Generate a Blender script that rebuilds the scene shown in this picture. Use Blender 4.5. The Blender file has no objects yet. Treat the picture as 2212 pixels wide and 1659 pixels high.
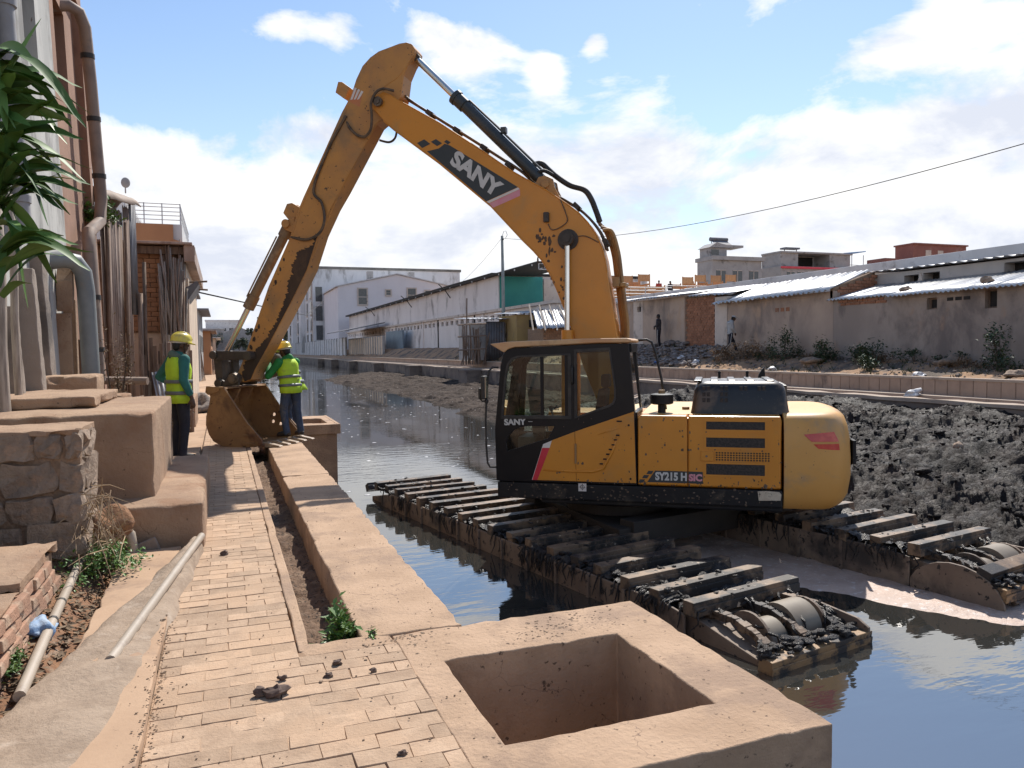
import bpy, bmesh, math, random
from mathutils import Vector, Matrix, noise as mnoise
R = math.radians
random.seed(7)
scene = bpy.context.scene
col = scene.collection

# ------------------------------------------------------------------ camera
cam_d = bpy.data.cameras.new('camera')
cam_d.sensor_fit = 'HORIZONTAL'
cam_d.sensor_width = 36.0
cam_d.lens = 36.0 * 1671.0 / 2212.0
cam_d.clip_start = 0.1
cam_d.clip_end = 6000.0
cam = bpy.data.objects.new('camera', cam_d)
col.objects.link(cam)
YAW, PITCH, ROLL = R(20.5), R(2.64), R(0.69)
cam.matrix_world = (Matrix.Translation((0, 0, 1.5)) @ Matrix.Rotation(-YAW, 4, 'Z')
                    @ Matrix.Rotation(R(90) - PITCH, 4, 'X') @ Matrix.Rotation(-ROLL, 4, 'Z'))
scene.camera = cam

# ------------------------------------------------------------------ sun, sky, exposure
SUN_EL, SUN_AZ = R(50.0), R(36.0)          # azimuth clockwise from +Y (the canal's direction)
sd = Vector((math.cos(SUN_EL) * math.sin(SUN_AZ), math.cos(SUN_EL) * math.cos(SUN_AZ), math.sin(SUN_EL)))
sun_d = bpy.data.lights.new('sun', 'SUN')
sun_d.energy = 3.9
sun_d.angle = R(0.53)
sun_d.color = (1.0, 0.945, 0.87)
sun = bpy.data.objects.new('sun', sun_d)
sun.rotation_euler = sd.to_track_quat('Z', 'Y').to_euler()
sun.location = (0, 0, 40)
col.objects.link(sun)

world = bpy.data.worlds.new('World')
scene.world = world
world.use_nodes = True
wn, wl = world.node_tree.nodes, world.node_tree.links
wn.clear()

def wnode(t, **kw):
    n = wn.new(t)
    for k, v in kw.items():
        setattr(n, k, v)
    return n

def wmath(op, a, b=None, c=None, clamp=False):
    n = wn.new('ShaderNodeMath')
    n.operation = op
    n.use_clamp = clamp
    for i, v in enumerate((a, b, c)):
        if v is None:
            continue
        if isinstance(v, (int, float)):
            n.inputs[i].default_value = v
        else:
            wl.new(v, n.inputs[i])
    return n.outputs[0]

def build_sky():
    out = wnode('ShaderNodeOutputWorld')
    bg = wnode('ShaderNodeBackground')
    bg.inputs['Strength'].default_value = 0.15
    wl.new(bg.outputs[0], out.inputs['Surface'])
    sky = wnode('ShaderNodeTexSky', sky_type='NISHITA')
    sky.sun_disc = False
    sky.sun_elevation = SUN_EL
    sky.sun_rotation = SUN_AZ
    sky.altitude = 1250.0
    sky.air_density = 1.0
    sky.dust_density = 0.6
    sky.ozone_density = 1.4
    tc = wnode('ShaderNodeTexCoord')
    sep = wnode('ShaderNodeSeparateXYZ')
    wl.new(tc.outputs['Generated'], sep.inputs[0])
    X, Y, Z = sep.outputs
    el = wmath('MULTIPLY', wmath('ARCSINE', Z), 57.2958)                       # degrees
    az = wmath('MULTIPLY', wmath('ARCTAN2', X, Y), 57.2958)

    def clouds(dz):
        cx = wmath('MULTIPLY', az, 1 / 16.0)
        cz = wmath('MULTIPLY', wmath('ADD', el, dz), 1 / 8.5)
        cmb = wnode('ShaderNodeCombineXYZ')
        wl.new(cx, cmb.inputs[0]); wl.new(cz, cmb.inputs[1])
        cmb.inputs[2].default_value = 3.7
        nz = wnode('ShaderNodeTexNoise')
        nz.inputs['Scale'].default_value = 1.25
        nz.inputs['Detail'].default_value = 9.0
        nz.inputs['Roughness'].default_value = 0.60
        nz.inputs['Distortion'].default_value = 0.25
        wl.new(cmb.outputs[0], nz.inputs['Vector'])
        return nz.outputs['Fac']
    n1, n2 = clouds(0.0), clouds(2.6)
    # the cloud deck is dense near the horizon, broken above about 17 degrees
    base = wnode('ShaderNodeValToRGB')
    e = base.color_ramp.elements
    e[0].position, e[0].color = 0.0, (.86, .86, .86, 1)
    e[1].position, e[1].color = 1.0, (0.40, .40, .40, 1)
    for p, v in ((.10, .78), (.17, .69), (.235, .60), (.275, .38), (.45, .33)):
        k = e.new(p); k.color = (v, v, v, 1)
    wl.new(wmath('DIVIDE', el, 60.0, clamp=True), base.inputs[0])
    bias = base.outputs[0]
    # single cumulus heaps that stand higher, at their own azimuth and elevation
    heaps = [(17.8, 20.6, 3.6, 1.9, .34), (15.0, 22.0, 1.6, 1.0, .2), (23.3, 19.2, 1.3, 1.5, .26), (26.8, 21.0, 1.1, .8, .30), (5.0, 21.6, 2.6, 1.3, .22), (1.0, 21.4, 1.4, .9, .16), (8.3, 21.6, 1.2, 1.4, .16),
             (46.5, 18.6, 5.2, 2.0, .30), (49.5, 20.4, 2.2, 1.6, .22), (41.0, 17.0, 3.0, 1.0, .12), (39.5, 24.4, 3.0, 1.6, .28), (-9.5, 24.0, 3.0, 1.6, .28), (-5, 17.4, 3, .8, .12),
             (6.5, 15.6, 4.0, 1.6, .24), (47, 13.6, 8, 2.0, .12), (53, 19.3, 1.2, .8, .2)]
    for (a, h, sa, sh, amp) in heaps:
        da = wmath('DIVIDE', wmath('SUBTRACT', az, a), sa)
        dh = wmath('DIVIDE', wmath('SUBTRACT', el, h), sh)
        r2 = wmath('ADD', wmath('MULTIPLY', da, da), wmath('MULTIPLY', dh, dh))
        g = wmath('POWER', 2.71828, wmath('MULTIPLY', r2, -1.0))
        bias = wmath('ADD', bias, wmath('MULTIPLY', g, amp))
    dens = wmath('SUBTRACT', wmath('ADD', n1, bias), 0.98)
    cov = wmath('MULTIPLY', dens, 6.5, clamp=True)
    cov = wmath('MULTIPLY', cov, wmath('SUBTRACT', 1.6, wmath('MULTIPLY', cov, .6)), clamp=True)
    # self-shading: what has more cloud above it is greyer
    shade = wmath('ADD', wmath('MULTIPLY', wmath('SUBTRACT', n1, n2), 4.2), 0.60, clamp=True)
    thick = wmath('MULTIPLY', wmath('SUBTRACT', dens, .10), 1.6, clamp=True)
    shade = wmath('SUBTRACT', shade, wmath('MULTIPLY', thick, .45), clamp=True)
    cr = wnode('ShaderNodeValToRGB')
    c = cr.color_ramp.elements
    c[0].position, c[0].color = 0.0, (3.45, 3.65, 4.15, 1)
    c[1].position, c[1].color = 1.0, (5.1, 5.05, 4.95, 1)
    k = c.new(.45); k.color = (4.25, 4.35, 4.6, 1)
    wl.new(shade, cr.inputs[0])
    # milky veil towards the horizon
    veil = wmath('MULTIPLY', wmath('POWER', wmath('SUBTRACT', 1.0, wmath('DIVIDE', el, 24.0, clamp=True)), 1.5), .55, clamp=True)
    m0 = wnode('ShaderNodeMix', data_type='RGBA')
    wl.new(veil, m0.inputs[0])
    tint = wnode('ShaderNodeMix', data_type='RGBA', blend_type='MULTIPLY')
    tint.inputs[0].default_value = 1.0
    wl.new(sky.outputs[0], tint.inputs[6]); tint.inputs[7].default_value = (.80, .80, .78, 1)
    wl.new(tint.outputs[2], m0.inputs[6]); m0.inputs[7].default_value = (3.5, 3.85, 4.4, 1)
    m1 = wnode('ShaderNodeMix', data_type='RGBA')
    wl.new(cov, m1.inputs[0])
    wl.new(m0.outputs[2], m1.inputs[6]); wl.new(cr.outputs[0], m1.inputs[7])
    wl.new(m1.outputs[2], bg.inputs['Color'])
build_sky()

scene.view_settings.view_transform = 'Standard'
scene.view_settings.look = 'None'
scene.view_settings.exposure = 0.60
scene.view_settings.gamma = 1.0
scene.view_settings.use_curve_mapping = False
scene.cycles.use_denoising = True
scene.cycles.max_bounces = 8
scene.cycles.transparent_max_bounces = 12
scene.cycles.caustics_reflective = False
scene.cycles.caustics_refractive = False
scene.cycles.sample_clamp_indirect = 6.0

# ------------------------------------------------------------------ materials
MATS = {}
def mat(name, c1, c2=None, scale=4.0, rough=.85, metal=0.0, spec=.5, bump=.0, bscale=30.0, bdist=.02,
        dirt=None, dscale=2.0, dmin=.55, dmax=.7, dirt_or_glint=None, d2scale=20.0, d2min=.62, d2max=.68, stretch=(1, 1, 1),
        var=0.0, coat=0.0, alpha=1.0, trans=0.0, ior=1.5, detail=6.0, world=False, wave=None, rvar=.0, emit=None, crack=None):
    """layers: base colour c1<->c2 by soft noise, a broad dirt layer, fine specks, bump relief, per-object value change"""
    if name in MATS:
        return MATS[name]
    m = bpy.data.materials.new(name)
    MATS[name] = m
    m.use_nodes = True
    nt = m.node_tree
    N, L = nt.nodes, nt.links
    b = N['Principled BSDF']
    b.inputs['Roughness'].default_value = rough
    b.inputs['Metallic'].default_value = metal
    b.inputs['Specular IOR Level'].default_value = spec
    b.inputs['IOR'].default_value = ior
    b.inputs['Coat Weight'].default_value = coat
    b.inputs['Coat Roughness'].default_value = .15
    b.inputs['Alpha'].default_value = alpha
    b.inputs['Transmission Weight'].default_value = trans
    tc = N.new('ShaderNodeTexCoord')
    mp = N.new('ShaderNodeMapping')
    mp.inputs['Scale'].default_value = stretch
    if world:
        g = N.new('ShaderNodeNewGeometry')
        L.new(g.outputs['Position'], mp.inputs['Vector'])
    else:
        L.new(tc.outputs['Object'], mp.inputs['Vector'])
    V = mp.outputs[0]

    def nz(sc, det=detail, ro=.6, dist=0.0):
        n = N.new('ShaderNodeTexNoise')
        n.inputs['Scale'].default_value = sc
        n.inputs['Detail'].default_value = det
        n.inputs['Roughness'].default_value = ro
        n.inputs['Distortion'].default_value = dist
        L.new(V, n.inputs['Vector'])
        return n.outputs['Fac']

    def rng(v, lo, hi):
        n = N.new('ShaderNodeMapRange')
        n.interpolation_type = 'SMOOTHSTEP'
        L.new(v, n.inputs['Value'])
        n.inputs['From Min'].default_value = lo
        n.inputs['From Max'].default_value = hi
        return n.outputs[0]

    def mix(f, a, bb):
        n = N.new('ShaderNodeMix'); n.data_type = 'RGBA'
        if isinstance(f, float): n.inputs[0].default_value = f
        else: L.new(f, n.inputs[0])
        for i, v in ((6, a), (7, bb)):
            if isinstance(v, tuple): n.inputs[i].default_value = (*v, 1)
            else: L.new(v, n.inputs[i])
        return n.outputs[2]
    c2 = c2 or tuple(x * .82 for x in c1)
    C = mix(rng(nz(scale), .36, .66), c1, c2)
    if wave:
        w = N.new('ShaderNodeTexWave'); w.inputs['Scale'].default_value = wave[0]; w.inputs['Distortion'].default_value = wave[1]
        w.inputs['Detail'].default_value = 3; w.bands_direction = wave[2] if len(wave) > 2 else 'X'
        L.new(V, w.inputs['Vector'])
        C = mix(rng(w.outputs['Fac'], .3, .9), C, wave[3] if len(wave) > 3 else tuple(x * .6 for x in c1))
    dfac = None
    if dirt:
        dfac = rng(nz(dscale, 8, .65, .3), dmin, dmax)
        C = mix(dfac, C, dirt)
    if dirt_or_glint:
        C = mix(rng(nz(d2scale, 4, .6), d2min, d2max), C, dirt_or_glint)
    if crack:
        vo = N.new('ShaderNodeTexVoronoi'); vo.feature = 'DISTANCE_TO_EDGE'; vo.inputs['Scale'].default_value = crack[0]
        dn = N.new('ShaderNodeTexNoise'); dn.inputs['Scale'].default_value = crack[0] * 3; dn.inputs['Detail'].default_value = 5
        L.new(V, dn.inputs['Vector'])
        va = N.new('ShaderNodeVectorMath'); va.operation = 'MULTIPLY_ADD'; va.inputs[1].default_value = (.5 / crack[0],) * 3
        L.new(dn.outputs['Color'], va.inputs[0]); L.new(V, va.inputs[2]); L.new(va.outputs[0], vo.inputs['Vector'])
        lt = rng(vo.outputs['Distance'], crack[1], 0.0)
        mm = N.new('ShaderNodeMath'); mm.operation = 'MULTIPLY'; L.new(lt, mm.inputs[0]); L.new(rng(nz(crack[0] * .9, 3), .50, .60), mm.inputs[1])
        C = mix(mm.outputs[0], C, crack[2])
    if var:
        oi = N.new('ShaderNodeObjectInfo')
        hs = N.new('ShaderNodeHueSaturation')
        mr = N.new('ShaderNodeMapRange')
        L.new(oi.outputs['Random'], mr.inputs['Value'])
        mr.inputs['To Min'].default_value = 1 - var; mr.inputs['To Max'].default_value = 1 + var
        L.new(mr.outputs[0], hs.inputs['Value'])
        L.new(C, hs.inputs['Color'])
        C = hs.outputs[0]
    L.new(C, b.inputs['Base Color'])
    if rvar:
        n = N.new('ShaderNodeMapRange')
        L.new(nz(scale * 2.3), n.inputs['Value'])
        n.inputs['From Min'].default_value = .35; n.inputs['From Max'].default_value = .65
        n.inputs['To Min'].default_value = max(0.02, rough - rvar); n.inputs['To Max'].default_value = min(1, rough + rvar)
        L.new(n.outputs[0], b.inputs['Roughness'])
    if bump:
        bp = N.new('ShaderNodeBump')
        bp.inputs['Strength'].default_value = bump
        bp.inputs['Distance'].default_value = bdist
        L.new(nz(bscale, 8, .65), bp.inputs['Height'])
        L.new(bp.outputs[0], b.inputs['Normal'])
    if emit:
        b.inputs['Emission Color'].default_value = (*emit[0], 1); b.inputs['Emission Strength'].default_value = emit[1]
    return m

# ------------------------------------------------------------------ mesh helper
class MB:
    def __init__(s): s.v, s.f, s.m = [], [], []
    def add(s, vs, fs, mi=0, M=None):
        o = len(s.v)
        s.v += [tuple(M @ Vector(p)) if M else tuple(p) for p in vs]
        s.f += [tuple(i + o for i in f) for f in fs]
        s.m += [mi] * len(fs)
        return s
    def box(s, lo, hi, mi=0, M=None, jit=0.0):
        x0, y0, z0 = lo; x1, y1, z1 = hi
        vs = [(x0, y0, z0), (x1, y0, z0), (x1, y1, z0), (x0, y1, z0), (x0, y0, z1), (x1, y0, z1), (x1, y1, z1), (x0, y1, z1)]
        if jit: vs = [tuple(c + random.uniform(-jit, jit) for c in p) for p in vs]
        return s.add(vs, [(0, 3, 2, 1), (4, 5, 6, 7), (0, 1, 5, 4), (1, 2, 6, 5), (2, 3, 7, 6), (3, 0, 4, 7)], mi, M)
    def prism(s, poly, a, b, axis='y', mi=0, M=None, cap=True):
        """poly: 2D outline; axis y: (x,z) extruded y=a..b; axis x: (y,z); axis z: (x,y)"""
        def P(p, t):
            return (p[0], t, p[1]) if axis == 'y' else ((t, p[0], p[1]) if axis == 'x' else (p[0], p[1], t))
        n = len(poly)
        area = sum(poly[i][0] * poly[(i + 1) % n][1] - poly[(i + 1) % n][0] * poly[i][1] for i in range(n))
        if (area > 0) == (axis == 'y'): poly = poly[::-1]
        vs = [P(p, a) for p in poly] + [P(p, b) for p in poly]
        fs = [(i, (i + 1) % n, (i + 1) % n + n, i + n) for i in range(n)]
        if cap: fs += [tuple(range(n - 1, -1, -1)), tuple(range(n, 2 * n))]
        if a > b: fs = [f[::-1] for f in fs]
        return s.add(vs, fs, mi, M)
    def tube(s, pts, r, n=8, mi=0, M=None, cap=True, closed=False):
        """tube along a path; r a number or a list of radii"""
        pts = [Vector(p) for p in pts]
        k = len(pts)
        rs = r if isinstance(r, (list, tuple)) else [r] * k
        up = None
        vs = []
        for i, p in enumerate(pts):
            t = (pts[min(i + 1, k - 1)] - pts[max(i - 1, 0)])
            t = t.normalized() if t.length > 1e-9 else Vector((0, 0, 1))
            if up is None:
                up = Vector((0, 0, 1)) if abs(t.z) < .9 else Vector((1, 0, 0))
            up = up - t * up.dot(t)
            if up.length < 1e-6: up = t.orthogonal()
            up.normalize()
            w = t.cross(up)
            for j in range(n):
                a = 2 * math.pi * j / n
                vs.append(p + (up * math.cos(a) + w * math.sin(a)) * rs[i])
        fs = []
        for i in range(k - 1):
            for j in range(n):
                a, b2 = i * n + j, i * n + (j + 1) % n
                fs.append((a, b2, b2 + n, a + n))
        if cap:
            fs.append(tuple(range(n - 1, -1, -1))); fs.append(tuple(range((k - 1) * n, k * n)))
        return s.add(vs, fs, mi, M)
    def cyl(s, p0, p1, r0, r1=None, n=16, mi=0, M=None):
        return s.tube([p0, p1], [r0, r0 if r1 is None else r1], n, mi, M)
    def ball(s, c, r, n=10, m=7, mi=0, M=None, lo=-90, hi=90):
        r = r if isinstance(r, (tuple, list)) else (r, r, r)
        vs = []
        for i in range(m + 1):
            la = R(lo + (hi - lo) * i / m)
            for j in range(n):
                a = 2 * math.pi * j / n
                vs.append((c[0] + r[0] * math.cos(la) * math.cos(a), c[1] + r[1] * math.cos(la) * math.sin(a), c[2] + r[2] * math.sin(la)))
        fs = [(i * n + j, i * n + (j + 1) % n, (i + 1) * n + (j + 1) % n, (i + 1) * n + j) for i in range(m) for j in range(n)]
        fs.append(tuple(range(n - 1, -1, -1))); fs.append(tuple(range(m * n, (m + 1) * n)))
        return s.add(vs, fs, mi, M)
    def rock(s, c, r, mi=0, seed=0, n=8, m=5, rough=.25):
        o = len(s.v)
        s.ball(c, r, n, m, mi)
        rr = r if isinstance(r, (tuple, list)) else (r, r, r)
        cv = Vector(c)
        for i in range(o, len(s.v)):
            d = Vector(s.v[i]) - cv
            q = Vector((d.x / rr[0], d.y / rr[1], d.z / rr[2]))
            k = 1 + rough * 2 * mnoise.noise(q * 1.3 + Vector((seed * 7.3, seed * 1.7, seed)))
            s.v[i] = tuple(cv + d * k)
        return s
    def mesh(s, name, mats, smooth=False):
        me = bpy.data.meshes.new(name)
        me.from_pydata(s.v, [], s.f)
        for m in (mats if isinstance(mats, (list, tuple)) else [mats]):
            me.materials.append(m)
        if any(s.m): me.polygons.foreach_set('material_index', s.m)
        if smooth is True: me.polygons.foreach_set('use_smooth', [True] * len(me.polygons))
        me.update()
        if smooth == 'auto' or (isinstance(smooth, (int, float)) and smooth is not True and smooth is not False):
            ang = 40 if smooth == 'auto' else smooth
            me.polygons.foreach_set('use_smooth', [True] * len(me.polygons))
            me.set_sharp_from_angle(angle=R(ang))
        return me
    def build(s, name, mats, parent=None, bevel=0, smooth=False, seg=2, **kw):
        return link(name, s.mesh(name, mats, smooth), parent, bevel, seg, **kw)

def link(name, me, parent=None, bevel=0, seg=2, loc=None, rot=None, **kw):
    o = bpy.data.objects.new(name, me)
    col.objects.link(o)
    if parent: o.parent = parent
    if loc is not None: o.location = loc
    if rot is not None: o.rotation_euler = rot
    if bevel:
        md = o.modifiers.new('bevel', 'BEVEL'); md.width = bevel; md.segments = seg; md.limit_method = 'ANGLE'; md.angle_limit = R(35)
    tag(o, **kw)
    return o

def tag(o, label=None, cat=None, group=None, kind=None):
    if label: o['label'] = label
    if cat: o['category'] = cat
    if group: o['group'] = group
    if kind: o['kind'] = kind
    return o

def thing(name, label, cat, loc=(0, 0, 0), rz=0.0, group=None):
    o = bpy.data.objects.new(name, None)
    col.objects.link(o)
    o.empty_display_size = .2
    o.location = loc; o.rotation_euler = (0, 0, rz)
    return tag(o, label, cat, group)

def copy_tree(o, parent=None):
    c = o.copy(); col.objects.link(c); c.parent = parent
    for ch in list(o.children): copy_tree(ch, c)
    return c

def fbm(x, y, s=1.0, oct=4, seed=0.0):
    v, a, t = 0.0, 1.0, 0.0
    for i in range(oct):
        v += a * mnoise.noise((x * s, y * s, seed + i * 3.1)); t += a
        s *= 2.03; a *= .5
    return v / t

def lerp(a, b, t): return a + (b - a) * t
def sstep(a, b, x):
    t = min(1, max(0, (x - a) / (b - a))); return t * t * (3 - 2 * t)
import numpy as np
# ------------------------------------------------------------------ numpy noise for height fields
def _hash(ix, iy, seed):
    h = (ix.astype(np.int64) * 374761393 + iy.astype(np.int64) * 668265263 + int(seed) * 1274126177) & 0xFFFFFFFF
    h = ((h ^ (h >> 13)) * 1274126177) & 0xFFFFFFFF
    return ((h ^ (h >> 16)) & 0xFFFF) / 65535.0
def vnoise(x, y, seed=0):
    ix, iy = np.floor(x), np.floor(y)
    fx, fy = x - ix, y - iy
    ux, uy = fx * fx * fx * (fx * (fx * 6 - 15) + 10), fy * fy * fy * (fy * (fy * 6 - 15) + 10)
    a, b = _hash(ix, iy, seed), _hash(ix + 1, iy, seed)
    c, d = _hash(ix, iy + 1, seed), _hash(ix + 1, iy + 1, seed)
    return (a + (b - a) * ux) * (1 - uy) + (c + (d - c) * ux) * uy
def nfbm(x, y, s, o=4, seed=0):
    v, a, t = 0.0, 1.0, 0.0
    for i in range(o):
        ang = .6 * i
        xr, yr = x * math.cos(ang) - y * math.sin(ang), x * math.sin(ang) + y * math.cos(ang)
        v = v + a * (vnoise(xr * s + 13.7 * i, yr * s - 7.1 * i, seed + i) - .5); t += a; s *= 2.07; a *= .5
    return v / t * 2
def nbillow(x, y, s, o=3, seed=0):
    v, a, t = 0.0, 1.0, 0.0
    for i in range(o):
        ang = .9 * i + .3
        xr, yr = x * math.cos(ang) - y * math.sin(ang), x * math.sin(ang) + y * math.cos(ang)
        v = v + a * np.abs(vnoise(xr * s + 3.7 * i, yr * s + 17.1 * i, seed + i) * 2 - 1); t += a; s *= 2.1; a *= .55
    return v / t
def nstep(a, b, x):
    t = np.clip((x - a) / (b - a), 0, 1); return t * t * (3 - 2 * t)

def field(name, xs, ys, fz, mats, parent=None, smooth=True, fxy=None, **kw):
    X, Y = np.meshgrid(np.asarray(xs, float), np.asarray(ys, float))
    Z = fz(X, Y)
    if fxy: X, Y = fxy(X, Y)
    ny, nx = X.shape
    co = np.stack([X, Y, Z + 0 * X], -1).reshape(-1, 3)
    i = np.arange(nx * ny).reshape(ny, nx)
    q = np.stack([i[:-1, :-1], i[:-1, 1:], i[1:, 1:], i[1:, :-1]], -1).reshape(-1, 4)
    me = bpy.data.meshes.new(name)
    me.vertices.add(len(co)); me.vertices.foreach_set('co', co.ravel())
    me.loops.add(q.size); me.loops.foreach_set('vertex_index', q.ravel().astype(np.int32))
    me.polygons.add(len(q)); me.polygons.foreach_set('loop_start', np.arange(0, q.size, 4, dtype=np.int32))
    me.materials.append(mats)
    me.update(calc_edges=True)
    if smooth: me.polygons.foreach_set('use_smooth', [True] * len(q))
    me.validate()
    return link(name, me, parent, **kw)

def slab(name, lo, hi, mats, parent=None, cell=.12, amp=.006, lump=1.0, round_=.007, seed=0, M=None, **kw):
    """a poured or worn block: subdivided box whose faces and arrises wander a little"""
    dims = [hi[i] - lo[i] for i in range(3)]
    n = [max(1, min(90, int(round(d / cell)))) for d in dims]
    bm = bmesh.new()
    vid = {}
    def P(i, j, k):
        key = (i, j, k)
        if key not in vid:
            p = Vector([lo[a] + dims[a] * key[a] / n[a] for a in range(3)])
            ext = [(-1 if key[a] == 0 else (1 if key[a] == n[a] else 0)) for a in range(3)]
            edge = sum(abs(e) for e in ext)
            q = p * 3.1 + Vector((seed * 5.3, seed * 1.1, seed * 9.7))
            d = Vector((mnoise.noise(q), mnoise.noise(q + Vector((31, 7, 3))), mnoise.noise(q + Vector((5, 77, 13)))))
            q2 = q * 3.7
            d2 = Vector((mnoise.noise(q2), mnoise.noise(q2 + Vector((31, 7, 3))), mnoise.noise(q2 + Vector((5, 77, 13)))))
            off = Vector([(d[a] * lump + d2[a] * .6) * amp for a in range(3)])
            if edge >= 2:
                chip = max(0, mnoise.noise(p * 9 + Vector((seed, 3, 1))) - .10) * amp * 7
                off -= Vector([ext[a] * (round_ * .35 + chip) for a in range(3)])
            vid[key] = bm.verts.new(p + off)
        return vid[key]
    for a in range(3):
        b, c = (a + 1) % 3, (a + 2) % 3
        for side in (0, n[a]):
            for i in range(n[b]):
                for j in range(n[c]):
                    ks = []
                    for (u, v) in ((i, j), (i + 1, j), (i + 1, j + 1), (i, j + 1)):
                        k = [0, 0, 0]; k[a] = side; k[b] = u; k[c] = v
                        ks.append(P(*k))
                    bm.faces.new(ks if side else ks[::-1])
    me = bpy.data.meshes.new(name)
    if M: bm.transform(M)
    bm.to_mesh(me); bm.free()
    me.materials.append(mats)
    me.polygons.foreach_set('use_smooth', [True] * len(me.polygons))
    me.set_sharp_from_angle(angle=R(48))
    return link(name, me, parent, bevel=round_, seg=2, **kw)

# ------------------------------------------------------------------ base materials
CONC = mat('pinkish_concrete', (.47, .318, .208), (.385, .255, .162), scale=2.2, rough=.93, bump=.9, bscale=34, bdist=.012,
           dirt=(.32, .215, .145), dscale=1.6, dmin=.47, dmax=.62, dirt_or_glint=(.13, .085, .055), d2scale=26, d2min=.63, d2max=.70, world=True, crack=(1.3, .0035, (.22, .145, .10)))
CONC2 = mat('apron_concrete', (.47, .318, .205), (.40, .262, .166), scale=1.6, rough=.95, bump=.4, bscale=30, bdist=.006,
            dirt=(.29, .19, .13), dscale=2.3, dmin=.52, dmax=.7, dirt_or_glint=(.16, .11, .08), d2scale=40, d2min=.68, d2max=.74, world=True)
OLDC = mat('old_grey_concrete', (.31, .255, .21), (.23, .19, .16), scale=1.1, rough=.95, bump=.5, bscale=14, bdist=.02,
           dirt=(.10, .085, .075), dscale=.8, dmin=.5, dmax=.7, world=True)
SOIL = mat('red_soil', (.30, .16, .085), (.22, .115, .065), scale=5, rough=1, bump=.9, bscale=40, bdist=.02,
           dirt=(.33, .24, .17), dscale=9, dmin=.56, dmax=.68, dirt_or_glint=(.07, .05, .035), d2scale=45, d2min=.6, d2max=.66, world=True)
BANKSOIL = mat('bank_soil', (.40, .245, .14), (.29, .185, .115), scale=.9, rough=1, bump=.9, bscale=12, bdist=.06,
               dirt=(.12, .095, .075), dscale=.7, dmin=.48, dmax=.62, dirt_or_glint=(.36, .30, .25), d2scale=7, d2min=.62, d2max=.68, world=True)
MUD = mat('wet_black_mud', (.011, .009, .008), (.034, .025, .021), scale=1.6, rough=.62, spec=.18, bump=1.0, bscale=16, bdist=.05,
          dirt=(.070, .048, .040), dscale=1.1, dmin=.56, dmax=.76, dirt_or_glint=(.20, .17, .155), d2scale=19, d2min=.665, d2max=.72, world=True, rvar=.14)  # pale flecks paint wet glints into the mud's colour
SILT = mat('pink_silt', (.56, .42, .34), (.46, .33, .26), scale=2.5, rough=.5, spec=.5, bump=.7, bscale=16, bdist=.03,
           dirt=(.28, .18, .13), dscale=1.1, dmin=.52, dmax=.72, dirt_or_glint=(.62, .54, .49), d2scale=14, d2min=.56, d2max=.66, world=True)
PAVER = mat('tan_paver', (.46, .322, .216), (.37, .252, .166), scale=9, rough=.95, bump=.9, bscale=60, bdist=.007, var=.15,
            dirt=(.46, .31, .20), dscale=1.9, dmin=.46, dmax=.62, dirt_or_glint=(.15, .105, .08), d2scale=34, d2min=.67, d2max=.73, world=True)
SAND = mat('joint_sand', (.34, .22, .14), (.24, .155, .095), scale=14, rough=1, bump=.7, bscale=90, bdist=.006, world=True)

# ------------------------------------------------------------------ ground, water
g = MB(); g.add([(-1500, -1200, -1.9), (1500, -1200, -1.9), (1500, 2600, -1.9), (-1500, 2600, -1.9)], [(0, 1, 2, 3)])
g.build('ground', BANKSOIL, kind='structure')
g = MB(); g.add([(-900, 330, -.3), (900, 330, -.3), (900, 2500, -.3), (-900, 2500, -.3)], [(0, 1, 2, 3)])
g.build('far_land', BANKSOIL, kind='structure')

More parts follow.
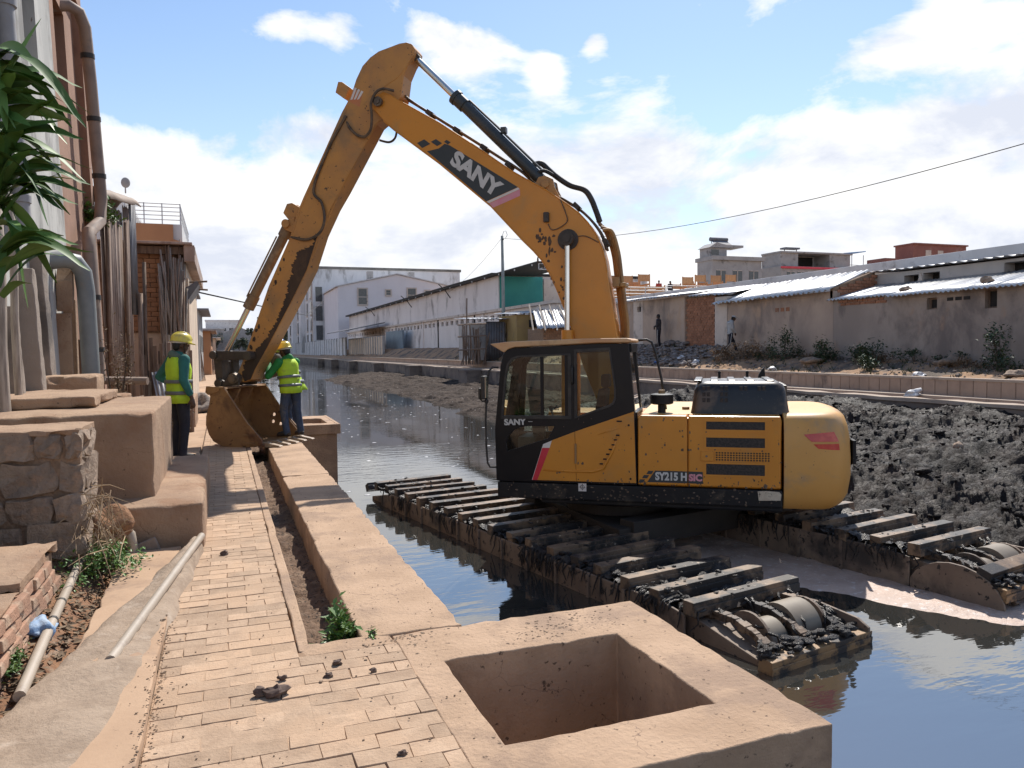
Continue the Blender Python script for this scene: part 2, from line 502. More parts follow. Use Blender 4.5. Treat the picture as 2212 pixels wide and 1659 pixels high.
def water_mat():
    m = bpy.data.materials.new('canal_water')
    m.use_nodes = True
    N, L = m.node_tree.nodes, m.node_tree.links
    b = N['Principled BSDF']
    b.inputs['Base Color'].default_value = (.035, .034, .030, 1)
    b.inputs['Roughness'].default_value = .03
    b.inputs['IOR'].default_value = 4.0
    g = N.new('ShaderNodeNewGeometry')
    mp = N.new('ShaderNodeMapping'); mp.inputs['Scale'].default_value = (1.0, 1.0, 1)
    L.new(g.outputs['Position'], mp.inputs[0])
    n1 = N.new('ShaderNodeTexNoise'); n1.inputs['Scale'].default_value = 2.6; n1.inputs['Detail'].default_value = 3; n1.inputs['Roughness'].default_value = .5
    mp.inputs['Rotation'].default_value = (0, 0, R(-20)); mp.inputs['Scale'].default_value = (.7, 2.0, 1)
    L.new(mp.outputs[0], n1.inputs['Vector'])
    # calm and ruffled zones
    n2 = N.new('ShaderNodeTexNoise'); n2.inputs['Scale'].default_value = .16; n2.inputs['Detail'].default_value = 2
    L.new(g.outputs['Position'], n2.inputs['Vector'])
    mr = N.new('ShaderNodeMapRange'); L.new(n2.outputs['Fac'], mr.inputs[0])
    mr.inputs['From Min'].default_value = .4; mr.inputs['From Max'].default_value = .6
    mr.inputs['To Min'].default_value = .015; mr.inputs['To Max'].default_value = .15
    bp = N.new('ShaderNodeBump'); bp.inputs['Distance'].default_value = .05
    L.new(mr.outputs[0], bp.inputs['Strength']); L.new(n1.outputs['Fac'], bp.inputs['Height'])
    L.new(bp.outputs[0], b.inputs['Normal'])
    # floating scum film
    n3 = N.new('ShaderNodeTexNoise'); n3.inputs['Scale'].default_value = 1.3; n3.inputs['Detail'].default_value = 9; n3.inputs['Roughness'].default_value = .7
    L.new(mp.outputs[0], n3.inputs['Vector'])
    m3 = N.new('ShaderNodeMapRange'); L.new(n3.outputs['Fac'], m3.inputs[0]); m3.inputs['From Min'].default_value = .66; m3.inputs['From Max'].default_value = .74
    mx = N.new('ShaderNodeMix'); mx.data_type = 'RGBA'; L.new(m3.outputs[0], mx.inputs[0])
    mx.inputs[6].default_value = (.035, .034, .030, 1); mx.inputs[7].default_value = (.15, .13, .11, 1)
    L.new(mx.outputs[2], b.inputs['Base Color'])
    return m
w = MB(); w.add([(.5, -25, -1.25), (18.2, -25, -1.25), (18.2, 335, -1.25), (.5, 335, -1.25)], [(0, 1, 2, 3)])
w.build('water', water_mat(), kind='structure')

# ------------------------------------------------------------------ dredged mud on the right half of the canal
def seq(a, b, s0, k=0.0):
    out, x = [a], a
    while x < b:
        x += s0 * (1 + k * (x - a)); out.append(min(x, b))
    return out
def mud_z(X, Y):
    edge = np.interp(Y, [2, 6, 8, 14, 22, 28, 40, 75, 95], [11.5, 9.6, 8.7, 8.8, 9.0, 9.4, 9.6, 8.6, 16.5]) + nfbm(X, Y, .35, 3, 5) * .9
    t = X - edge
    hi = np.interp(Y, [4, 12, 22, 27, 34, 90], [.76, .86, .98, .66, .24, .15])
    rise = nstep(-.25, 1.3, t) * .55 + nstep(.8, 6.5, t) * .45
    h = -1.36 + rise * (hi + .11)
    amp = nstep(-.3, 1.0, t) * np.interp(Y, [4, 24, 34, 90], [1, 1, .6, .5])
    # a trough and a heap behind the machine
    h += amp * (.16 * np.exp(-((X - 15.6) / 1.6) ** 2 - ((Y - 19) / 4) ** 2) - .18 * np.exp(-((X - 11.6) / 1.3) ** 2 - ((Y - 9.2) / 1.2) ** 2))
    wx, wy = X + .35 * nfbm(X, Y, 1.1, 3, 51), Y + .35 * nfbm(X, Y, 1.1, 3, 52)
    h += amp * (.34 * nfbm(X, Y, .5, 3, 2) + .30 * (nbillow(wx, wy, .8, 3, 3) - .3) + (.10 + .18 * nstep(.35, .65, vnoise(X * .6, Y * .6, 81))) * (nbillow(wx * 1.2, wy * .8, 2.2, 2, 4) - .3) + (.05 + .16 * nstep(.3, .7, vnoise(X * .9 + 9, Y * .9, 82))) * (nbillow(wx * .7, wy * 1.4, 6, 3, 6) - .3) + .085 * (nbillow(wx, wy * 1.2, 15, 2, 7) - .3))
    return h
MUDF = mat('drying_mud', (.060, .047, .039), (.10, .078, .064), scale=1.1, rough=.95, spec=.08, bump=1.0, bscale=10, bdist=.05, dirt=(.035, .027, .023), dscale=.8, dmin=.5, dmax=.66,
           dirt_or_glint=(.30, .27, .25), d2scale=6, d2min=.655, d2max=.71, world=True)
field('mud_bank', seq(6.5, 17.85, .03, .06), seq(3.0, 27, .03, .05), mud_z, MUD, smooth=True, kind='structure')
field('mud_flat', seq(6.5, 17.85, .045, .06), seq(27, 96, .05, .02), mud_z, MUDF, smooth=True, kind='structure')
def silt_z(X, Y):
    # a low shoal of pinkish silt between and beside the pontoons
    t = ((X - 6.45) * 1.4 + (Y - 6.55) * .9) / 1.66
    t = np.where(Y > 6.7, np.minimum(t, (X - 5.6 + (Y - 6.7) * .19) * 1.2), t)
    t = t + .33 + nfbm(X, Y, .7, 4, 9) * .30
    return -1.305 + .085 * nstep(-.12, .5, t) + .02 * nfbm(X, Y, 4, 4, 11) * nstep(-.1, .4, t)
field('silt_shoal', seq(5.0, 13.6, .045), seq(2.6, 11.4, .045), silt_z, SILT, kind='structure')

# mud clods lying on the bank: uncountable
def clods():
    mb = MB()
    rnd = random.Random(3)
    for i in range(11000):
        x = rnd.uniform(8.8, 17.4); y = 4.2 + 21 * rnd.random() ** 1.3
        z = float(mud_z(np.array(x), np.array(y)))
        if z < -1.1 or float(nfbm(np.array(x), np.array(y), 1.1, 3, 71)) < rnd.uniform(-.25, .2): continue
        r = rnd.uniform(.010, .03) * (1 if rnd.random() < .93 else 2.4)
        mb.rock((x, y, z + r * .15), (r * rnd.uniform(.7, 2.2), r * rnd.uniform(.7, 2.2), r * rnd.uniform(.5, 1.1)), 0, i, 7, 4, .42)
    mb.build('mud_clods', MUD, smooth=True, kind='stuff', label='black wet clods of dredged mud strewn over the bank beside the digger', cat='mud')
clods()

# ------------------------------------------------------------------ left bank, path, trench, parapet
def left_soil(X, Y):
    h = .02 + .16 * nstep(-.75, -1.15, X) * nstep(3.0, 5.5, Y) + .05 * nfbm(X, Y, 1.6, 4, 1) + .03 * nfbm(X, Y, 7, 3, 2)
    h = h - .055 * nstep(-.9, -.72, X)
    return h * nstep(-.52, -.62, X) * 1.0 - .05 * nstep(-.62, -.5, X)
field('bare_soil', seq(-3.2, -.42, .035), seq(1.8, 7.6, .035), left_soil, SOIL, kind='structure')
gl = MB(); gl.add([(-400, -60, -.06), (-.15, -60, -.06), (-.15, 340, -.06), (-400, 340, -.06)], [(0, 1, 2, 3)])
gl.add([(-.15, -60, -.06), (.3, -60, -.06), (.3, 340, -.06), (-.15, 340, -.06)], [(0, 1, 2, 3)])
gl.add([(.3, -60, -.06), (.8, -60, -.06), (.8, 4.0, -.06), (.3, 4.0, -.06)], [(0, 1, 2, 3)])
gl.build('left_bank', SOIL, kind='structure')
# dusty lane under the houses further on
ln = MB(); ln.add([(-2.0, 9.0, -.045), (-.3, 9.0, -.045), (-.3, 320, -.045), (-2.0, 320, -.045)], [(0, 1, 2, 3)])
ln.build('lane', CONC2, kind='structure')

# the concrete apron beside the pavers, with the cement fillet holding the pipe
slab('concrete_apron', (-.72, 1.2, -.14), (-.325, 6.3, .045), CONC2, cell=.10, amp=.007, seed=3, kind='structure')
CEM = mat('grey_cement', (.36, .27, .195), (.28, .205, .145), scale=7, rough=.95, bump=.9, bscale=34, bdist=.012, dirt=(.43, .34, .26), dscale=4, world=True)
def fillet():
    def zz(X, Y): return 0
    n = 60
    mb = MB(); vs = []
    K = 9
    for i in range(n + 1):
        t = i / n
        cx, cy = lerp(-.205, -.74, t), lerp(6.24, 2.3, t)
        wdt = lerp(.06, .26, min(1, t * 1.6)) * (1 + .35 * fbm(t * 9, 2, 1, 3, 4))
        for k in range(K + 1):
            u = k / K * 2 - 1
            x = cx - .02 + u * wdt + (-.10 * t)
            h = (1 - u * u) * (.030 + .05 * fbm(x * 7, cy * 7, 1, 4, 1)) + .036 + (.06 * (1 - t) if t < .2 else 0) * (1 - abs(u))
            if abs(u) == 1: h = -.02
            vs.append((x, cy + .02 * fbm(cy * 5, u * 3, 1, 2, 8), h))
    fs = [(i * (K + 1) + k, i * (K + 1) + k + 1, (i + 1) * (K + 1) + k + 1, (i + 1) * (K + 1) + k) for i in range(n) for k in range(K)]
    fs = [f[::-1] for f in fs]
    mb.add(vs, fs)
    mb.build('cement_fillet', CEM, smooth=True, kind='structure')
fillet()

# brick path: bedding and single pavers
path = MB()
path.add([(-.325, 1.0, -.0065), (.31, 1.0, -.0065), (.31, 60, -.0065), (-.325, 60, -.0065)], [(0, 1, 2, 3)])
path.add([(.31, 1.0, -.0065), (.80, 1.0, -.0065), (.80, 3.93, -.0065), (.31, 3.93, -.0065)], [(0, 1, 2, 3)])
path_o = path.build('brick_path', SAND, kind='structure')
def pavers():
    rnd = random.Random(5)
    LX, LY, G = .212, .112, .003
    meshes = []
    for k in range(7):
        mb = MB()
        a, b = LX / 2 - G / 2, LY / 2 - G / 2
        j = lambda: rnd.uniform(-.0035, .0035)
        bot = [(-a + j(), -b + j(), -.05), (a + j(), -b + j(), -.05), (a + j(), b + j(), -.05), (-a + j(), b + j(), -.05)]
        mid = [(x, y, -.0045) for x, y, z in bot]
        top = [(x * .984, y * .968, 0) for x, y, z in bot]
        vs = bot + mid + top
        fs = [(8, 9, 10, 11)]
        for q in range(4):
            r = (q + 1) % 4
            fs += [(q, r, 4 + r, 4 + q), (4 + q, 4 + r, 8 + r, 8 + q)]
        mb.add(vs, fs)
        meshes.append(mb.mesh('paver', PAVER))
    cells = []
    y = 1.9; row = 0
    while y < 19:
        x0 = -.33 + (0 if row % 2 else -LX / 2)
        x = x0 + LX / 2
        xmax = .80 if y < 3.86 else .312
        while x - LX / 2 < xmax:
            lo, hi = max(x - LX / 2, -.318), min(x + LX / 2, xmax)
            if hi - lo > .05:
                cells.append(((lo + hi) / 2, y, (hi - lo) / LX))
            x += LX
        y += LY; row += 1
    cells.sort(key=lambda c: c[1])
    rest = MB()
    cells = [c for c in cells if c[1] > 2.35]
    for i, (x, y, sx) in enumerate(cells):
        sunk = .003 * mnoise.noise((x * 3, y * 3, 1)) + rnd.uniform(-.002, .0015)
        if y < 3.4 and x > .1: sunk += rnd.uniform(-.004, .004)
        if i < 300:
            o = bpy.data.objects.new('paver', meshes[rnd.randrange(7)])
            col.objects.link(o); o.parent = path_o
            o.location = (x, y, sunk); o.scale = (sx, 1, 1)
            o.rotation_euler = (rnd.uniform(-.016, .016), rnd.uniform(-.012, .012), rnd.uniform(-.022, .022) + (math.pi if rnd.random() < .5 else 0))
        else:
            a, b = LX * sx / 2 - .003, LY / 2 - .003
            M = Matrix.Translation((x, y, sunk)) @ Matrix.Rotation(rnd.uniform(-.02, .02), 4, 'Z') @ Matrix.Rotation(rnd.uniform(-.012, .012), 4, 'X')
            rest.box((-a, -b, -.04), (a, b, 0), 0, M)
    rest.build('pavers', PAVER, path_o, kind='stuff')
pavers()
def dust_z(X, Y): return -.0062 + .0075 * nfbm(X, Y, 1.7, 4, 61) + .003 * nfbm(X, Y, 14, 3, 62)
field('path_dust', seq(-.322, .311, .016), seq(2.2, 9.5, .016, .05), dust_z, PAVER, kind='structure')
field('path_dust', seq(.3115, .797, .016), seq(2.2, 3.86, .016), dust_z, PAVER, kind='structure')
slab('trench_kerb', (.312, 3.93, -.30), (.382, 30, .004), CONC, cell=.11, amp=.004, seed=5, kind='structure')
slab('trench_end_kerb', (.312, 3.86, -.30), (.795, 4.03, .002), CONC, cell=.07, amp=.004, seed=6, kind='structure')
def trench_z(X, Y):
    return -.24 + .05 * nfbm(X, Y, 2.2, 3, 21) + .05 * nbillow(X, Y, 9, 3, 22) + .02 * nfbm(X, Y, 24, 2, 23)
TSOIL = mat('trench_soil', (.25, .165, .11), (.17, .11, .075), scale=8, rough=1, bump=1.0, bscale=50, bdist=.03, dirt=(.32, .23, .16), dscale=7,
            dirt_or_glint=(.06, .045, .035), d2scale=30, d2min=.58, d2max=.64, world=True)
field('trench_bed', seq(.37, .66, .02), seq(4.0, 31, .02, .04), trench_z, TSOIL, kind='structure')

# canal parapet
pp = thing('canal_parapet', 'long pinkish concrete parapet between the soil trench and the canal water', 'wall')
slab('beam', (.635, 3.995, -.32), (1.19, 9.6, .0), CONC, pp, cell=.085, amp=.006, round_=.008, seed=8)
slab('beam', (.635, 9.61, -.32), (1.19, 15.2, .0), CONC, pp, cell=.085, amp=.006, round_=.008, seed=9)
slab('beam', (.635, 15.21, -.32), (1.19, 140, .0), CONC, pp, cell=.5, amp=.006, round_=.008, seed=10)
b = MB(); b.box((.66, 4.0, -1.6), (1.165, 140, -.315))
b.build('wall_face', CONC, pp)

def ring_block(name, xr, yr, z0, m, parent, seed, cell=.07, amp=.006):
    """one poured block with a square shaft through it"""
    def ticks(a, b, c, d):
        out = []
        for p, q in ((a, c), (c, d), (d, b)):
            n = max(1, int(round((q - p) / cell))); out += [p + (q - p) * i / n for i in range(n)]
        return out + [b]
    xs, ys = ticks(*xr), ticks(*yr)
    zs = [0, -.05, -.12] + [-.12 + (z0 + .12) * k / 14 for k in range(1, 15)]
    bm = bmesh.new(); vid = {}
    inx = lambda x: xr[2] - 1e-6 <= x <= xr[3] + 1e-6
    iny = lambda y: yr[2] - 1e-6 <= y <= yr[3] + 1e-6
    def P(x, y, z):
        k = (round(x, 5), round(y, 5), round(z, 5))
        if k not in vid:
            p = Vector(k); q = p * 3.1 + Vector((seed * 5.3, seed, 2)); q2 = q * 3.7
            d = Vector((mnoise.noise(q), mnoise.noise(q + Vector((31, 7, 3))), mnoise.noise(q + Vector((5, 77, 13))))) + .6 * Vector((mnoise.noise(q2), mnoise.noise(q2 + Vector((31, 7, 3))), mnoise.noise(q2 + Vector((5, 77, 13)))))
            rim = abs(x - xr[0]) < 1e-6 or abs(x - xr[1]) < 1e-6 or abs(y - yr[0]) < 1e-6 or abs(y - yr[1]) < 1e-6 or ((abs(x - xr[2]) < 1e-6 or abs(x - xr[3]) < 1e-6) and iny(y)) or ((abs(y - yr[2]) < 1e-6 or abs(y - yr[3]) < 1e-6) and inx(x))
            if rim and z == 0: d.z -= 1.2 * max(0, mnoise.noise(p * 9 + Vector((seed, 3, 1))) - .05) * 4
            vid[k] = bm.verts.new(p + d * amp)
        return vid[k]
    for i in range(len(xs) - 1):
        for j in range(len(ys) - 1):
            if inx((xs[i] + xs[i + 1]) / 2) and iny((ys[j] + ys[j + 1]) / 2): continue
            bm.faces.new([P(xs[i], ys[j], 0), P(xs[i + 1], ys[j], 0), P(xs[i + 1], ys[j + 1], 0), P(xs[i], ys[j + 1], 0)])
    def wall(ts, f, flip):
        for i in range(len(ts) - 1):
            for k in range(len(zs) - 1):
                q = [P(*f(ts[i]), zs[k]), P(*f(ts[i + 1]), zs[k]), P(*f(ts[i + 1]), zs[k + 1]), P(*f(ts[i]), zs[k + 1])]
                bm.faces.new(q[::-1] if flip else q)
    hx = [x for x in xs if inx(x)]; hy = [y for y in ys if iny(y)]
    wall(xs, lambda t: (t, yr[0]), True); wall(xs, lambda t: (t, yr[1]), False); wall(ys, lambda t: (xr[0], t), False); wall(ys, lambda t: (xr[1], t), True)
    wall(hx, lambda t: (t, yr[2]), False); wall(hx, lambda t: (t, yr[3]), True); wall(hy, lambda t: (xr[2], t), True); wall(hy, lambda t: (xr[3], t), False)
    bmesh.ops.recalc_face_normals(bm, faces=bm.faces)
    me = bpy.data.meshes.new(name); bm.to_mesh(me); bm.free(); me.materials.append(m)
    me.polygons.foreach_set('use_smooth', [True] * len(me.polygons)); me.set_sharp_from_angle(angle=R(45))
    return link(name, me, parent, bevel=.006)

def chamber(loc, lab, hx0, hx1, hy0, hy1, lx0, lx1, ly0, ly1, lipped=False, seed=1):
    t = thing('drain_chamber', lab, 'drain chamber', loc, group='concrete chambers on the canal wall')
    z0 = -1.7
    ring_block('chamber_body', (lx0, lx1, hx0, hx1), (ly0, ly1, hy0, hy1), z0, CONC, t, seed)
    f = MB(); f.box((hx0 - .01, hy0 - .01, z0 + .05), (hx1 + .01, hy1 + .01, -1.25)); f.build('chamber_floor', OLDC, t)
    if lipped:
        c = MB(); c.box((lx0 - .05, ly0 - .06, -.20), (lx1 + .07, ly0 - .001, .001)); c.box((lx1 + .001, ly0 - .059, -.20), (lx1 + .07, ly1 + .05, .001))
        c.build('lip', CONC, t, bevel=.01)
    return t
chamber((0, 0, 0.002), 'open concrete drain chamber nearest the camera with a deep square hole', .96, 1.90, 2.69, 3.55, .80, 2.225, 2.37, 3.985)
chamber((0, 0, -.03), 'small open concrete chamber beside the workers with a projecting lip', 1.45, 2.05, 16.7, 17.9, 1.195, 2.2, 16.35, 18.6, True, 11)

# ------------------------------------------------------------------ right bank
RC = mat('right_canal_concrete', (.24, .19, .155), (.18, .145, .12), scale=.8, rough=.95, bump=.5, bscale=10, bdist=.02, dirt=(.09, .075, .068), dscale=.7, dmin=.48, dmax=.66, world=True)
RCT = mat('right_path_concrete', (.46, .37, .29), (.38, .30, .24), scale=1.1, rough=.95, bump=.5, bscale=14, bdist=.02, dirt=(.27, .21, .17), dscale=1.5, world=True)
RPAN = mat('retaining_panel', (.42, .30, .225), (.35, .25, .19), scale=1.7, rough=.95, bump=.4, bscale=14, bdist=.015, dirt=(.19, .14, .115), dscale=1.2, world=True, var=.05)
cw = thing('far_canal_wall', 'concrete wall along the far side of the canal', 'wall')
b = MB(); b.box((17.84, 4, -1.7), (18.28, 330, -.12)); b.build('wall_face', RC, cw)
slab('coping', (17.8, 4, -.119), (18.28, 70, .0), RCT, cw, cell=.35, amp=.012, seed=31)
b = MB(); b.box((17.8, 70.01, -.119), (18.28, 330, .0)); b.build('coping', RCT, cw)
for i, yy in enumerate((54, 72.5, 91, 110, 129, 148)):
    bx = MB(); bx.box((16.7, yy, -1.7), (17.838, yy + 2.2, -.2)); bx.box((16.66, yy - .03, -.199), (17.798, yy + 2.24, -.03)); bx.build('buttress_chamber', RC, cw, bevel=.02)
b = MB(); b.box((18.281, 4, -.6), (18.55, 330, -.2)); b.build('far_trench', SOIL, kind='structure')
slab('far_path', (18.551, 4, -.4), (19.0, 330, .04), RCT, cell=1.2, amp=.012, seed=35, kind='structure')
rw = thing('retaining_wall', 'low brown retaining wall of upright concrete panels beyond the canal', 'wall')
b = MB(); b.box((19.06, 4, -.3), (19.24, 330, .46)); b.build('backing', RPAN, rw)
pm = MB(); pm.box((-.055, -.19, 0), (0, .19, .455)); pme = pm.mesh('panel', RPAN)
for i in range(130):
    o = link('panel', pme, rw, loc=(19.058 - random.uniform(0, .006), 7.0 + i * .4, .03), rot=(0, 0, random.uniform(-.006, .006)))
b = MB(); b.box((18.98, 6.5, .4601), (19.26, 80, .535)); b.box((18.98, 80.01, .4601), (19.26, 330, .53)); b.build('coping', RCT, rw, bevel=.01)

def bank_h(Y): return np.interp(Y, [5, 15, 24, 31, 40, 60, 100], [.75, .80, 1.02, 1.4, 1.62, 1.6, 1.6])
def bank_z(X, Y):
    t = np.clip((X - 19.2) / 2.8, 0, 3)
    h = .42 + (bank_h(Y) - .42) * nstep(0, 1.05, t)
    k = nstep(0, .3, t)
    return h + k * (.10 * nfbm(X, Y, .5, 3, 41) + .07 * (nbillow(X, Y, 1.7, 3, 42) - .3) + .03 * nfbm(X, Y, 6, 3, 43))
field('right_bank', seq(19.2, 27, .06, .3), seq(5, 170, .07, .02), bank_z, BANKSOIL, kind='structure')
rb = MB(); rb.add([(26.5, -60, .3), (400, -60, .3), (400, 335, .3), (26.5, 335, .3)], [(0, 1, 2, 3)]); rb.build('right_land', BANKSOIL, kind='structure')
def bankz(x, y): return float(bank_z(np.array(float(x)), np.array(float(y))))
from mathutils.geometry import tessellate_polygon
# ------------------------------------------------------------------ excavator on pontoon tracks
YEL = mat('worn_yellow_paint', (.66, .26, .022), (.60, .235, .022), scale=1.4, rough=.42, spec=.5, bump=.04, bscale=3, bdist=.02,
          dirt=(.47, .235, .06), dscale=1.5, dmin=.52, dmax=.74, dirt_or_glint=(.06, .04, .025), d2scale=30, d2min=.69, d2max=.72, coat=.15)
YTOP = mat('sun_bleached_yellow', (.66, .45, .19), (.62, .38, .13), scale=1.8, rough=.55, bump=.06, bscale=8, dirt=(.48, .34, .18), dscale=2.2, dmin=.5, dmax=.7,
           dirt_or_glint=(.11, .07, .045), d2scale=26, d2min=.67, d2max=.71)
ARMY = mat('muddy_yellow_paint', (.56, .27, .07), (.45, .22, .075), scale=1.7, rough=.55, bump=.15, bscale=12, bdist=.01, dirt=(.33, .19, .085), dscale=1.4, dmin=.47, dmax=.66,
           dirt_or_glint=(.07, .042, .028), d2scale=15, d2min=.64, d2max=.69)
ARML = mat('mud_caked_boom_paint', (.11, .062, .034), (.06, .036, .022), scale=1.9, rough=.75, bump=.5, bscale=14, bdist=.015, dirt=(.045, .028, .02), dscale=1.0, dmin=.38, dmax=.56, stretch=(1.5, 1, .8),
           dirt_or_glint=(.05, .03, .022), d2scale=17, d2min=.58, d2max=.64)
BUCK = mat('scraped_bucket_steel', (.37, .20, .085), (.29, .155, .068), scale=2, rough=.62, metal=.0, bump=.3, bscale=20, bdist=.008, dirt=(.17, .085, .045), dscale=2.3, dmin=.5, dmax=.66,
           dirt_or_glint=(.05, .03, .022), d2scale=13, d2min=.64, d2max=.69)
BLK = mat('black_cab_paint', (.012, .012, .014), (.018, .017, .018), rough=.3, spec=.2, scale=1.5, dirt=(.022, .018, .015), dscale=1.7, dmin=.55, dmax=.8)
DBLK = mat('dusty_black_paint', (.012, .012, .014), (.02, .019, .019), rough=.55, spec=.25, scale=3, dirt=(.08, .065, .05), dscale=2.2, dmin=.55, dmax=.72, dirt_or_glint=(.22, .18, .15), d2scale=40, d2min=.7, d2max=.73)
RUB = mat('black_rubber', (.02, .019, .018), (.05, .042, .035), rough=.6, scale=5, bump=.1)
HOSE = mat('dusty_hose', (.06, .048, .038), (.16, .105, .06), rough=.65, scale=6, bump=.2)
PIPEY = mat('tan_pipe_paint', (.40, .23, .085), (.28, .165, .08), rough=.6, scale=5)
CHR = mat('chrome_rod', (.72, .72, .70), (.66, .65, .62), rough=.16, metal=1.0, scale=3)
STEEL = mat('greased_pin_steel', (.20, .165, .13), (.12, .09, .07), rough=.5, metal=.6, scale=8, bump=.2)
DSTEEL = mat('dark_linkage_steel', (.085, .07, .058), (.05, .042, .036), rough=.6, metal=.2, scale=4, bump=.25, bscale=22, dirt=(.17, .12, .085), dscale=2)
DEC = mat('slate_decal', (.03, .038, .042), (.035, .042, .046), rough=.45)
SILV = mat('silver_decal', (.62, .62, .60), (.55, .55, .53), rough=.4, scale=8)
WHT = mat('white_decal', (.74, .70, .66), (.68, .62, .58), rough=.5, scale=5)
PINK = mat('faded_pink_decal', (.72, .25, .32), (.70, .34, .38), rough=.5, scale=4)
REDD = mat('red_decal', (.62, .025, .05), (.70, .06, .09), rough=.4, scale=3)
REFL = mat('red_reflector', (.52, .025, .015), (.62, .06, .03), rough=.25, coat=.5, scale=14)
MESHB = mat('dark_grille', (.020, .018, .017), (.05, .04, .034), rough=.7, scale=40, detail=2)
PONT = mat('pontoon_steel', (.24, .175, .125), (.17, .12, .088), rough=.7, scale=1.6, bump=.25, bscale=18, dirt=(.05, .04, .034), dscale=1.4, dmin=.48, dmax=.66, dirt_or_glint=(.03, .025, .022), d2scale=12, d2min=.6, d2max=.66, world=True)
SLAT = mat('muddy_track_bar', (.25, .165, .10), (.15, .10, .065), rough=.6, scale=3.0, bump=.5, bscale=26, bdist=.012, dirt=(.026, .022, .02), dscale=2.6, dmin=.43, dmax=.58, dirt_or_glint=(.42, .33, .24), d2scale=9, d2min=.64, d2max=.70, world=True)
DRUM = mat('tan_roller_drum', (.235, .195, .145), (.19, .155, .115), rough=.6, scale=3, dirt=(.13, .10, .08), dscale=2, world=True)
WETM = mat('wet_weed_mud', (.018, .015, .014), (.05, .042, .037), rough=.38, scale=16, bump=1.0, bscale=60, bdist=.03, dirt=(.12, .10, .085), dscale=9, dmin=.58, dmax=.7, world=True)

def glass_mat(name, tint=(.66, .74, .68), refl=1.0):
    m = bpy.data.materials.new(name); m.use_nodes = True
    N, L = m.node_tree.nodes, m.node_tree.links
    N.clear()
    out = N.new('ShaderNodeOutputMaterial'); mx = N.new('ShaderNodeMixShader')
    t = N.new('ShaderNodeBsdfTransparent'); t.inputs[0].default_value = (*tint, 1)
    g = N.new('ShaderNodeBsdfGlossy'); g.inputs['Roughness'].default_value = .02; g.inputs[0].default_value = (refl, refl, refl, 1)
    f = N.new('ShaderNodeFresnel'); f.inputs['IOR'].default_value = 1.6
    L.new(f.outputs[0], mx.inputs[0]); L.new(t.outputs[0], mx.inputs[1]); L.new(g.outputs[0], mx.inputs[2])
    L.new(mx.outputs[0], out.inputs[0])
    MATS[name] = m
    return m
GLASS = glass_mat('cab_glass')

def holed(mb, outer, holes, a, b, axis='y', mi=0):
    """plate with openings between planes a<b"""
    loops = [outer] + holes
    tri = tessellate_polygon([[Vector((p[0], p[1], 0)) for p in l] for l in loops])
    flat = [p for l in loops for p in l]
    def P(p, t): return (p[0], t, p[1]) if axis == 'y' else ((t, p[0], p[1]) if axis == 'x' else (p[0], p[1], t))
    n = len(flat)
    vs = [P(p, a) for p in flat] + [P(p, b) for p in flat]
    fs = []
    for t in tri:
        fs.append(tuple(t)); fs.append(tuple(i + n for i in reversed(t)))
    o = 0
    for l in loops:
        k = len(l)
        for i in range(k):
            j = (i + 1) % k
            fs.append((o + i, o + j, o + j + n, o + i + n))
        o += k
    mb.add(vs, fs, mi)
    return mb

def fixn(o):
    bm = bmesh.new(); bm.from_mesh(o.data); bmesh.ops.recalc_face_normals(bm, faces=bm.faces); bm.to_mesh(o.data); bm.free(); return o

def plate(name, poly, y0, y1, m, parent, bevel=.004, axis='y', **kw):
    mb = MB(); mb.prism(poly, y0, y1, axis)
    o = mb.build(name, m, parent, bevel=bevel, **kw)
    return fixn(o)

def text_mesh(name, body, size, m, bold=0.0, shear=0.0, extrude=.0015, sx=1.0, align='CENTER'):
    cu = bpy.data.curves.new(name, 'FONT')
    cu.body = body; cu.size = size; cu.align_x = align; cu.align_y = 'CENTER'
    cu.offset = bold; cu.shear = shear; cu.extrude = extrude; cu.resolution_u = 4
    o = bpy.data.objects.new(name, cu); col.objects.link(o)
    bpy.context.view_layer.update()
    me = bpy.data.meshes.new_from_object(o.evaluated_get(bpy.context.evaluated_depsgraph_get()))
    bpy.data.objects.remove(o); bpy.data.curves.remove(cu)
    me.name = name; me.materials.clear(); me.materials.append(m)
    if sx != 1.0: me.transform(Matrix.Scale(sx, 4, (1, 0, 0)))
    return me

def on_side(me, name, x, z, y, right=(-1.0, 0.0), parent=None):
    """lay a flat mesh (its X = reading direction) on the machine's left side; right = (dx, dz) of reading direction"""
    rx, rz = right; l = math.hypot(rx, rz); rx /= l; rz /= l
    rv = Vector((rx, 0, rz)); nv = Vector((0, 1, 0)); uv = nv.cross(rv)
    M = Matrix((rv, uv, nv)).transposed().to_4x4(); M.translation = Vector((x, y, z))
    me.transform(M)
    return link(name, me, parent)

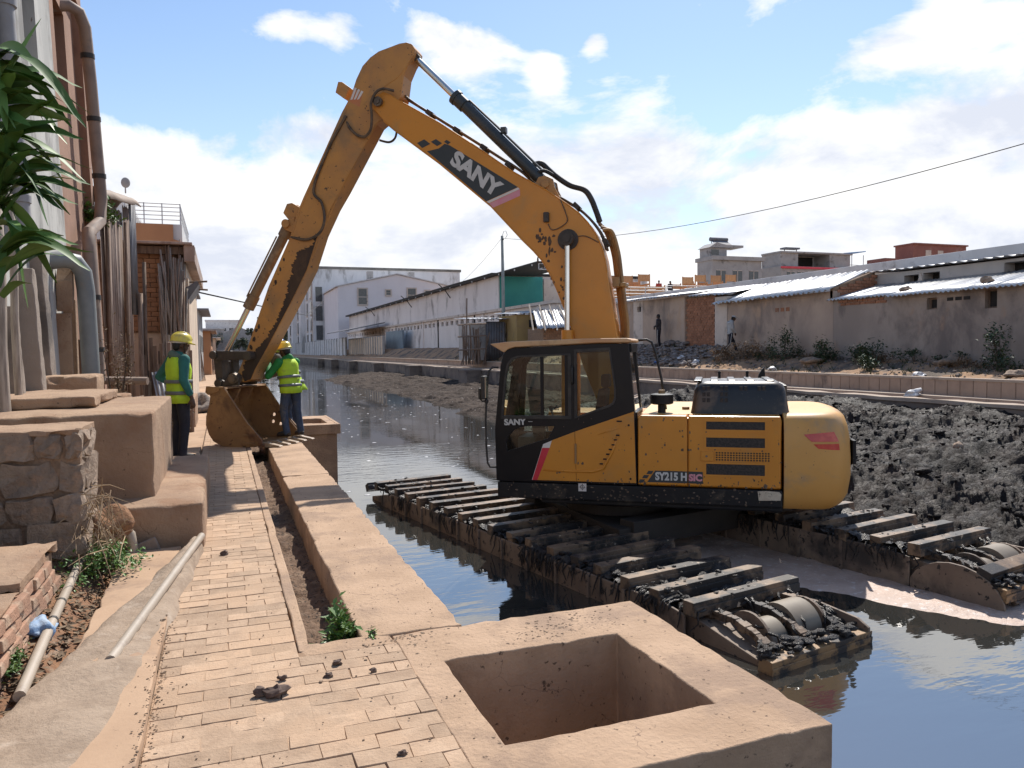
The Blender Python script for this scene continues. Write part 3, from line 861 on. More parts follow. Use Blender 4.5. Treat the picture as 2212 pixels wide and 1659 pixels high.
def excavator():
    EX = thing('excavator', 'yellow and black tracked excavator on muddy pontoon tracks reaching over the canal', 'excavator', (5.374, 9.935, 0), math.atan2(.575, -.818))
    NY = 1.30
    # ---- revolving deck
    d = MB()
    d.box((-2.14, -1.29, -.50), (1.49, NY - .012, -.285))
    d.box((-2.14, 1.10, -.56), (.9, 1.24, -.501)); d.box((-2.0, -.5, -.60), (1.1, .5, -.501))
    deck = d.build('deck_frame', DBLK, EX, bevel=.018)
    st = MB(); st.box((.285, NY - .010, -.375), (.39, NY - .0065, -.265)); s = st.build('target_sticker', WHT, deck)
    tg = MB()
    for r_ in (.026,):
        tg.tube([(.3375 + r_ * math.cos(a * math.pi / 12), NY - .005, -.32 + r_ * math.sin(a * math.pi / 12)) for a in range(25)], .0028, 4)
    tg.box((.297, NY - .006, -.3225), (.378, NY - .003, -.3175)); tg.box((.335, NY - .006, -.361), (.340, NY - .003, -.279))
    tg.build('target_mark', BLK, deck)
    lb = MB(); lb.prism([(-1.86, -.415), (-1.845, -.30), (-1.95, -.292), (-2.10, -.30), (-2.125, -.33), (-2.115, -.405), (-1.98, -.41)], NY - .011, NY - .006)
    fixn(lb.build('worn_label', mat('worn_label_paper', (.62, .55, .43), (.5, .42, .32), scale=12, rough=.8, dirt=(.12, .09, .07), dscale=22, dmin=.57, dmax=.63), deck))
    # ---- engine bay and side panels
    bay = MB(); bay.box((-2.13, -1.26, -.283), (-.375, NY - .05, .60)); bay.box((-.375, -1.28, -.283), (1.15, -.42, .52)); bay.box((-.374, -.38, -.28), (.1, .28, .3))
    bay.build('body_core', YEL, EX, bevel=.03)
    plate('rear_cab_panel', [(-.385, -.262), (-.385, .60), (-.42, .628), (-1.0, .628), (-1.0, -.262)], 1.02, NY, YEL, EX, .016)
    door = plate('engine_door', [(-1.012, -.262), (-1.012, .628), (-2.115, .628), (-2.115, -.262)], 1.02, NY, YEL, EX, .016)
    fr = MB()
    for (z0, z1) in ((.455, .565), (.235, .365), (-.11, .035)):
        fr.box((-1.935, NY - .03, z0), (-1.225, NY + .0035, z1))
    fr.build('mesh_grille', MESHB, door, bevel=.006)
    for (z0, z1) in ((.455, .565), (.235, .365), (-.11, .035)):
        ff = MB(); holed(ff, [(-1.955, z0 - .02), (-1.205, z0 - .02), (-1.205, z1 + .02), (-1.955, z1 + .02)], [[(-1.93, z0 + .005), (-1.93, z1 - .005), (-1.23, z1 - .005), (-1.23, z0 + .005)]], NY - .002, NY + .007)
        fixn(ff.build('grille_frame', YEL, door))
    hg = MB(); hg.box((-1.99, NY + .0005, .068), (-1.34, NY + .003, .185), 1)
    nx, nz = 19, 4
    for i in range(nx + 1):
        x = lerp(-1.99, -1.34, i / nx); hg.box((x - .006, NY + .0032, .066), (x + .006, NY + .0085, .187), 0)
    for j in range(nz + 1):
        z = lerp(.068, .185, j / nz); hg.box((-1.995, NY + .0033, z - .005), (-1.335, NY + .0082, z + .005), 0)
    hg.build('vent_lattice', [YEL, MESHB], door)
    lt = MB(); lt.box((-1.32, NY - .001, .062), (-1.165, NY + .012, .188)); lt.build('door_latch', YEL, door, bevel=.008)
    lk = MB(); lk.cyl((-1.235, NY + .012, .125), (-1.235, NY + .02, .125), .014); lk.build('lock', STEEL, door)
    # model lettering on a dark strip with three diamonds
    strip = plate('model_strip', [(-.60, -.075), (-.50, -.225), (-1.0, -.225), (-1.0, -.075)], NY + .001, NY + .004, DEC, EX, 0)
    strip2 = plate('model_strip', [(-1.013, -.075), (-1.013, -.225), (-1.19, -.225), (-1.19, -.075)], NY + .001, NY + .004, DEC, door, 0)
    for k, (x, z) in enumerate(((-.425, -.212), (-.475, -.155), (-.53, -.10))):
        plate('decal_diamond', [(x + .04, z - .022), (x - .025, z - .022), (x - .05, z + .02), (x + .015, z + .02)], NY + .001, NY + .004, DEC, EX, 0)
    on_side(text_mesh('model_lettering', 'SY215 H', .135, SILV, bold=.006, sx=.82), 'model_lettering', -.80, -.15, NY + .0055, parent=strip)
    on_side(text_mesh('model_lettering', 'SIC', .115, PINK, bold=.006), 'model_lettering', -1.10, -.155, NY + .0055, parent=door)
    # ---- deck top, hood, pre-cleaner
    top = MB(); top.box((-2.12, -1.2, .601), (-.40, 1.02, .632)); top.build('top_cover', YTOP, EX, bevel=.012)
    hd = MB()
    def hood_ring(z, e): return [(-1.06 + e * .6, 1.03 - e), (-2.20 - e * .0, 1.03 - e), (-2.20, -.35 + e), (-1.06 + e * .6, -.35 + e)]
    prof = [(.633, .0), (.70, .015), (.93, .045), (1.0, .075), (1.035, .13), (1.04, .2)]
    vs = []
    NPR = None
    for z, e in prof:
        x0, x1, y0, y1 = -2.25 + e, -1.03 - e, -.42 + e, 1.02 - e
        rr = .10
        ring = []
        for (cx, cy, a0) in ((x1 - rr, y1 - rr, 0), (x0 + rr, y1 - rr, 90), (x0 + rr, y0 + rr, 180), (x1 - rr, y0 + rr, 270)):
            for q in range(5):
                a = R(a0 + q * 22.5); ring.append((cx + rr * math.cos(a), cy + rr * math.sin(a), z))
        vs += ring; NPR = len(ring)
    fs = [(i * NPR + j, i * NPR + (j + 1) % NPR, (i + 1) * NPR + (j + 1) % NPR, (i + 1) * NPR + j) for i in range(len(prof) - 1) for j in range(NPR)]
    fs.append(tuple(range((len(prof) - 1) * NPR, len(prof) * NPR)))
    hd.add(vs, fs)
    HOODM = mat('dusty_black_hood', (.011, .012, .014), (.018, .019, .02), rough=.36, scale=2, dirt=(.10, .07, .045), dscale=1.2, dmin=.50, dmax=.60, dirt_or_glint=(.09, .08, .07), d2scale=40, d2min=.66, d2max=.7)
    hood = hd.build('engine_hood', HOODM, EX, smooth=50)
    hb = MB()                                                   # vent slots and moulded ribs of the hood
    for gx in (-1.20, -1.42, -1.66, -1.88):
        for c in range(2):
            for k in range(3 if gx > -1.5 else 1):
                x = gx - c * .055; z = .955 - k * .075
                yy = 1.02 - (.015 + (z - .7) * .130) + .004
                hb.box((x - .02, yy - .02, z - .027), (x + .02, yy, z + .027))
    hb.build('hood_vent', MESHB, hood)
    hr = MB()
    for gx in (-1.12, -1.33, -1.55, -1.78, -2.02):
        hr.box((gx - .05, -.3, 1.035), (gx + .05, .86, 1.056))
    for gy in (-.2, .08, .36, .64):
        hr.box((-2.235, gy - .07, .72), (-2.17, gy + .07, .985))
    hr.build('hood_rib', HOODM, hood, bevel=.012)
    lug = MB()
    for gx in (-1.4, -1.78): lug.box((gx - .018, -.25, 1.0), (gx + .018, -.2, 1.13)); lug.cyl((gx, -.26, 1.12), (gx, -.19, 1.12), .022)
    lug.build('lifting_eye', DBLK, EX, bevel=.004)
    ep = MB(); ep.prism([(-1.93, 1.0), (-2.04, 1.0), (-2.03, 1.19), (-1.99, 1.15), (-1.95, 1.08)], -.55, -.45); fixn(ep.build('exhaust_pipe', DBLK, EX, bevel=.006))
    ac = MB(); ac.cyl((-.66, .9, .625), (-.66, .9, .745), .052, .05, 18); ac.cyl((-.66, .9, .742), (-.66, .9, .755), .12, .15, 24); ac.cyl((-.66, .9, .755), (-.66, .9, .872), .15, .15, 24); ac.cyl((-.66, .9, .872), (-.66, .9, .885), .15, .10, 24)
    aco = ac.build('air_precleaner', DBLK, EX, smooth=40)
    cp = MB(); cp.cyl((-.66, .9, .884), (-.66, .9, .93), .045, .042, 14); cp.build('precleaner_cap', PIPEY, aco, smooth=40)
    fc = MB(); fc.cyl((-.95, .35, .632), (-.95, .35, .668), .05, .05, 14); fc.build('filler_cap', PIPEY, EX, smooth=40)
    # ---- counterweight
    cwb = MB()
    PL = [(-2.155, 1.295), (-2.50, 1.285), (-2.72, 1.255), (-2.83, 1.18), (-2.905, 1.06), (-2.97, .89), (-3.01, .66), (-3.035, .35)]
    def plan(e, drop=0):
        half = [(-2.155, PL[0][1] - e)] + [(-2.2 + (x + 2.2) * (1 - e / .75) if x < -2.2 else x, y * (1 - e / 1.3)) for x, y in PL[1:]]
        return half + [(x, -y) for x, y in reversed(half)]
    rings = [(-.53, .15), (-.48, .085), (-.36, .03), (-.15, .0), (.10, 0), (.32, .012), (.48, .04), (.575, .075), (.625, .12), (.645, .17), (.652, .24)]
    vs = []; n = len(plan(0))
    for z, e in rings: vs += [(x, y, z + (.03 * max(0, (-x - 2.3)) if z > .5 else 0)) for x, y in plan(e)]
    fs = [(i * n + j, i * n + (j + 1) % n, (i + 1) * n + (j + 1) % n, (i + 1) * n + j) for i in range(len(rings) - 1) for j in range(n)]
    fs.append(tuple(range((len(rings) - 1) * n, len(rings) * n))); fs.append(tuple(range(n - 1, -1, -1)))
    cwb.add(vs, fs)
    CWM = mat('counterweight_paint', (.66, .355, .10), (.62, .32, .08), scale=1.1, rough=.5, bump=.06, bscale=6, dirt=(.38, .26, .15), dscale=1.3, dmin=.52, dmax=.7, dirt_or_glint=(.07, .045, .03), d2scale=26, d2min=.685, d2max=.715)
    cwo = fixn(cwb.build('counterweight', CWM, EX, smooth=32))
    def yo(x):
        for (x0, y0), (x1, y1) in zip(PL[:-1], PL[1:]):
            if x1 <= x <= x0: return lerp(y0, y1, (x - x0) / (x1 - x0))
        return PL[-1][1]
    for quad in (((-2.38, .41), (-2.73, .445), (-2.79, .325), (-2.47, .325)), ((-2.49, .295), (-2.79, .300), (-2.80, .22), (-2.55, .24))):
        mbr = MB(); K = 8; vs = []
        for i in range(K + 1):
            u = i / K
            tp, bt = (lerp(quad[0][0], quad[1][0], u), lerp(quad[0][1], quad[1][1], u)), (lerp(quad[3][0], quad[2][0], u), lerp(quad[3][1], quad[2][1], u))
            for j in range(4):
                x, z = lerp(tp[0], bt[0], j / 3), lerp(tp[1], bt[1], j / 3)
                e = .012 + .03 * max(0, (z - .32) / .15); vs += [(x, yo(x) * (1 - e / 1.3) + .008, z)]
        mbr.add(vs, [(i * 4 + j, i * 4 + j + 1, i * 4 + j + 5, i * 4 + j + 4) for i in range(K) for j in range(3)]); fixn(mbr.build('rear_reflector', REFL, cwo, smooth=True))
    vv = MB()
    for k in range(5): vv.box((-3.0, -.75 + k * .34, .0), (-3.045, -.52 + k * .34, .3))
    vv.build('rear_recess', DBLK, cwo, bevel=.01)
    fl = MB()
    for (x, y) in ((-2.32, .75), (-2.38, .35), (-2.55, .5)): fl.box((x - .07, y - .1, .63), (x + .07, y + .1, .652))
    fl.build('top_recess', CWM, cwo, bevel=.01)
    # ---- cab
    cab = MB()
    OUT = [(1.50, -.27), (1.512, .42), (1.425, 1.26), (1.385, 1.42), (1.33, 1.475), (1.25, 1.50), (.13, 1.545), (-.27, 1.545), (-.345, .69), (-.372, -.27)]
    W1 = [(1.395, .605), (1.345, 1.12), (1.31, 1.27), (1.25, 1.35), (1.17, 1.378), (.9, 1.39), (.515, 1.40), (.515, .61)]
    W2 = [(.40, .605), (.40, 1.44), (-.02, 1.46), (-.085, .98), (-.085, .85), (-.06, .79), (-.01, .755)]
    W3 = [(1.345, .13), (1.355, .24), (1.32, .34), (1.25, .41), (1.15, .455), (1.08, .468), (.70, .475), (.76, .36), (.79, .31)]
    holed(cab, OUT, [W1, W2, W3], NY - .045, NY)
    holed(cab, OUT, [[(1.35, .30), (1.30, 1.25), (1.2, 1.40), (.0, 1.44), (-.15, .7), (0, .3)]], .30, .345)
    # front and rear, pillars and sills
    for (y0, y1) in ((1.19, 1.254), (.346, .41)):
        cab.prism([(1.50, -.27), (1.512, .42), (1.425, 1.26), (1.385, 1.42), (1.33, 1.475), (1.27, 1.44), (1.35, 1.25), (1.43, .42), (1.43, -.27)], y0, y1)
        cab.prism([(-.372, -.27), (-.345, .69), (-.27, 1.545), (-.21, 1.545), (-.29, .69), (-.31, -.27)], y0, y1)
    cab.box((1.42, .41, -.27), (1.50, 1.19, -.1)); cab.box((-.37, .41, -.27), (-.31, 1.19, .66)); cab.box((-.30, .41, 1.43), (-.22, 1.19, 1.545)); cab.box((1.26, .41, 1.44), (1.33, 1.19, 1.50))
    cab.box((-.3, .346, -.27), (1.42, 1.254, -.20))
    cabo = fixn(cab.build('cab_shell', BLK, EX, bevel=.006))
    ins = MB()                                                  # raised rubber surrounds
    for W in (W1, W2):
        c = (sum(p[0] for p in W) / len(W), sum(p[1] for p in W) / len(W))
        O2 = [(c[0] + (p[0] - c[0]) * 1.06 + math.copysign(.012, p[0] - c[0]), c[1] + (p[1] - c[1]) * 1.06 + math.copysign(.01, p[1] - c[1])) for p in W]
        holed(ins, O2, [W], NY + .001, NY + .010)
    fixn(ins.build('window_surround', RUB, cabo, bevel=.003))
    for nm, W, y in (('door_window', W1, NY - .03), ('side_window', W2, NY - .03), ('lower_window', W3, NY - .03), ('right_window', [(1.35, .30), (1.30, 1.25), (1.2, 1.40), (.0, 1.44), (-.15, .7), (0, .3)], .32)):
        gm = MB(); gm.add([(p[0], y, p[1]) for p in W], [tuple(range(len(W)))]); gm.build(nm, GLASS, cabo)
    gm = MB(); gm.add([(1.48, .41, -.1), (1.48, 1.19, -.1), (1.49, 1.19, .42), (1.49, .41, .42), (1.40, 1.19, 1.26), (1.40, .41, 1.26), (1.30, 1.19, 1.45), (1.30, .41, 1.45)], [(0, 1, 2, 3), (3, 2, 4, 5), (5, 4, 6, 7)]); gm.build('windscreen', GLASS, cabo)
    gm = MB(); gm.add([(-.335, .41, .66), (-.335, 1.19, .66), (-.255, 1.19, 1.43), (-.255, .41, 1.43)], [(0, 1, 2, 3)]); gm.build('rear_window', GLASS, cabo)
    sb = MB(); sb.box((.845, NY - .05, .615), (.885, NY - .008, 1.385)); sb.box((.515, NY - .04, .61), (.56, NY - .012, 1.40)); sb.build('sliding_pane_rail', BLK, cabo)
    # yellow lower panels: door and rear quarter
    dr = plate('door_panel', [(1.01, -.245), (.85, .235), (.715, .295), (.432, .405), (.416, -.245)], NY - .02, NY + .006, YEL, EX, .004)
    rq = plate('quarter_panel', [(.412, -.245), (.428, .407), (-.335, .675), (-.36, -.245)], NY - .02, NY + .006, YEL, EX, .004)
    plate('red_stripe', [(1.003, -.243), (.935, -.243), (.765, .185), (.865, .185)], NY + .007, NY + .009, REDD, dr, 0)
    plate('white_stripe', [(1.009, -.244), (.9955, -.244), (.857, .187), (.765, .187), (.735, .285), (.852, .235)], NY + .0068, NY + .0088, WHT, dr, 0)
    bl = MB()                                                   # pressed bulge of the lower panels
    bl.tube([(.85, NY + .002, -.11), (.5, NY + .004, -.115), (.2, NY + .004, -.112), (.06, NY + .004, -.07), (-.06, NY + .004, .16), (-.14, NY + .003, .40)], [.012, .016, .018, .02, .02, .012], 8)
    bl.tube([(.15, NY + .001, .36), (0, NY + .003, .42), (-.15, NY + .001, .46)], [.004, .014, .008], 8)
    bl.build('pressed_rib', YEL, rq, smooth=True)
    for (x, z, w) in ((-.15, .55, .034), (-.13, .37, .022), (-.10, .31, .022), (-.07, .245, .022), (-.035, .185, .022), (0, .122, .022), (.038, .058, .022), (.085, -.005, .022)):
        sl = MB(); sl.box((x - w, NY + .006, z - .009), (x + w, NY + .0095 + .012, z + .009))
        sl.build('vent_slot', BLK, rq, bevel=.004)
    bt = MB()
    for (x, z) in ((-.27, .50), (-.29, -.19)): bt.cyl((x, NY + .006, z), (x, NY + .012, z), .014, None, 10)
    bt.build('bolt', BLK, rq)
    hn = MB(); hn.cyl((.42, NY + .012, -.01), (.42, NY + .012, .25), .014, None, 10); hn.build('door_hinge', PIPEY, EX, smooth=40)
    hh = MB(); hh.tube([(.455, NY + .01, 1.26), (.455, NY + .045, 1.23), (.455, NY + .045, 1.06), (.455, NY + .01, 1.03)], .014, 8); hh.build('door_handle', RUB, cabo, smooth=True)
    on_side(text_mesh('cab_lettering', 'SANY', .11, SILV, bold=.005, sx=1.05), 'cab_lettering', 1.235, .52, NY + .003, right=(-1, .035), parent=cabo)
    dsh = MB(); dsh.box((.995, NY + .001, .527), (1.05, NY + .003, .533)); dsh.build('dash_mark', SILV, cabo)
    wt = MB()
    tri = [(.645, .69), (.705, .69), (.675, .745)]
    for i in range(3):
        a, b_ = tri[i], tri[(i + 1) % 3]; wt.tube([(a[0], NY - .027, a[1]), (b_[0], NY - .027, b_[1])], .004, 4)
    wt.box((.672, NY - .029, .705), (.678, NY - .026, .727)); wt.build('warning_triangle', BLK, cabo)
    # roof and visor
    rf = MB()
    prof = [(1.565, 1.562), (1.37, 1.445), (1.31, 1.49), (1.22, 1.515), (.13, 1.556), (-.29, 1.556), (-.315, 1.575), (-.30, 1.60), (-.25, 1.612), (.3, 1.615), (1.3, 1.590)]
    rf.prism(prof, .27, NY + .02)
    fixn(rf.build('roof_visor', mat('faded_orange_roof', (.60, .32, .15), (.64, .42, .22), scale=2, rough=.5, dirt=(.45, .28, .15), dscale=2), EX, bevel=.018, seg=3))
    # seat, console, monitor, levers
    se = MB(); se.box((.12, .62, -.05), (.62, 1.02, .22)); se.prism([(.12, .2), (.28, .2), (.16, .95), (.05, .95)], .62, 1.02); se.box((.02, .72, .96), (.14, .92, 1.14))
    fixn(se.build('seat', mat('seat_fabric', (.03, .03, .032), (.045, .042, .04), rough=.9, scale=12), EX, bevel=.03))
    co = MB(); co.box((.15, 1.06, -.2), (.7, 1.2, .42)); co.prism([(.95, .25), (1.12, .25), (1.20, .93), (1.0, .93)], .66, .72); co.box((1.0, .5, -.2), (1.25, 1.1, .30)); co.tube([(.72, 1.12, .42), (.76, 1.12, .62), (.80, 1.1, .72)], [.014, .014, .03], 8)
    fixn(co.build('console', mat('console_plastic', (.06, .055, .05), (.09, .08, .07), rough=.6), EX, bevel=.01))
    # hand rails and mirror
    hr = MB(); hr.tube([(1.46, 1.27, 1.245), (1.53, 1.31, 1.25), (1.575, 1.33, 1.20), (1.59, 1.33, 1.12), (1.615, 1.33, .82), (1.63, 1.33, .54), (1.625, 1.33, .2), (1.61, 1.33, -.03), (1.58, 1.32, -.085), (1.50, 1.28, -.09)], .014, 8)
    hr.tube([(1.615, 1.33, .80), (1.66, 1.36, .80), (1.69, 1.37, .83)], .011, 8); hr.ball((1.615, 1.33, .80), (.03, .03, .04), 8, 6)
    hr.build('front_handrail', RUB, EX, smooth=True)
    mi = MB(); mi.box((1.60, 1.30, .83), (1.66, 1.46, 1.14)); mi.box((1.662, 1.32, .83), (1.70, 1.44, .98)); mo = mi.build('side_mirror', RUB, EX, bevel=.022, seg=3)
    mg = MB(); mg.box((1.592, 1.315, .85), (1.5985, 1.445, 1.12)); mg.build('mirror_glass', CHR, mo)
    rr = MB(); rr.tube([(-.30, .32, 1.59), (-.42, .32, 1.60), (-.49, .32, 1.56), (-.54, .32, 1.42), (-.62, .32, 1.05), (-.68, .32, .63)], .017, 8); rr.build('rear_handrail', RUB, EX, smooth=True)

    # ---- boom (local x,z outline), arm, linkage, bucket
    BT = [(3.42, 5.36), (3.22, 5.22), (2.6, 4.845), (1.95, 4.39), (1.52, 4.075), (1.30, 3.94), (1.0, 3.76), (.71, 3.555), (.53, 3.41), (.40, 3.265), (.29, 3.10), (.215, 2.93), (.165, 2.75), (.135, 2.55), (.0, 1.67), (-.22, .95), (-.30, .62)]
    BB = [(-.18, .42), (.05, .40), (.22, .55), (.48, 1.2), (.75, 2.05), (.84, 2.28), (.95, 2.54), (1.07, 2.75), (1.20, 2.90), (1.36, 3.06), (1.83, 3.575), (2.61, 4.245), (3.33, 4.80), (3.50, 4.95)]
    HB = .235
    bm_ = MB(); bm_.prism(BT + BB, -HB, HB)
    for yy in (-.235, .20):                                      # fork cheeks round the arm
        bm_.prism([(3.42, 5.355), (3.50, 5.40)] + [(3.57 + .135 * math.cos(R(a)), 5.235 + .135 * math.sin(R(a))) for a in range(100, -60, -20)] + [(3.50, 4.955), (3.15, 4.70), (3.05, 5.06)], yy, yy + .0355 if yy > 0 else yy + .035)
    boom = fixn(bm_.build('boom', YEL, EX, bevel=.014))
    fl = MB()                                                   # flange edges proud of the web
    def edge(pts, dz):
        for s in (HB - .002,):
            fl.tube([(x, s, z) for x, z in pts], .009, 5); 
    edge(BB[4:], 0); edge(BT[1:14], 0)
    fl.build('flange', YEL, boom)
    pn = MB(); pn.cyl((3.57, -.29, 5.235), (3.57, .295, 5.235), .072, None, 14); pn.cyl((3.57, .295, 5.235), (3.57, .315, 5.235), .045, None, 6)
    pn.build('boom_pin', STEEL, boom, smooth=40)
    bp = MB(); bp.cyl((.69, -.36, 3.04), (.69, .40, 3.04), .10, None, 20); bp.cyl((.69, .235, 3.04), (.69, .26, 3.04), .15, None, 20); bp.cyl((.69, .4, 3.04), (.69, .42, 3.04), .06, None, 12)
    bp.build('boom_cylinder_pin', DSTEEL, boom, smooth=40)
    # boom decal: dark parallelogram, lettering, stripes, diamonds
    dd = HB + .003
    dec = plate('name_decal', [(2.81, 4.445), (2.62, 4.475), (2.53, 4.535), (2.45, 4.505), (1.42, 3.83), (1.90, 3.655)], HB + .0005, dd, DEC, boom, 0)
    plate('white_stripe', [(1.42, 3.825), (1.395, 3.80), (1.86, 3.625), (1.895, 3.65)], HB + .0006, dd, WHT, boom, 0)
    plate('pink_stripe', [(1.39, 3.797), (1.39, 3.705), (1.80, 3.555), (1.855, 3.62)], HB + .0006, dd, PINK, boom, 0)
    for q in ([(2.965, 4.58), (2.85, 4.625), (2.755, 4.55), (2.885, 4.50)], [(2.745, 4.58), (2.665, 4.615), (2.57, 4.545), (2.65, 4.51)], [(2.54, 4.565), (2.50, 4.59), (2.435, 4.55), (2.48, 4.52)]):
        plate('decal_diamond', q, HB + .0005, dd, DEC, boom, 0)
    on_side(text_mesh('name_lettering', 'SANY', .30, SILV, bold=.014, shear=-.08, sx=1.16), 'name_lettering', 2.055, 4.055, dd + .0018, right=(-.70, -.545), parent=boom)
    # boom cylinders (one each side), hidden below by the cab
    for s in (.315, -.315):
        c = MB(); c.cyl((.70, s, 1.75), (.71, s, .45), .085, None, 16); bc = c.build('boom_cylinder', YEL, EX, smooth=40)
        c = MB(); c.cyl((.69, s, 3.0), (.70, s, 1.65), .040, None, 14); c.build('cylinder_rod', CHR, bc, smooth=40)
        c = MB(); c.cyl((.69, s - .06, 3.04), (.69, s + .06, 3.04), .085, None, 16); c.build('rod_eye', DSTEEL, bc, smooth=40)
    # arm cylinder
    ad = Vector((1.03 - 3.12, 0, 3.86 - 5.98)).normalized()
    P0, P1 = Vector((3.12, 0, 5.98)), Vector((1.03, 0, 3.86))
    L = (P1 - P0).length
    pt = lambda t: tuple(P0 + ad * (L * t))
    c = MB(); c.cyl(pt(.385), pt(.97), .088, None, 18); c.cyl(pt(.33), pt(.40), .105, None, 18); c.cyl(pt(.325), pt(.345), .118, None, 18); c.cyl((1.03, -.11, 3.86), (1.03, .11, 3.86), .11, None, 18)
    c.tube([tuple(Vector(pt(.40)) + Vector((-.075, 0, .075))), tuple(Vector(pt(.6)) + Vector((-.08, 0, .08))), tuple(Vector(pt(.93)) + Vector((-.08, 0, .08)))], .018, 6)
    q = Vector(pt(.64)) + Vector((-.10, 0, .10)); c.box((q.x - .04, -.05, q.z - .04), (q.x + .04, .05, q.z + .04))
    ac_ = c.build('arm_cylinder', mat('dark_cylinder_paint', (.035, .042, .045), (.05, .055, .056), rough=.4, scale=3, dirt=(.10, .085, .07), dscale=3), EX, smooth=40)
    c = MB(); c.cyl(pt(.02), pt(.345), .052, None, 16); c.build('cylinder_rod', CHR, ac_, smooth=40)
    c = MB(); c.cyl((3.12, -.10, 5.98), (3.12, .10, 5.98), .10, None, 18); c.prism([(3.19, 5.95), (3.06, 6.05), (2.98, 5.93), (3.08, 5.84)], -.07, .07); fixn(c.build('rod_eye', DSTEEL, ac_, smooth=40))
    c = MB()
    for s in (-.17, .12): c.prism([(1.22, 3.80), (1.13, 3.97), (1.03, 3.985), (.92, 3.93), (.90, 3.82), (.80, 3.62)], s, s + .05)
    c.cyl((1.03, -.2, 3.86), (1.03, .2, 3.86), .06, None, 14)
    fixn(c.build('cylinder_bracket', ARMY, boom, bevel=.006))
    # arm
    AU = [(3.03, 5.90), (3.00, 5.99), (3.05, 6.07), (3.14, 6.105), (3.25, 6.10), (3.59, 6.02), (3.73, 5.945), (3.86, 5.83), (3.97, 5.64), (4.06, 5.41), (4.225, 5.16), (4.62, 4.44), (4.92, 3.90)]
    AL = [(4.92, 3.90), (5.03, 3.68), (5.17, 3.29), (5.57, 2.54), (6.02, 1.48), (6.20, 1.10), (6.17, 1.03), (6.08, 1.0), (5.93, 1.04), (5.85, 1.20), (5.62, 1.55), (5.29, 2.08), (5.14, 2.32), (4.87, 2.78), (4.66, 3.32), (4.44, 3.72), (4.26, 3.98)]
    AR = [(3.66, 4.93), (3.44, 5.08), (3.24, 5.30), (3.19, 5.62), (3.10, 5.80)]
    AW = .165
    a = MB(); a.prism(AU + AL[1:] + AR, -AW, AW)
    arm = fixn(a.build('arm', ARMY, EX, bevel=.014))
    fw = MB()                                                   # weld seams of the box section
    fw.tube([(3.02, AW, 5.86), (3.28, AW, 5.60), (3.75, AW, 5.35)], .006, 4); fw.tube([(3.6, AW, 5.0), (4.2, AW, 4.10), (4.62, AW, 3.3), (4.78, AW, 2.95)], .008, 4); fw.tube([(4.1, AW, 5.25), (4.95, AW, 3.75), (5.15, AW, 3.25)], .008, 4)
    fw.build('weld_seam', ARMY, arm)
    rm = random.Random(14)
    left_ = [(4.73, 3.34), (4.77, 3.16), (5.03, 3.06), (5.11, 2.92), (5.21, 2.53), (5.32, 2.23), (5.47, 1.96), (5.63, 1.73), (5.87, 1.48), (6.06, 1.30), (6.10, 1.10)]
    right_ = [(6.05, 1.015), (5.935, 1.05), (5.86, 1.20), (5.63, 1.55), (5.30, 2.08), (5.15, 2.32), (4.88, 2.78), (4.68, 3.30)]
    fine_ = []
    for i in range(len(left_) - 1):
        a_, b_ = left_[i], left_[i + 1]; k_ = max(1, int(math.hypot(b_[0] - a_[0], b_[1] - a_[1]) / .012))
        for j in range(k_):
            x, z = lerp(a_[0], b_[0], j / k_), lerp(a_[1], b_[1], j / k_)
            w_ = .05 * mnoise.noise((x * 6, z * 6, 2)) + .05 * mnoise.noise((x * 31, z * 31, 4)) + .03 * mnoise.noise((x * 70, z * 70, 7)); fine_.append((min(x + w_ * .8, 6.09), z + w_ * .3))
    ml = MB(); holed(ml, fine_ + right_, [], AW + .0004, AW + .0035); fixn(ml.build('mud_coat', ARML, arm))
    ms = MB()
    for i in range(70):
        t_ = rm.random(); x, z = lerp(5.0, 5.95, t_) + rm.uniform(.02, .2) * (1 - t_ * .6), lerp(3.55, 1.5, t_) + rm.uniform(-.1, .1)
        if x > lerp(5.17, 6.02, max(0, (3.29 - z) / 1.81)) - .03 or z > 3.4: continue
        r_ = rm.uniform(.008, .03); ms.rock((x, AW + .001, z), (r_ * .8, .004, r_ * rm.uniform(1, 1.8)), 0, i, 7, 4, .4)
    ms.build('mud_splashes', ARML, arm, kind='stuff')
    bs = MB()
    for i in range(170):
        x, z = rm.uniform(-2.12, -.4) if rm.random() < .8 else rm.uniform(-.3, .7), -.26 + .85 * rm.random() ** 2.2
        r_ = rm.uniform(.004, .011) * (2 if rm.random() < .05 else 1); bs.rock((x, NY + (.006 if x > -.37 else .0), z), (r_, .003, r_ * rm.uniform(.8, 1.8)), 0, i, 6, 4, .4)
    for i in range(120): bs.rock((rm.uniform(-2.1, 1.4), NY - .012, rm.uniform(-.5, -.29)), (rm.uniform(.006, .02), .004, rm.uniform(.005, .014)), 0, i, 6, 4, .4)
    bs.build('mud_splashes', mat('dried_splash', (.09, .06, .04), (.17, .125, .09), rough=.9, scale=8), EX, kind='stuff')
    stp = MB()
    for k in range(3):
        u = k * .055
        stp.prism([(4.07 - u, 5.335 - u * .05), (4.035 - u, 5.34 - u * .05), (3.96 - u, 5.50 - u * .55), (3.995 - u, 5.515 - u * .5)], AW + .0012, AW + .003)
    fixn(stp.build('warning_stripe', WHT, arm)); 
    ws = plate('warning_sticker', [(4.085, 5.31), (4.01, 5.515), (3.865, 5.39), (3.92, 5.215)], AW + .0002, AW + .001, mat('faded_orange_sticker', (.55, .20, .08), (.5, .24, .12), rough=.6), arm, 0)
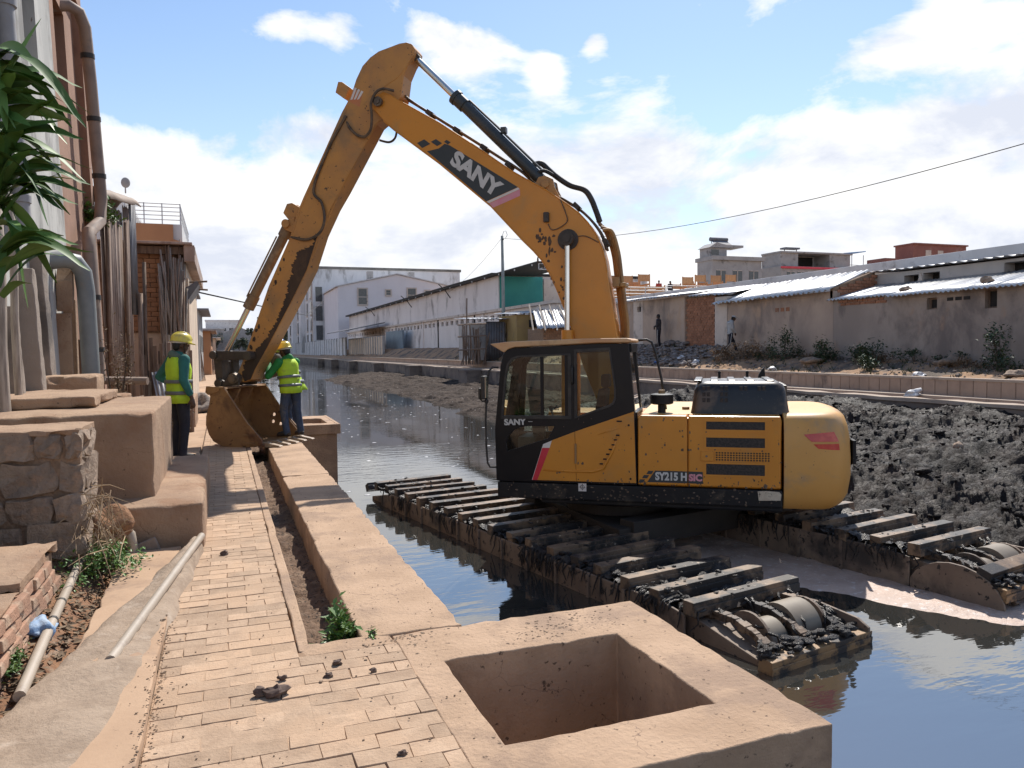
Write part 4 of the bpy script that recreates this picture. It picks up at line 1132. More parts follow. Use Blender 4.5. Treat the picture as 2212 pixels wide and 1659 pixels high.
    for s in (-.10, .06): lg = MB(); lg.prism([(4.36, 5.50), (4.31, 5.66), (4.24, 5.65), (4.12, 5.56), (4.20, 5.38)], s, s + .03); fixn(lg.build('lifting_lug', ARMY, arm, bevel=.008)); lg = MB(); lg.prism([(5.32, 3.70), (5.25, 3.84), (5.16, 3.85), (5.0, 3.76), (5.08, 3.56), (5.24, 3.60)], s - .02, s + .03); fixn(lg.build('cylinder_lug', ARMY, arm, bevel=.008))
    lg = MB(); lg.cyl((5.25, -.16, 3.52), (5.25, .16, 3.52), .07, None, 14); lg.prism([(5.1, 3.62), (5.32, 3.56), (5.30, 3.44), (5.12, 3.36)], -.12, .12)
    fixn(lg.build('lug_pin', ARMY, arm, bevel=.008))
    # bucket cylinder
    B0, B1 = Vector((5.26, 0, 3.52)), Vector((6.50, 0, 1.47))
    bd = (B1 - B0); Lb = bd.length; bd.normalize(); pb = lambda t: tuple(B0 + bd * (Lb * t))
    c = MB(); c.cyl(pb(.04), pb(.60), .078, None, 16); c.cyl(pb(.54), pb(.64), .095, None, 16); c.cyl(pb(.0), pb(.09), .10, None, 16); c.tube([tuple(Vector(pb(.1)) + Vector((.06, .09, .02))), tuple(Vector(pb(.56)) + Vector((.06, .09, .02)))], .014, 6)
    bcy = c.build('bucket_cylinder', mat('muddy_cylinder_paint', (.27, .18, .10), (.20, .135, .085), rough=.7, scale=3, bump=.2, dirt=(.36, .27, .18), dscale=3), EX, smooth=40)
    c = MB(); c.cyl(pb(.62), pb(.98), .046, None, 14); c.build('cylinder_rod', CHR, bcy, smooth=40)
    # links
    lk = MB()
    for s in (.215, -.265):
        lk.prism([(6.56, 1.52), (6.60, 1.47), (6.59, 1.41), (6.54, 1.37), (5.93, 1.37), (5.86, 1.42), (5.88, 1.49), (5.93, 1.50)], s, s + .05)
    lk.cyl((6.54, -.30, 1.45), (6.54, .30, 1.45), .068, None, 16); lk.cyl((5.91, -.30, 1.43), (5.91, .30, 1.43), .075, None, 16)
    fixn(lk.build('tipping_link', DSTEEL, EX, bevel=.008))
    bl_ = MB()
    bl_.prism([(6.57, 1.40), (6.52, .93), (6.40, .93), (6.41, 1.40)], .05, .24); bl_.prism([(6.57, 1.40), (6.52, .93), (6.40, .93), (6.41, 1.40)], -.24, -.05); bl_.box((6.42, -.05, 1.15), (6.54, .05, 1.35)); bl_.cyl((6.46, -.3, .99), (6.46, .3, .99), .07, None, 16)
    fixn(bl_.build('bucket_link', DSTEEL, EX, bevel=.01))
    pin = MB(); pin.cyl((6.17, -.32, 1.07), (6.17, .32, 1.07), .085, None, 18); pin.cyl((6.17, .32, 1.07), (6.17, .34, 1.07), .06, None, 12); pin.build('bucket_pin', STEEL, EX, smooth=40)
    # bucket: shell with open mouth towards the machine, side plates, lip, teeth
    HW = .56
    outer = [(6.14, .935), (6.37, .94), (6.44, .87), (6.39, .80), (6.41, .66), (6.47, .48), (6.48, .34), (6.43, .20), (6.35, .09), (6.22, .02), (5.98, .0), (5.60, .015)]
    inner = [(6.13, .915), (6.35, .92), (6.405, .86), (6.365, .79), (6.38, .65), (6.44, .48), (6.45, .35), (6.40, .22), (6.33, .12), (6.21, .05), (5.98, .03), (5.60, .04)]
    bk = MB()
    for i in range(len(outer) - 1):
        bk.prism([outer[i], outer[i + 1], inner[i + 1], inner[i]], -HW, HW)
    bucket = fixn(bk.build('bucket', BUCK, EX))
    side = [(6.14, .945), (6.37, .95), (6.45, .885), (6.395, .80), (6.42, .66), (6.48, .48), (6.49, .34), (6.44, .19), (6.36, .08), (6.22, .01), (5.98, -.008), (5.60, .005), (5.50, .05), (5.52, .13), (5.74, .36)]
    for s in (1, -1):
        holes = [[(x + .03 * math.cos(R(q)), z + .03 * math.sin(R(q))) for q in range(0, 360, 45)] for (x, z) in ((5.98, .42), (6.0, .30), (5.86, .26))] if s < 0 else []
        sp = MB(); holed(sp, side, holes, (HW + .0005) if s > 0 else -HW - .03, HW + .03 if s > 0 else -HW - .0005)
        spo = fixn(sp.build('side_plate', BUCK, bucket, bevel=.005))
        rim = MB(); rim.tube([(x, s * (HW + .02), z) for x, z in ((6.15, .93), (5.74, .36), (5.53, .13))], .022, 6); rim.build('side_rim', BUCK, bucket)
        scb = MB(); ya, yb = (HW + .031, HW + .055) if s > 0 else (-HW - .055, -HW - .031)
        scb.prism([(5.74, .34), (5.70, .36), (5.48, .13), (5.47, .06), (5.53, .06), (5.60, .16), (5.66, .17), (5.78, .28)], ya, yb); scb.box((5.62, ya, .045), (5.80, yb, .075)); scb.box((5.60, ya, .17), (5.82, yb, .20))
        fixn(scb.build('side_cutter', BUCK, bucket, bevel=.004))
        er = MB(); er.prism([(6.45, .96), (6.47, .86), (6.42, .82), (6.22, .88), (6.20, .94)], (HW + .031) if s > 0 else -HW - .05, (HW + .05) if s > 0 else -HW - .031); fixn(er.build('ear_plate', BUCK, bucket, bevel=.004))
    lip = MB(); lip.box((5.46, -HW - .02, .012), (5.62, HW + .02, .048)); lip.build('bucket_lip', BUCK, bucket, bevel=.006)
    tm = MB(); tm.prism([(5.56, -.005), (5.56, .065), (5.46, .075), (5.22, .03), (5.20, .015), (5.40, -.002)], -.05, .05)
    tm.prism([(5.50, .066), (5.44, .085), (5.38, .06)], -.03, .03)
    tme = tm.mesh('tooth', mat('polished_tooth_steel', (.42, .31, .21), (.30, .21, .14), rough=.5, scale=9, bump=.2))
    bmx = bmesh.new(); bmx.from_mesh(tme); bmesh.ops.recalc_face_normals(bmx, faces=bmx.faces); bmx.to_mesh(tme); bmx.free()
    for k in range(5): link('tooth', tme, bucket, bevel=.008, loc=(0, -.50 + k * .25, 0))
    brk = MB()
    for s in (-.27, .22): brk.prism([(6.10, .95), (6.08, 1.10), (6.17, 1.17), (6.26, 1.12), (6.36, 1.02), (6.46, 1.08), (6.54, 1.0), (6.50, .90), (6.36, .945)], s, s + .05)
    fixn(brk.build('bucket_bracket', DSTEEL, bucket, bevel=.008))
    ib = MB(); ib.prism([(6.12, .9), (6.34, .9), (6.38, .6), (6.30, .62), (6.2, .75)], -.2, -.15); ib.prism([(6.12, .9), (6.34, .9), (6.38, .6), (6.30, .62), (6.2, .75)], .15, .2); fixn(ib.build('inner_rib', BUCK, bucket))
    # ---- hoses and pipes
    def bez(pts, n=6):
        out = []
        P = [Vector(p) for p in pts]
        for i in range(len(P) - 1):
            p0, p1, p2, p3 = P[max(i - 1, 0)], P[i], P[i + 1], P[min(i + 2, len(P) - 1)]
            for k in range(n):
                t = k / n
                out.append(.5 * ((2 * p1) + (p2 - p0) * t + (2 * p0 - 5 * p1 + 4 * p2 - p3) * t * t + (3 * p1 - p0 - 3 * p2 + p3) * t ** 3))
        return out + [P[-1]]
    h = MB()
    h.tube(bez([(3.30, .29, 5.36), (3.46, .31, 5.40), (3.58, .32, 5.35), (3.665, .31, 5.2), (3.67, .28, 5.02), (3.70, .26, 4.84), (3.82, .22, 4.745), (3.96, .20, 4.79), (4.09, .185, 4.92), (4.16, .13, 5.05)]), .021, 7)
    h.tube(bez([(3.42, -.1, 4.95), (3.47, -.14, 4.80), (3.58, -.16, 4.74), (3.74, -.15, 4.78)]), .018, 6)
    h.tube(bez([(4.14, .18, 5.10), (4.45, .185, 4.62), (4.72, .185, 4.02), (4.58, .20, 3.80), (4.535, .205, 3.55), (4.62, .205, 3.34), (4.85, .20, 3.24), (5.15, .15, 3.30)]), .022, 7)
    h.build('arm_hose', HOSE, arm, smooth=True)
    h = MB()
    for k, yy in enumerate((-.13, -.07, .02)):
        h.tube(bez([(3.36 - k * .03, yy, 5.42), (3.08, yy, 5.24), (2.66, yy, 4.955), (2.19, yy, 4.64), (1.74, yy, 4.33), (1.44, yy, 4.12), (1.20, yy - .1, 3.90), (.8, yy - .1, 3.67), (.51, yy - .05, 3.46), (.27, yy, 3.17), (.17, yy, 2.9)]), .019, 6)
    h.build('boom_pipe', HOSE, boom, smooth=True)
    cl = MB()
    for (x, z, rx, rz) in ((2.85, 5.06, .8, .55), (2.42, 4.77, .8, .55), (2.0, 4.48, .8, .56), (1.62, 4.2, .8, .58), (.62, 3.54, .7, .7), (.2, 3.0, .4, .9)):
        l = math.hypot(rx, rz); M = Matrix.Translation((x, 0, z)) @ Matrix.Rotation(-math.atan2(rz, rx), 4, 'Y'); cl = MB(); cl.box((-.05, -.17, -.02), (.05, .06, .05), 0, M); cl.build('pipe_clamp', RUB, boom, bevel=.006)
    h = MB(); h.tube(bez([(1.28, -.12, 4.21), (1.16, -.14, 4.235), (1.05, -.16, 4.14), (.93, -.16, 4.03), (.73, -.16, 3.89), (.52, -.16, 3.81), (.42, -.16, 3.68), (.34, -.16, 3.48), (.29, -.16, 3.33)]), .042, 8)
    h.tube(bez([(1.18, .05, 4.05), (1.07, .05, 4.08), (.95, .0, 4.02)]), .028, 7)
    h.build('arm_cylinder_hose', RUB, boom, smooth=True)
    h = MB()
    for k in range(4):
        dx = -.035 * k
        yy = -.20 + .07 * k
        h.tube(bez([(.33 + dx, yy, 3.36 - k * .06), (.20 + dx, yy, 3.16), (.105 + dx, yy, 2.86), (.06 + dx, yy, 2.5), (.01 + dx, yy, 2.1), (-.02 + dx, yy, 1.67), (.06 + dx, yy, .8)]), .026, 7)
    h.build('boom_pipe', PIPEY, boom, smooth=True)
    h = MB(); h.box((-.02, -.27, 2.36), (.08, .1, 2.50)); h.box((-.11, -.27, 2.36), (-.03, .1, 2.42)); h.build('pipe_clamp', PIPEY, boom, bevel=.01)
    h = MB(); h.tube(bez([(.80, .245, 3.62), (.72, .25, 3.42), (.70, .25, 3.3), (.80, .25, 3.22), (.92, .25, 3.19), (.98, .245, 3.28)]), .008, 5)
    h.tube(bez([(.62, .25, 3.06), (.45, .25, 3.08), (.25, .25, 2.98)]), .007, 5); h.build('grease_line', HOSE, boom, smooth=True)
    wl_ = MB(); wl_.box((.96, .236, 3.30), (1.04, .30, 3.44)); wl_.build('boom_work_light', DSTEEL, boom, bevel=.012)
    rs = MB()
    for i in range(26):
        x, z = random.gauss(1.02, .06), random.gauss(2.98, .12)
        rs.rock((x, .237, z), (random.uniform(.01, .025), .004, random.uniform(.01, .05)), 0, i, 6, 4)
    for i in range(14): rs.rock((random.uniform(.70, .95), .237, random.uniform(2.2, 2.75)), (random.uniform(.01, .02), .004, random.uniform(.01, .03)), 0, i, 6, 4)
    rs.build('grease_splashes', mat('dark_grease', (.10, .05, .02), (.06, .035, .02), rough=.5), boom, kind='stuff')

    # ---- pontoon undercarriage
    rzP = R(10.95) - math.atan2(.575, -.818)
    un = MB()
    un.cyl((0, 0, -.66), (0, 0, -.505), .66, None, 40); un.cyl((0, 0, -.80), (0, 0, -.661), .78, None, 40)
    for v in (-1.25, 1.05): un.box((-.80, v, -1.04), (1.15, v + .28, -.72))
    un.prism([(-1.0, -1.2), (1.0, -1.2), (.6, 1.2), (-.6, 1.2)], -1.0, -.801, 'z')
    uo = fixn(un.build('undercarriage_frame', mat('shadow_dark_undercarriage', (.03, .024, .02), (.02, .017, .015), rough=.7, scale=2, bump=.3), EX, bevel=.01)); uo.rotation_euler.z = rzP  # deep shadow under the deck is put into this near-black muddy colour
    slat_m = MB(); slat_m.box((-.66, -.072, -.135), (.82, .072, 0)); slat_m.box((-.66, -.084, -.14), (.82, -.0725, -.05)); slat_me = slat_m.mesh('track_bar', SLAT); slat_me2 = slat_m.mesh('track_bar', mat('tan_track_bar', (.36, .215, .10), (.28, .17, .085), rough=.6, scale=4, bump=.3, dirt=(.035, .028, .024), dscale=3.2, dmin=.44, dmax=.54, world=True))
    for side, cu in (('a', -1.40), ('b', 1.76)):
        hb_ = MB()
        z_t = -1.06
        prof = [(-3.75, -1.75), (-4.35, -1.38), (-4.35, -1.22), (-3.55, z_t), (3.9, z_t), (4.75, -1.2), (4.75, -1.42), (4.1, -1.75)]
        hb_.prism(prof, cu - .58, cu + .58, 'x')
        for u0 in (cu - .67, cu + .64):
            hb_.prism([(-3.45, -1.8), (-3.45, -1.02), (-3.2, -.985), (3.6, -.985), (4.1, -1.10), (4.1, -1.8)], u0, u0 + .03, 'x')
        hull = fixn(hb_.build('pontoon', PONT, EX, bevel=.01)); hull.rotation_euler.z = rzP
        if side == 'b': hull.location = (-.72 * .28, .694 * .28, .13)
        # stiffener tabs and end discs of the side plates
        for u0 in (cu - .672, cu + .642):
            if side == 'a' and u0 < cu: continue
            en = MB()
            if side == 'a': en.prism([(-3.451, -1.7), (-3.451, -1.03), (-3.9, -1.0), (-4.35, -1.04), (-4.47, -1.10), (-4.47, -1.7)], u0, u0 + .032, 'x')
            else: en.prism([(-3.451, -1.7)] + [(-3.95 + .52 * math.cos(R(q)), -1.38 + .40 * math.sin(R(q))) for q in range(20, 181, 16)] + [(-4.47, -1.7)], u0, u0 + .032, 'x')
            fixn(en.build('end_plate', PONT, hull, bevel=.006))
        for v in [-2.6 + .62 * k for k in range(11)]:
            tb = MB(); tb.box((cu - .70, v - .02, -1.75), (cu - .672, v + .02, -1.0)); tb.build('stiffener', PONT, hull)
        dm = MB(); dm.cyl((cu - .26, -3.93, -1.22), (cu - .02, -3.93, -1.22), .20, None, 24); dm.cyl((cu + .10, -3.90, -1.18), (cu + .42, -3.90, -1.18), .25, None, 28)
        fixn(dm.build('roller_drum', DRUM, hull, smooth=40))
        for u in (cu - .30, cu + .47):
            dm = MB(); dm.cyl((u, -3.9, -1.2), (u + .03, -3.9, -1.2), .265, None, 28); fixn(dm.build('sprocket_disc', PONT, hull, smooth=40))
        # the chains under the bars, stepping down round the end
        for u in (cu - .42, cu + .06, cu + .52):
            ch = MB()
            v = -3.55
            while v < 4.4:
                ch.box((u - .035, v - .19, -1.05), (u + .035, v + .19, -.995)); ch.box((u - .05, v - .05, -1.057), (u + .05, v + .05, -.985)); v += .46
            arc = [(-3.62, -1.0), (-3.85, -1.0), (-4.08, -1.06), (-4.28, -1.16), (-4.42, -1.29)]
            for (a_, b_) in zip(arc[:-1], arc[1:]):
                M_ = Matrix.Translation((u, (a_[0] + b_[0]) / 2, (a_[1] + b_[1]) / 2)) @ Matrix.Rotation(math.atan2(b_[1] - a_[1], b_[0] - a_[0]), 4, 'X')
                ch.box((-.035, -.15, -.025), (.035, .15, .03), 0, M_); ch.box((-.05, -.04, -.032), (.05, .04, .042), 0, M_)
            ch.build('track_chain', SLAT, hull, bevel=.006)
        pos = [-3.50 + .462 * k for k in range(18)]
        for v in pos:
            o = link('track_bar', slat_me, hull, bevel=.014, loc=(cu + random.uniform(-.02, .02), v + random.uniform(-.02, .02), -.868 + random.uniform(-.012, .008)), rot=(random.uniform(-.04, .04), random.uniform(-.01, .01), random.uniform(-.02, .02)))
        o = link('track_bar', slat_me, hull, bevel=.014, loc=(cu, 4.83, -.98), rot=(-.5, 0, 0))
        o = link('track_bar', slat_me2, hull, bevel=.014, loc=(cu - .05, -4.40, -1.13), rot=(.12, 0, 0)); o.scale.x = .92
        if side == 'b':
            o = link('track_bar', slat_me, hull, bevel=.014, loc=(cu, -4.25, -.98), rot=(.35, 0, .02))
        def bed(X, Y): return -1.035 + .07 * nfbm(X, Y, 1.5, 3, 91) + .13 * (nbillow(X, Y, 4, 3, 92) - .3) + .05 * (nbillow(X, Y, 12, 2, 93) - .3) + .05 * nstep(.35, .6, np.abs(X - cu))
        field('mud_bed', seq(cu - .66, cu + .63, .03), seq(-3.35, 4.5, .03), bed, WETM, hull)
        # mud and weed hung on the chains and bars
        md = MB(); rnd = random.Random(11 if side == 'a' else 12)
        for i in range(1500):
            edge_ = rnd.random()
            if edge_ < .5: u, v, z, s_ = cu - .56 + abs(rnd.gauss(0, .07)), rnd.uniform(-3.6, 4.6), -.97 + rnd.gauss(0, .03), 1
            elif edge_ < .8: u, v, z, s_ = cu + rnd.uniform(-.55, .62), pos[rnd.randrange(18)] + rnd.gauss(0, .07), -.868 + rnd.uniform(-.03, .004), .5
            else: u, v, z, s_ = cu + rnd.uniform(-.6, .6), rnd.uniform(-3.6, 4.4), -1.03 + rnd.uniform(0, .05), 1.2
            if v < -2.4 and rnd.random() < .3: continue
            r_ = rnd.uniform(.012, .042) * s_
            md.rock((u, v, z), (r_ * rnd.uniform(.8, 2.0), r_ * rnd.uniform(.8, 2.0), r_ * rnd.uniform(.4, .9)), 0, i, 6, 4, .5)
        for i in range(300):                                    # hanging strands
            u, v = cu - .62 + rnd.uniform(-.03, .05), rnd.uniform(-3.4, 4.2)
            if rnd.random() < .5: v = rnd.choice((-.95, 3.1, -1.1, -3.0)) + rnd.gauss(0, .25)
            L_ = rnd.uniform(.05, .28)
            md.tube([(u + .06, v, -.955), (u - .035, v + rnd.gauss(0, .02), -.965), (u - .06, v + rnd.gauss(0, .03), -.97 - L_ * .5), (u - .055, v + rnd.gauss(0, .04), -.97 - L_)], [.012, .012, .009, .004], 4)
        for i in range(70):                                    # end heap and strings
            u, v = cu + rnd.uniform(-.64, .66), rnd.gauss(-4.34, .06)
            z = -1.09 + rnd.uniform(-.05, .03)
            if abs(u - cu) < .2 and rnd.random() < .5: continue
            r_ = rnd.uniform(.015, .038); md.rock((u, v, z), (r_ * 1.9, r_ * 1.4, r_ * .7), 0, i, 6, 4, .5)
        for i in range(60):
            u = rnd.choice((cu - .42, cu + .06, cu + .52, cu + .58)) + rnd.gauss(0, .05); v = rnd.uniform(-4.4, -3.6); z = np.interp(v, [-4.42, -4.08, -3.6], [-1.24, -1.02, -.94])
            md.tube([(u, v, z), (u + rnd.gauss(0, .05), v - .05, z - .03), (u + rnd.gauss(0, .08), v - .1, z - .12)], [.016, .014, .005], 4)
        md.build('caked_mud', WETM, hull, smooth=True, kind='stuff')
    return EX
EXC = excavator()
# ------------------------------------------------------------------ houses and fences on the left
PLAS = mat('weathered_white_plaster', (.50, .495, .465), (.37, .37, .35), scale=1.1, rough=.95, bump=.5, bscale=16, bdist=.012, stretch=(1, 1, .35),
           dirt=(.21, .205, .195), dscale=1.7, dmin=.46, dmax=.62, dirt_or_glint=(.20, .16, .13), d2scale=14, d2min=.66, d2max=.71, world=True)
TERR = mat('terracotta_render', (.33, .19, .13), (.27, .155, .105), scale=1.5, rough=.95, bump=.4, bscale=22, bdist=.01, dirt=(.22, .12, .085), dscale=1.2, world=True)
STONE = mat('rough_grey_stone', (.36, .27, .20), (.24, .18, .135), scale=6, rough=.95, bump=1.0, bscale=20, bdist=.035, var=.14, dirt=(.40, .26, .17), dscale=5, dmin=.52, dmax=.7)
MORT = mat('crumbling_mortar', (.33, .22, .145), (.20, .135, .09), scale=12, rough=1, bump=1.0, bscale=40, bdist=.02, world=True)
BLOCK = mat('brown_render_block', (.38, .255, .165), (.29, .19, .125), scale=1.9, rough=.96, bump=.95, bscale=24, bdist=.014, dirt=(.27, .155, .09), dscale=1.6, dmin=.5, dmax=.68,
            dirt_or_glint=(.15, .10, .07), d2scale=30, d2min=.65, d2max=.72, world=True, crack=(1.6, .005, (.17, .11, .07)))
BRICK = mat('red_clay_brick', (.36, .165, .09), (.29, .13, .075), scale=9, rough=.95, bump=.7, bscale=40, bdist=.008, var=.2, dirt=(.36, .24, .165), dscale=6, dmin=.55, dmax=.7)
BRICKL = mat('dusty_clay_brick', (.40, .235, .155), (.33, .185, .12), scale=9, rough=.95, bump=.8, bscale=40, bdist=.01, var=.16, dirt=(.42, .30, .21), dscale=6, dmin=.48, dmax=.64)
BRICK2 = mat('tan_clay_brick', (.40, .225, .125), (.33, .18, .10), scale=9, rough=.95, bump=.5, bscale=40, bdist=.008, var=.16)
WOODG = mat('grey_weathered_wood', (.38, .32, .265), (.23, .19, .155), scale=6, rough=.9, bump=.6, bscale=30, bdist=.008, stretch=(6, 6, .6), var=.2)
WOODB = mat('brown_weathered_wood', (.27, .19, .14), (.16, .11, .08), scale=6, rough=.9, bump=.6, bscale=30, bdist=.008, stretch=(6, 6, .6), var=.25)
RUST = mat('rusty_sheet', (.33, .245, .20), (.22, .155, .125), scale=2.5, rough=.8, bump=.2, dirt=(.42, .34, .29), dscale=1.5, dmin=.5, dmax=.66, stretch=(1, 1, .4), var=.22)
GALV = mat('galvanised_sheet', (.50, .50, .50), (.40, .40, .41), scale=2, rough=.42, metal=.55, dirt=(.26, .19, .15), dscale=1.3, dmin=.56, dmax=.72, var=.1)
GREYS = mat('dull_grey_sheet', (.17, .17, .185), (.12, .12, .13), scale=2, rough=.6, metal=.2, dirt=(.22, .16, .13), dscale=2)
PVCG = mat('grey_plastic_pipe', (.22, .235, .235), (.17, .185, .19), rough=.5, scale=3, dirt=(.24, .20, .17), dscale=3, dmin=.55, dmax=.75)
PVCB = mat('brown_downpipe_paint', (.30, .225, .18), (.22, .165, .135), rough=.7, scale=3, dirt=(.32, .23, .17), dscale=2.5, var=.05)
PVCW = mat('pale_plastic_pipe', (.42, .35, .275), (.35, .29, .225), rough=.5, scale=4, dirt=(.30, .24, .19), dscale=6, dmin=.55, dmax=.7)
PVCL = mat('whitewashed_pipe', (.34, .34, .35), (.27, .27, .28), rough=.7, scale=3, dirt=(.28, .26, .25), dscale=5)
DARK = mat('dark_opening', (.02, .018, .017), (.03, .026, .024), rough=.8)
WINDG = mat('dusty_window_glass', (.05, .06, .065), (.08, .09, .095), rough=.12, spec=.6)
CREAM = mat('cream_plaster', (.66, .53, .40), (.57, .45, .34), scale=1.3, rough=.95, bump=.3, dirt=(.36, .27, .20), dscale=1.1, world=True)
ORNG = mat('orange_render', (.48, .24, .12), (.43, .21, .105), scale=1.2, rough=.95, dirt=(.38, .21, .12), dscale=1, world=True)
LG = mat('pale_grey_render', (.68, .67, .66), (.60, .59, .58), scale=1, rough=.95, dirt=(.33, .31, .30), dscale=1.1, dmin=.54, dmax=.7, world=True)
MG = mat('mid_grey_render', (.42, .405, .39), (.35, .335, .325), scale=1, rough=.95, dirt=(.18, .17, .16), dscale=1.1, world=True)
RAILM = mat('galvanised_rail', (.55, .55, .56), (.45, .45, .46), rough=.5, metal=.3)
LEAFD = mat('dark_strap_leaf', (.045, .105, .022), (.075, .16, .032), scale=3, rough=.55, spec=.3, var=.25, dirt=(.10, .14, .04), dscale=3)
LEAFB = mat('bright_young_leaf', (.10, .20, .035), (.13, .24, .05), scale=5, rough=.5, var=.3)
LEAFM = mat('bush_leaf', (.03, .055, .022), (.05, .08, .03), scale=6, rough=.55, var=.2)
LEAFT = mat('distant_tree_leaf', (.05, .07, .045), (.08, .10, .06), scale=2, rough=.8)
DRYL = mat('dry_brown_leaf', (.15, .10, .06), (.24, .17, .105), scale=8, rough=.9, var=.2)
BARK = mat('bark', (.12, .085, .06), (.08, .06, .045), scale=10, rough=.95, bump=.6)

def recessed_face(mb, plane, u0, u1, z0, z1, holes, depth, axis='x', sgn=-1):
    """wall face at plane, with rectangular openings and their reveals; axis 'x': u = y; axis 'y': u = x"""
    us = sorted({u0, u1, *[h[0] for h in holes], *[h[1] for h in holes]})
    zs = sorted({z0, z1, *[h[2] for h in holes], *[h[3] for h in holes]})
    def P(u, z, d=0): return (plane + d, u, z) if axis == 'x' else (u, plane + d, z)
    for i in range(len(us) - 1):
        for j in range(len(zs) - 1):
            cu, cz = (us[i] + us[i + 1]) / 2, (zs[j] + zs[j + 1]) / 2
            if any(h[0] < cu < h[1] and h[2] < cz < h[3] for h in holes): continue
            mb.add([P(us[i], zs[j]), P(us[i + 1], zs[j]), P(us[i + 1], zs[j + 1]), P(us[i], zs[j + 1])], [(0, 1, 2, 3)])
    for (a, b, c, d) in holes:
        for (p, q) in (((a, c), (b, c)), ((b, c), (b, d)), ((b, d), (a, d)), ((a, d), (a, c))):
            mb.add([P(*p), P(*q), P(*q, sgn * depth), P(*p, sgn * depth)], [(0, 1, 2, 3)])

def batter(o, k=.03, z0=2.0):
    for v in o.data.vertices: v.co.x -= k * (v.co.z - z0)
    return o

# tall white-plastered house with its recessed window
h = thing('plaster_house', 'tall house with weathered white plaster wall at the left edge behind the leafy plant', 'house')
m = MB(); hole = [(10.25, 10.95, 4.85, 6.05)]
recessed_face(m, -1.90, 5.2, 11.95, -.2, 9.2, hole, .28)
m.add([(-1.9, 5.2, -.2), (-7, 5.2, -.2), (-7, 5.2, 9.2), (-1.9, 5.2, 9.2)], [(0, 1, 2, 3)])
m.add([(-1.9, 11.95, -.2), (-7, 11.95, -.2), (-7, 11.95, 9.2), (-1.9, 11.95, 9.2)], [(3, 2, 1, 0)])
m.add([(-1.9, 5.2, 9.2), (-1.9, 11.95, 9.2), (-7, 11.95, 9.2), (-7, 5.2, 9.2)], [(0, 1, 2, 3)])
batter(m.build('wall', PLAS, h))
w = MB(); w.box((-2.40, 10.2, 4.8), (-2.18, 11.0, 6.1)); wo = batter(w.build('window', mat('shutter_grey', (.30, .29, .28), rough=.8), h))
w = MB(); w.box((-2.18, 10.26, 4.86), (-2.15, 10.94, 4.93)); w.box((-2.18, 10.57, 4.93), (-2.15, 10.63, 6.04)); batter(w.build('frame', WOODG, wo))
cr = MB(); cr.box((-1.99, 11.3, 2.9), (-1.895, 11.94, 2.98)); 
for (y, x, r) in ((8.25, -1.80, .07), (8.95, -1.80, .085)):
    p = MB(); p.tube([(x - .02, y, 2.75 if y > 8.6 else 3.1), (x - .04, y, 3.2), (x - .14, y, 6.2), (x - .22, y, 9)], r, 12)
    for z in (3.0, 4.9): p.cyl((x - .03 * (z - 2), y, z), (x - .03 * (z - 2), y, z + .07), r + .012, None, 12)
    po = p.build('white_downpipe', PVCL, smooth=40)
    tag(po, 'thin whitewashed downpipe, first from the left edge, on the plaster wall' if y < 8.6 else 'thicker whitewashed downpipe beside the grey window recess', 'pipe', 'whitewashed downpipes on the plaster house')

# terracotta house beyond it
h = thing('terracotta_house', 'narrow terracotta house front with a tall dark window niche and brown downpipe', 'house')
m = MB(); recessed_face(m, -1.93, 11.955, 14.25, -.2, 9.0, [(12.42, 13.25, 5.15, 6.5), (12.3, 13.2, .6, 1.7)], .25)
m.add([(-1.93, 14.25, -.2), (-7, 14.25, -.2), (-7, 14.25, 9), (-1.93, 14.25, 9)], [(3, 2, 1, 0)])
m.add([(-1.93, 11.955, 9), (-1.93, 14.25, 9), (-7, 14.25, 9), (-7, 11.955, 9)], [(0, 1, 2, 3)])
m.box((-1.93, 14.0, -.2), (-1.82, 14.26, 9.0)); m.box((-1.93, 11.96, 6.9), (-1.80, 14.0, 7.02))
batter(m.build('wall', TERR, h))
w = MB(); w.box((-2.3, 12.35, 5.1), (-2.16, 13.3, 6.55)); w.box((-2.3, 12.2, .5), (-2.16, 13.3, 1.8)); batter(w.build('window', DARK, h))

def piped(name, label, cat, pts, r, m, collars=(), group=None, n=12):
    p = MB(); p.tube(pts, r, n)
    o = p.build(name, m, smooth=40); tag(o, label, cat, group)
    for (c, ax) in collars:
        q = MB(); a = Vector(ax).normalized() * .035; c = Vector(c)
        q.cyl(tuple(c - a), tuple(c + a), r * 1.14, None, n); q.build('collar', RUB if m is PVCB else m, o, smooth=40)
    return o
piped('downpipe', 'long brown downpipe running up the corner of the terracotta house', 'pipe',
      [(-2.35, 13.05, 6.52), (-1.98, 13.15, 6.62), (-1.86, 13.25, 6.58), (-1.80, 13.35, 6.4), (-1.765, 13.5, 5.6), (-1.73, 13.6, 4.6), (-1.70, 13.65, 3.9), (-1.72, 13.6, 3.55), (-1.76, 12.7, 3.25), (-1.73, 12.55, 2.95), (-1.68, 12.6, 1.1)], .088, PVCB,
      [((-1.787, 13.42, 6.0), (.03, .1, -1)), ((-1.75, 13.55, 5.1), (.03, .1, -1)), ((-1.715, 13.63, 4.25), (.03, .1, -1)), ((-1.71, 12.57, 2.3), (.05, 0, -1)), ((-1.69, 12.6, 1.55), (.05, 0, -1))])
piped('drain_pipe', 'fat dark grey plastic drain pipe bending out of the wall to the ground', 'pipe',
      [(-2.0, 10.85, 2.62), (-1.8, 10.9, 2.66), (-1.68, 10.98, 2.64), (-1.61, 11.05, 2.52), (-1.59, 11.08, 2.3), (-1.56, 11.1, .9)], .105, PVCG, n=16)
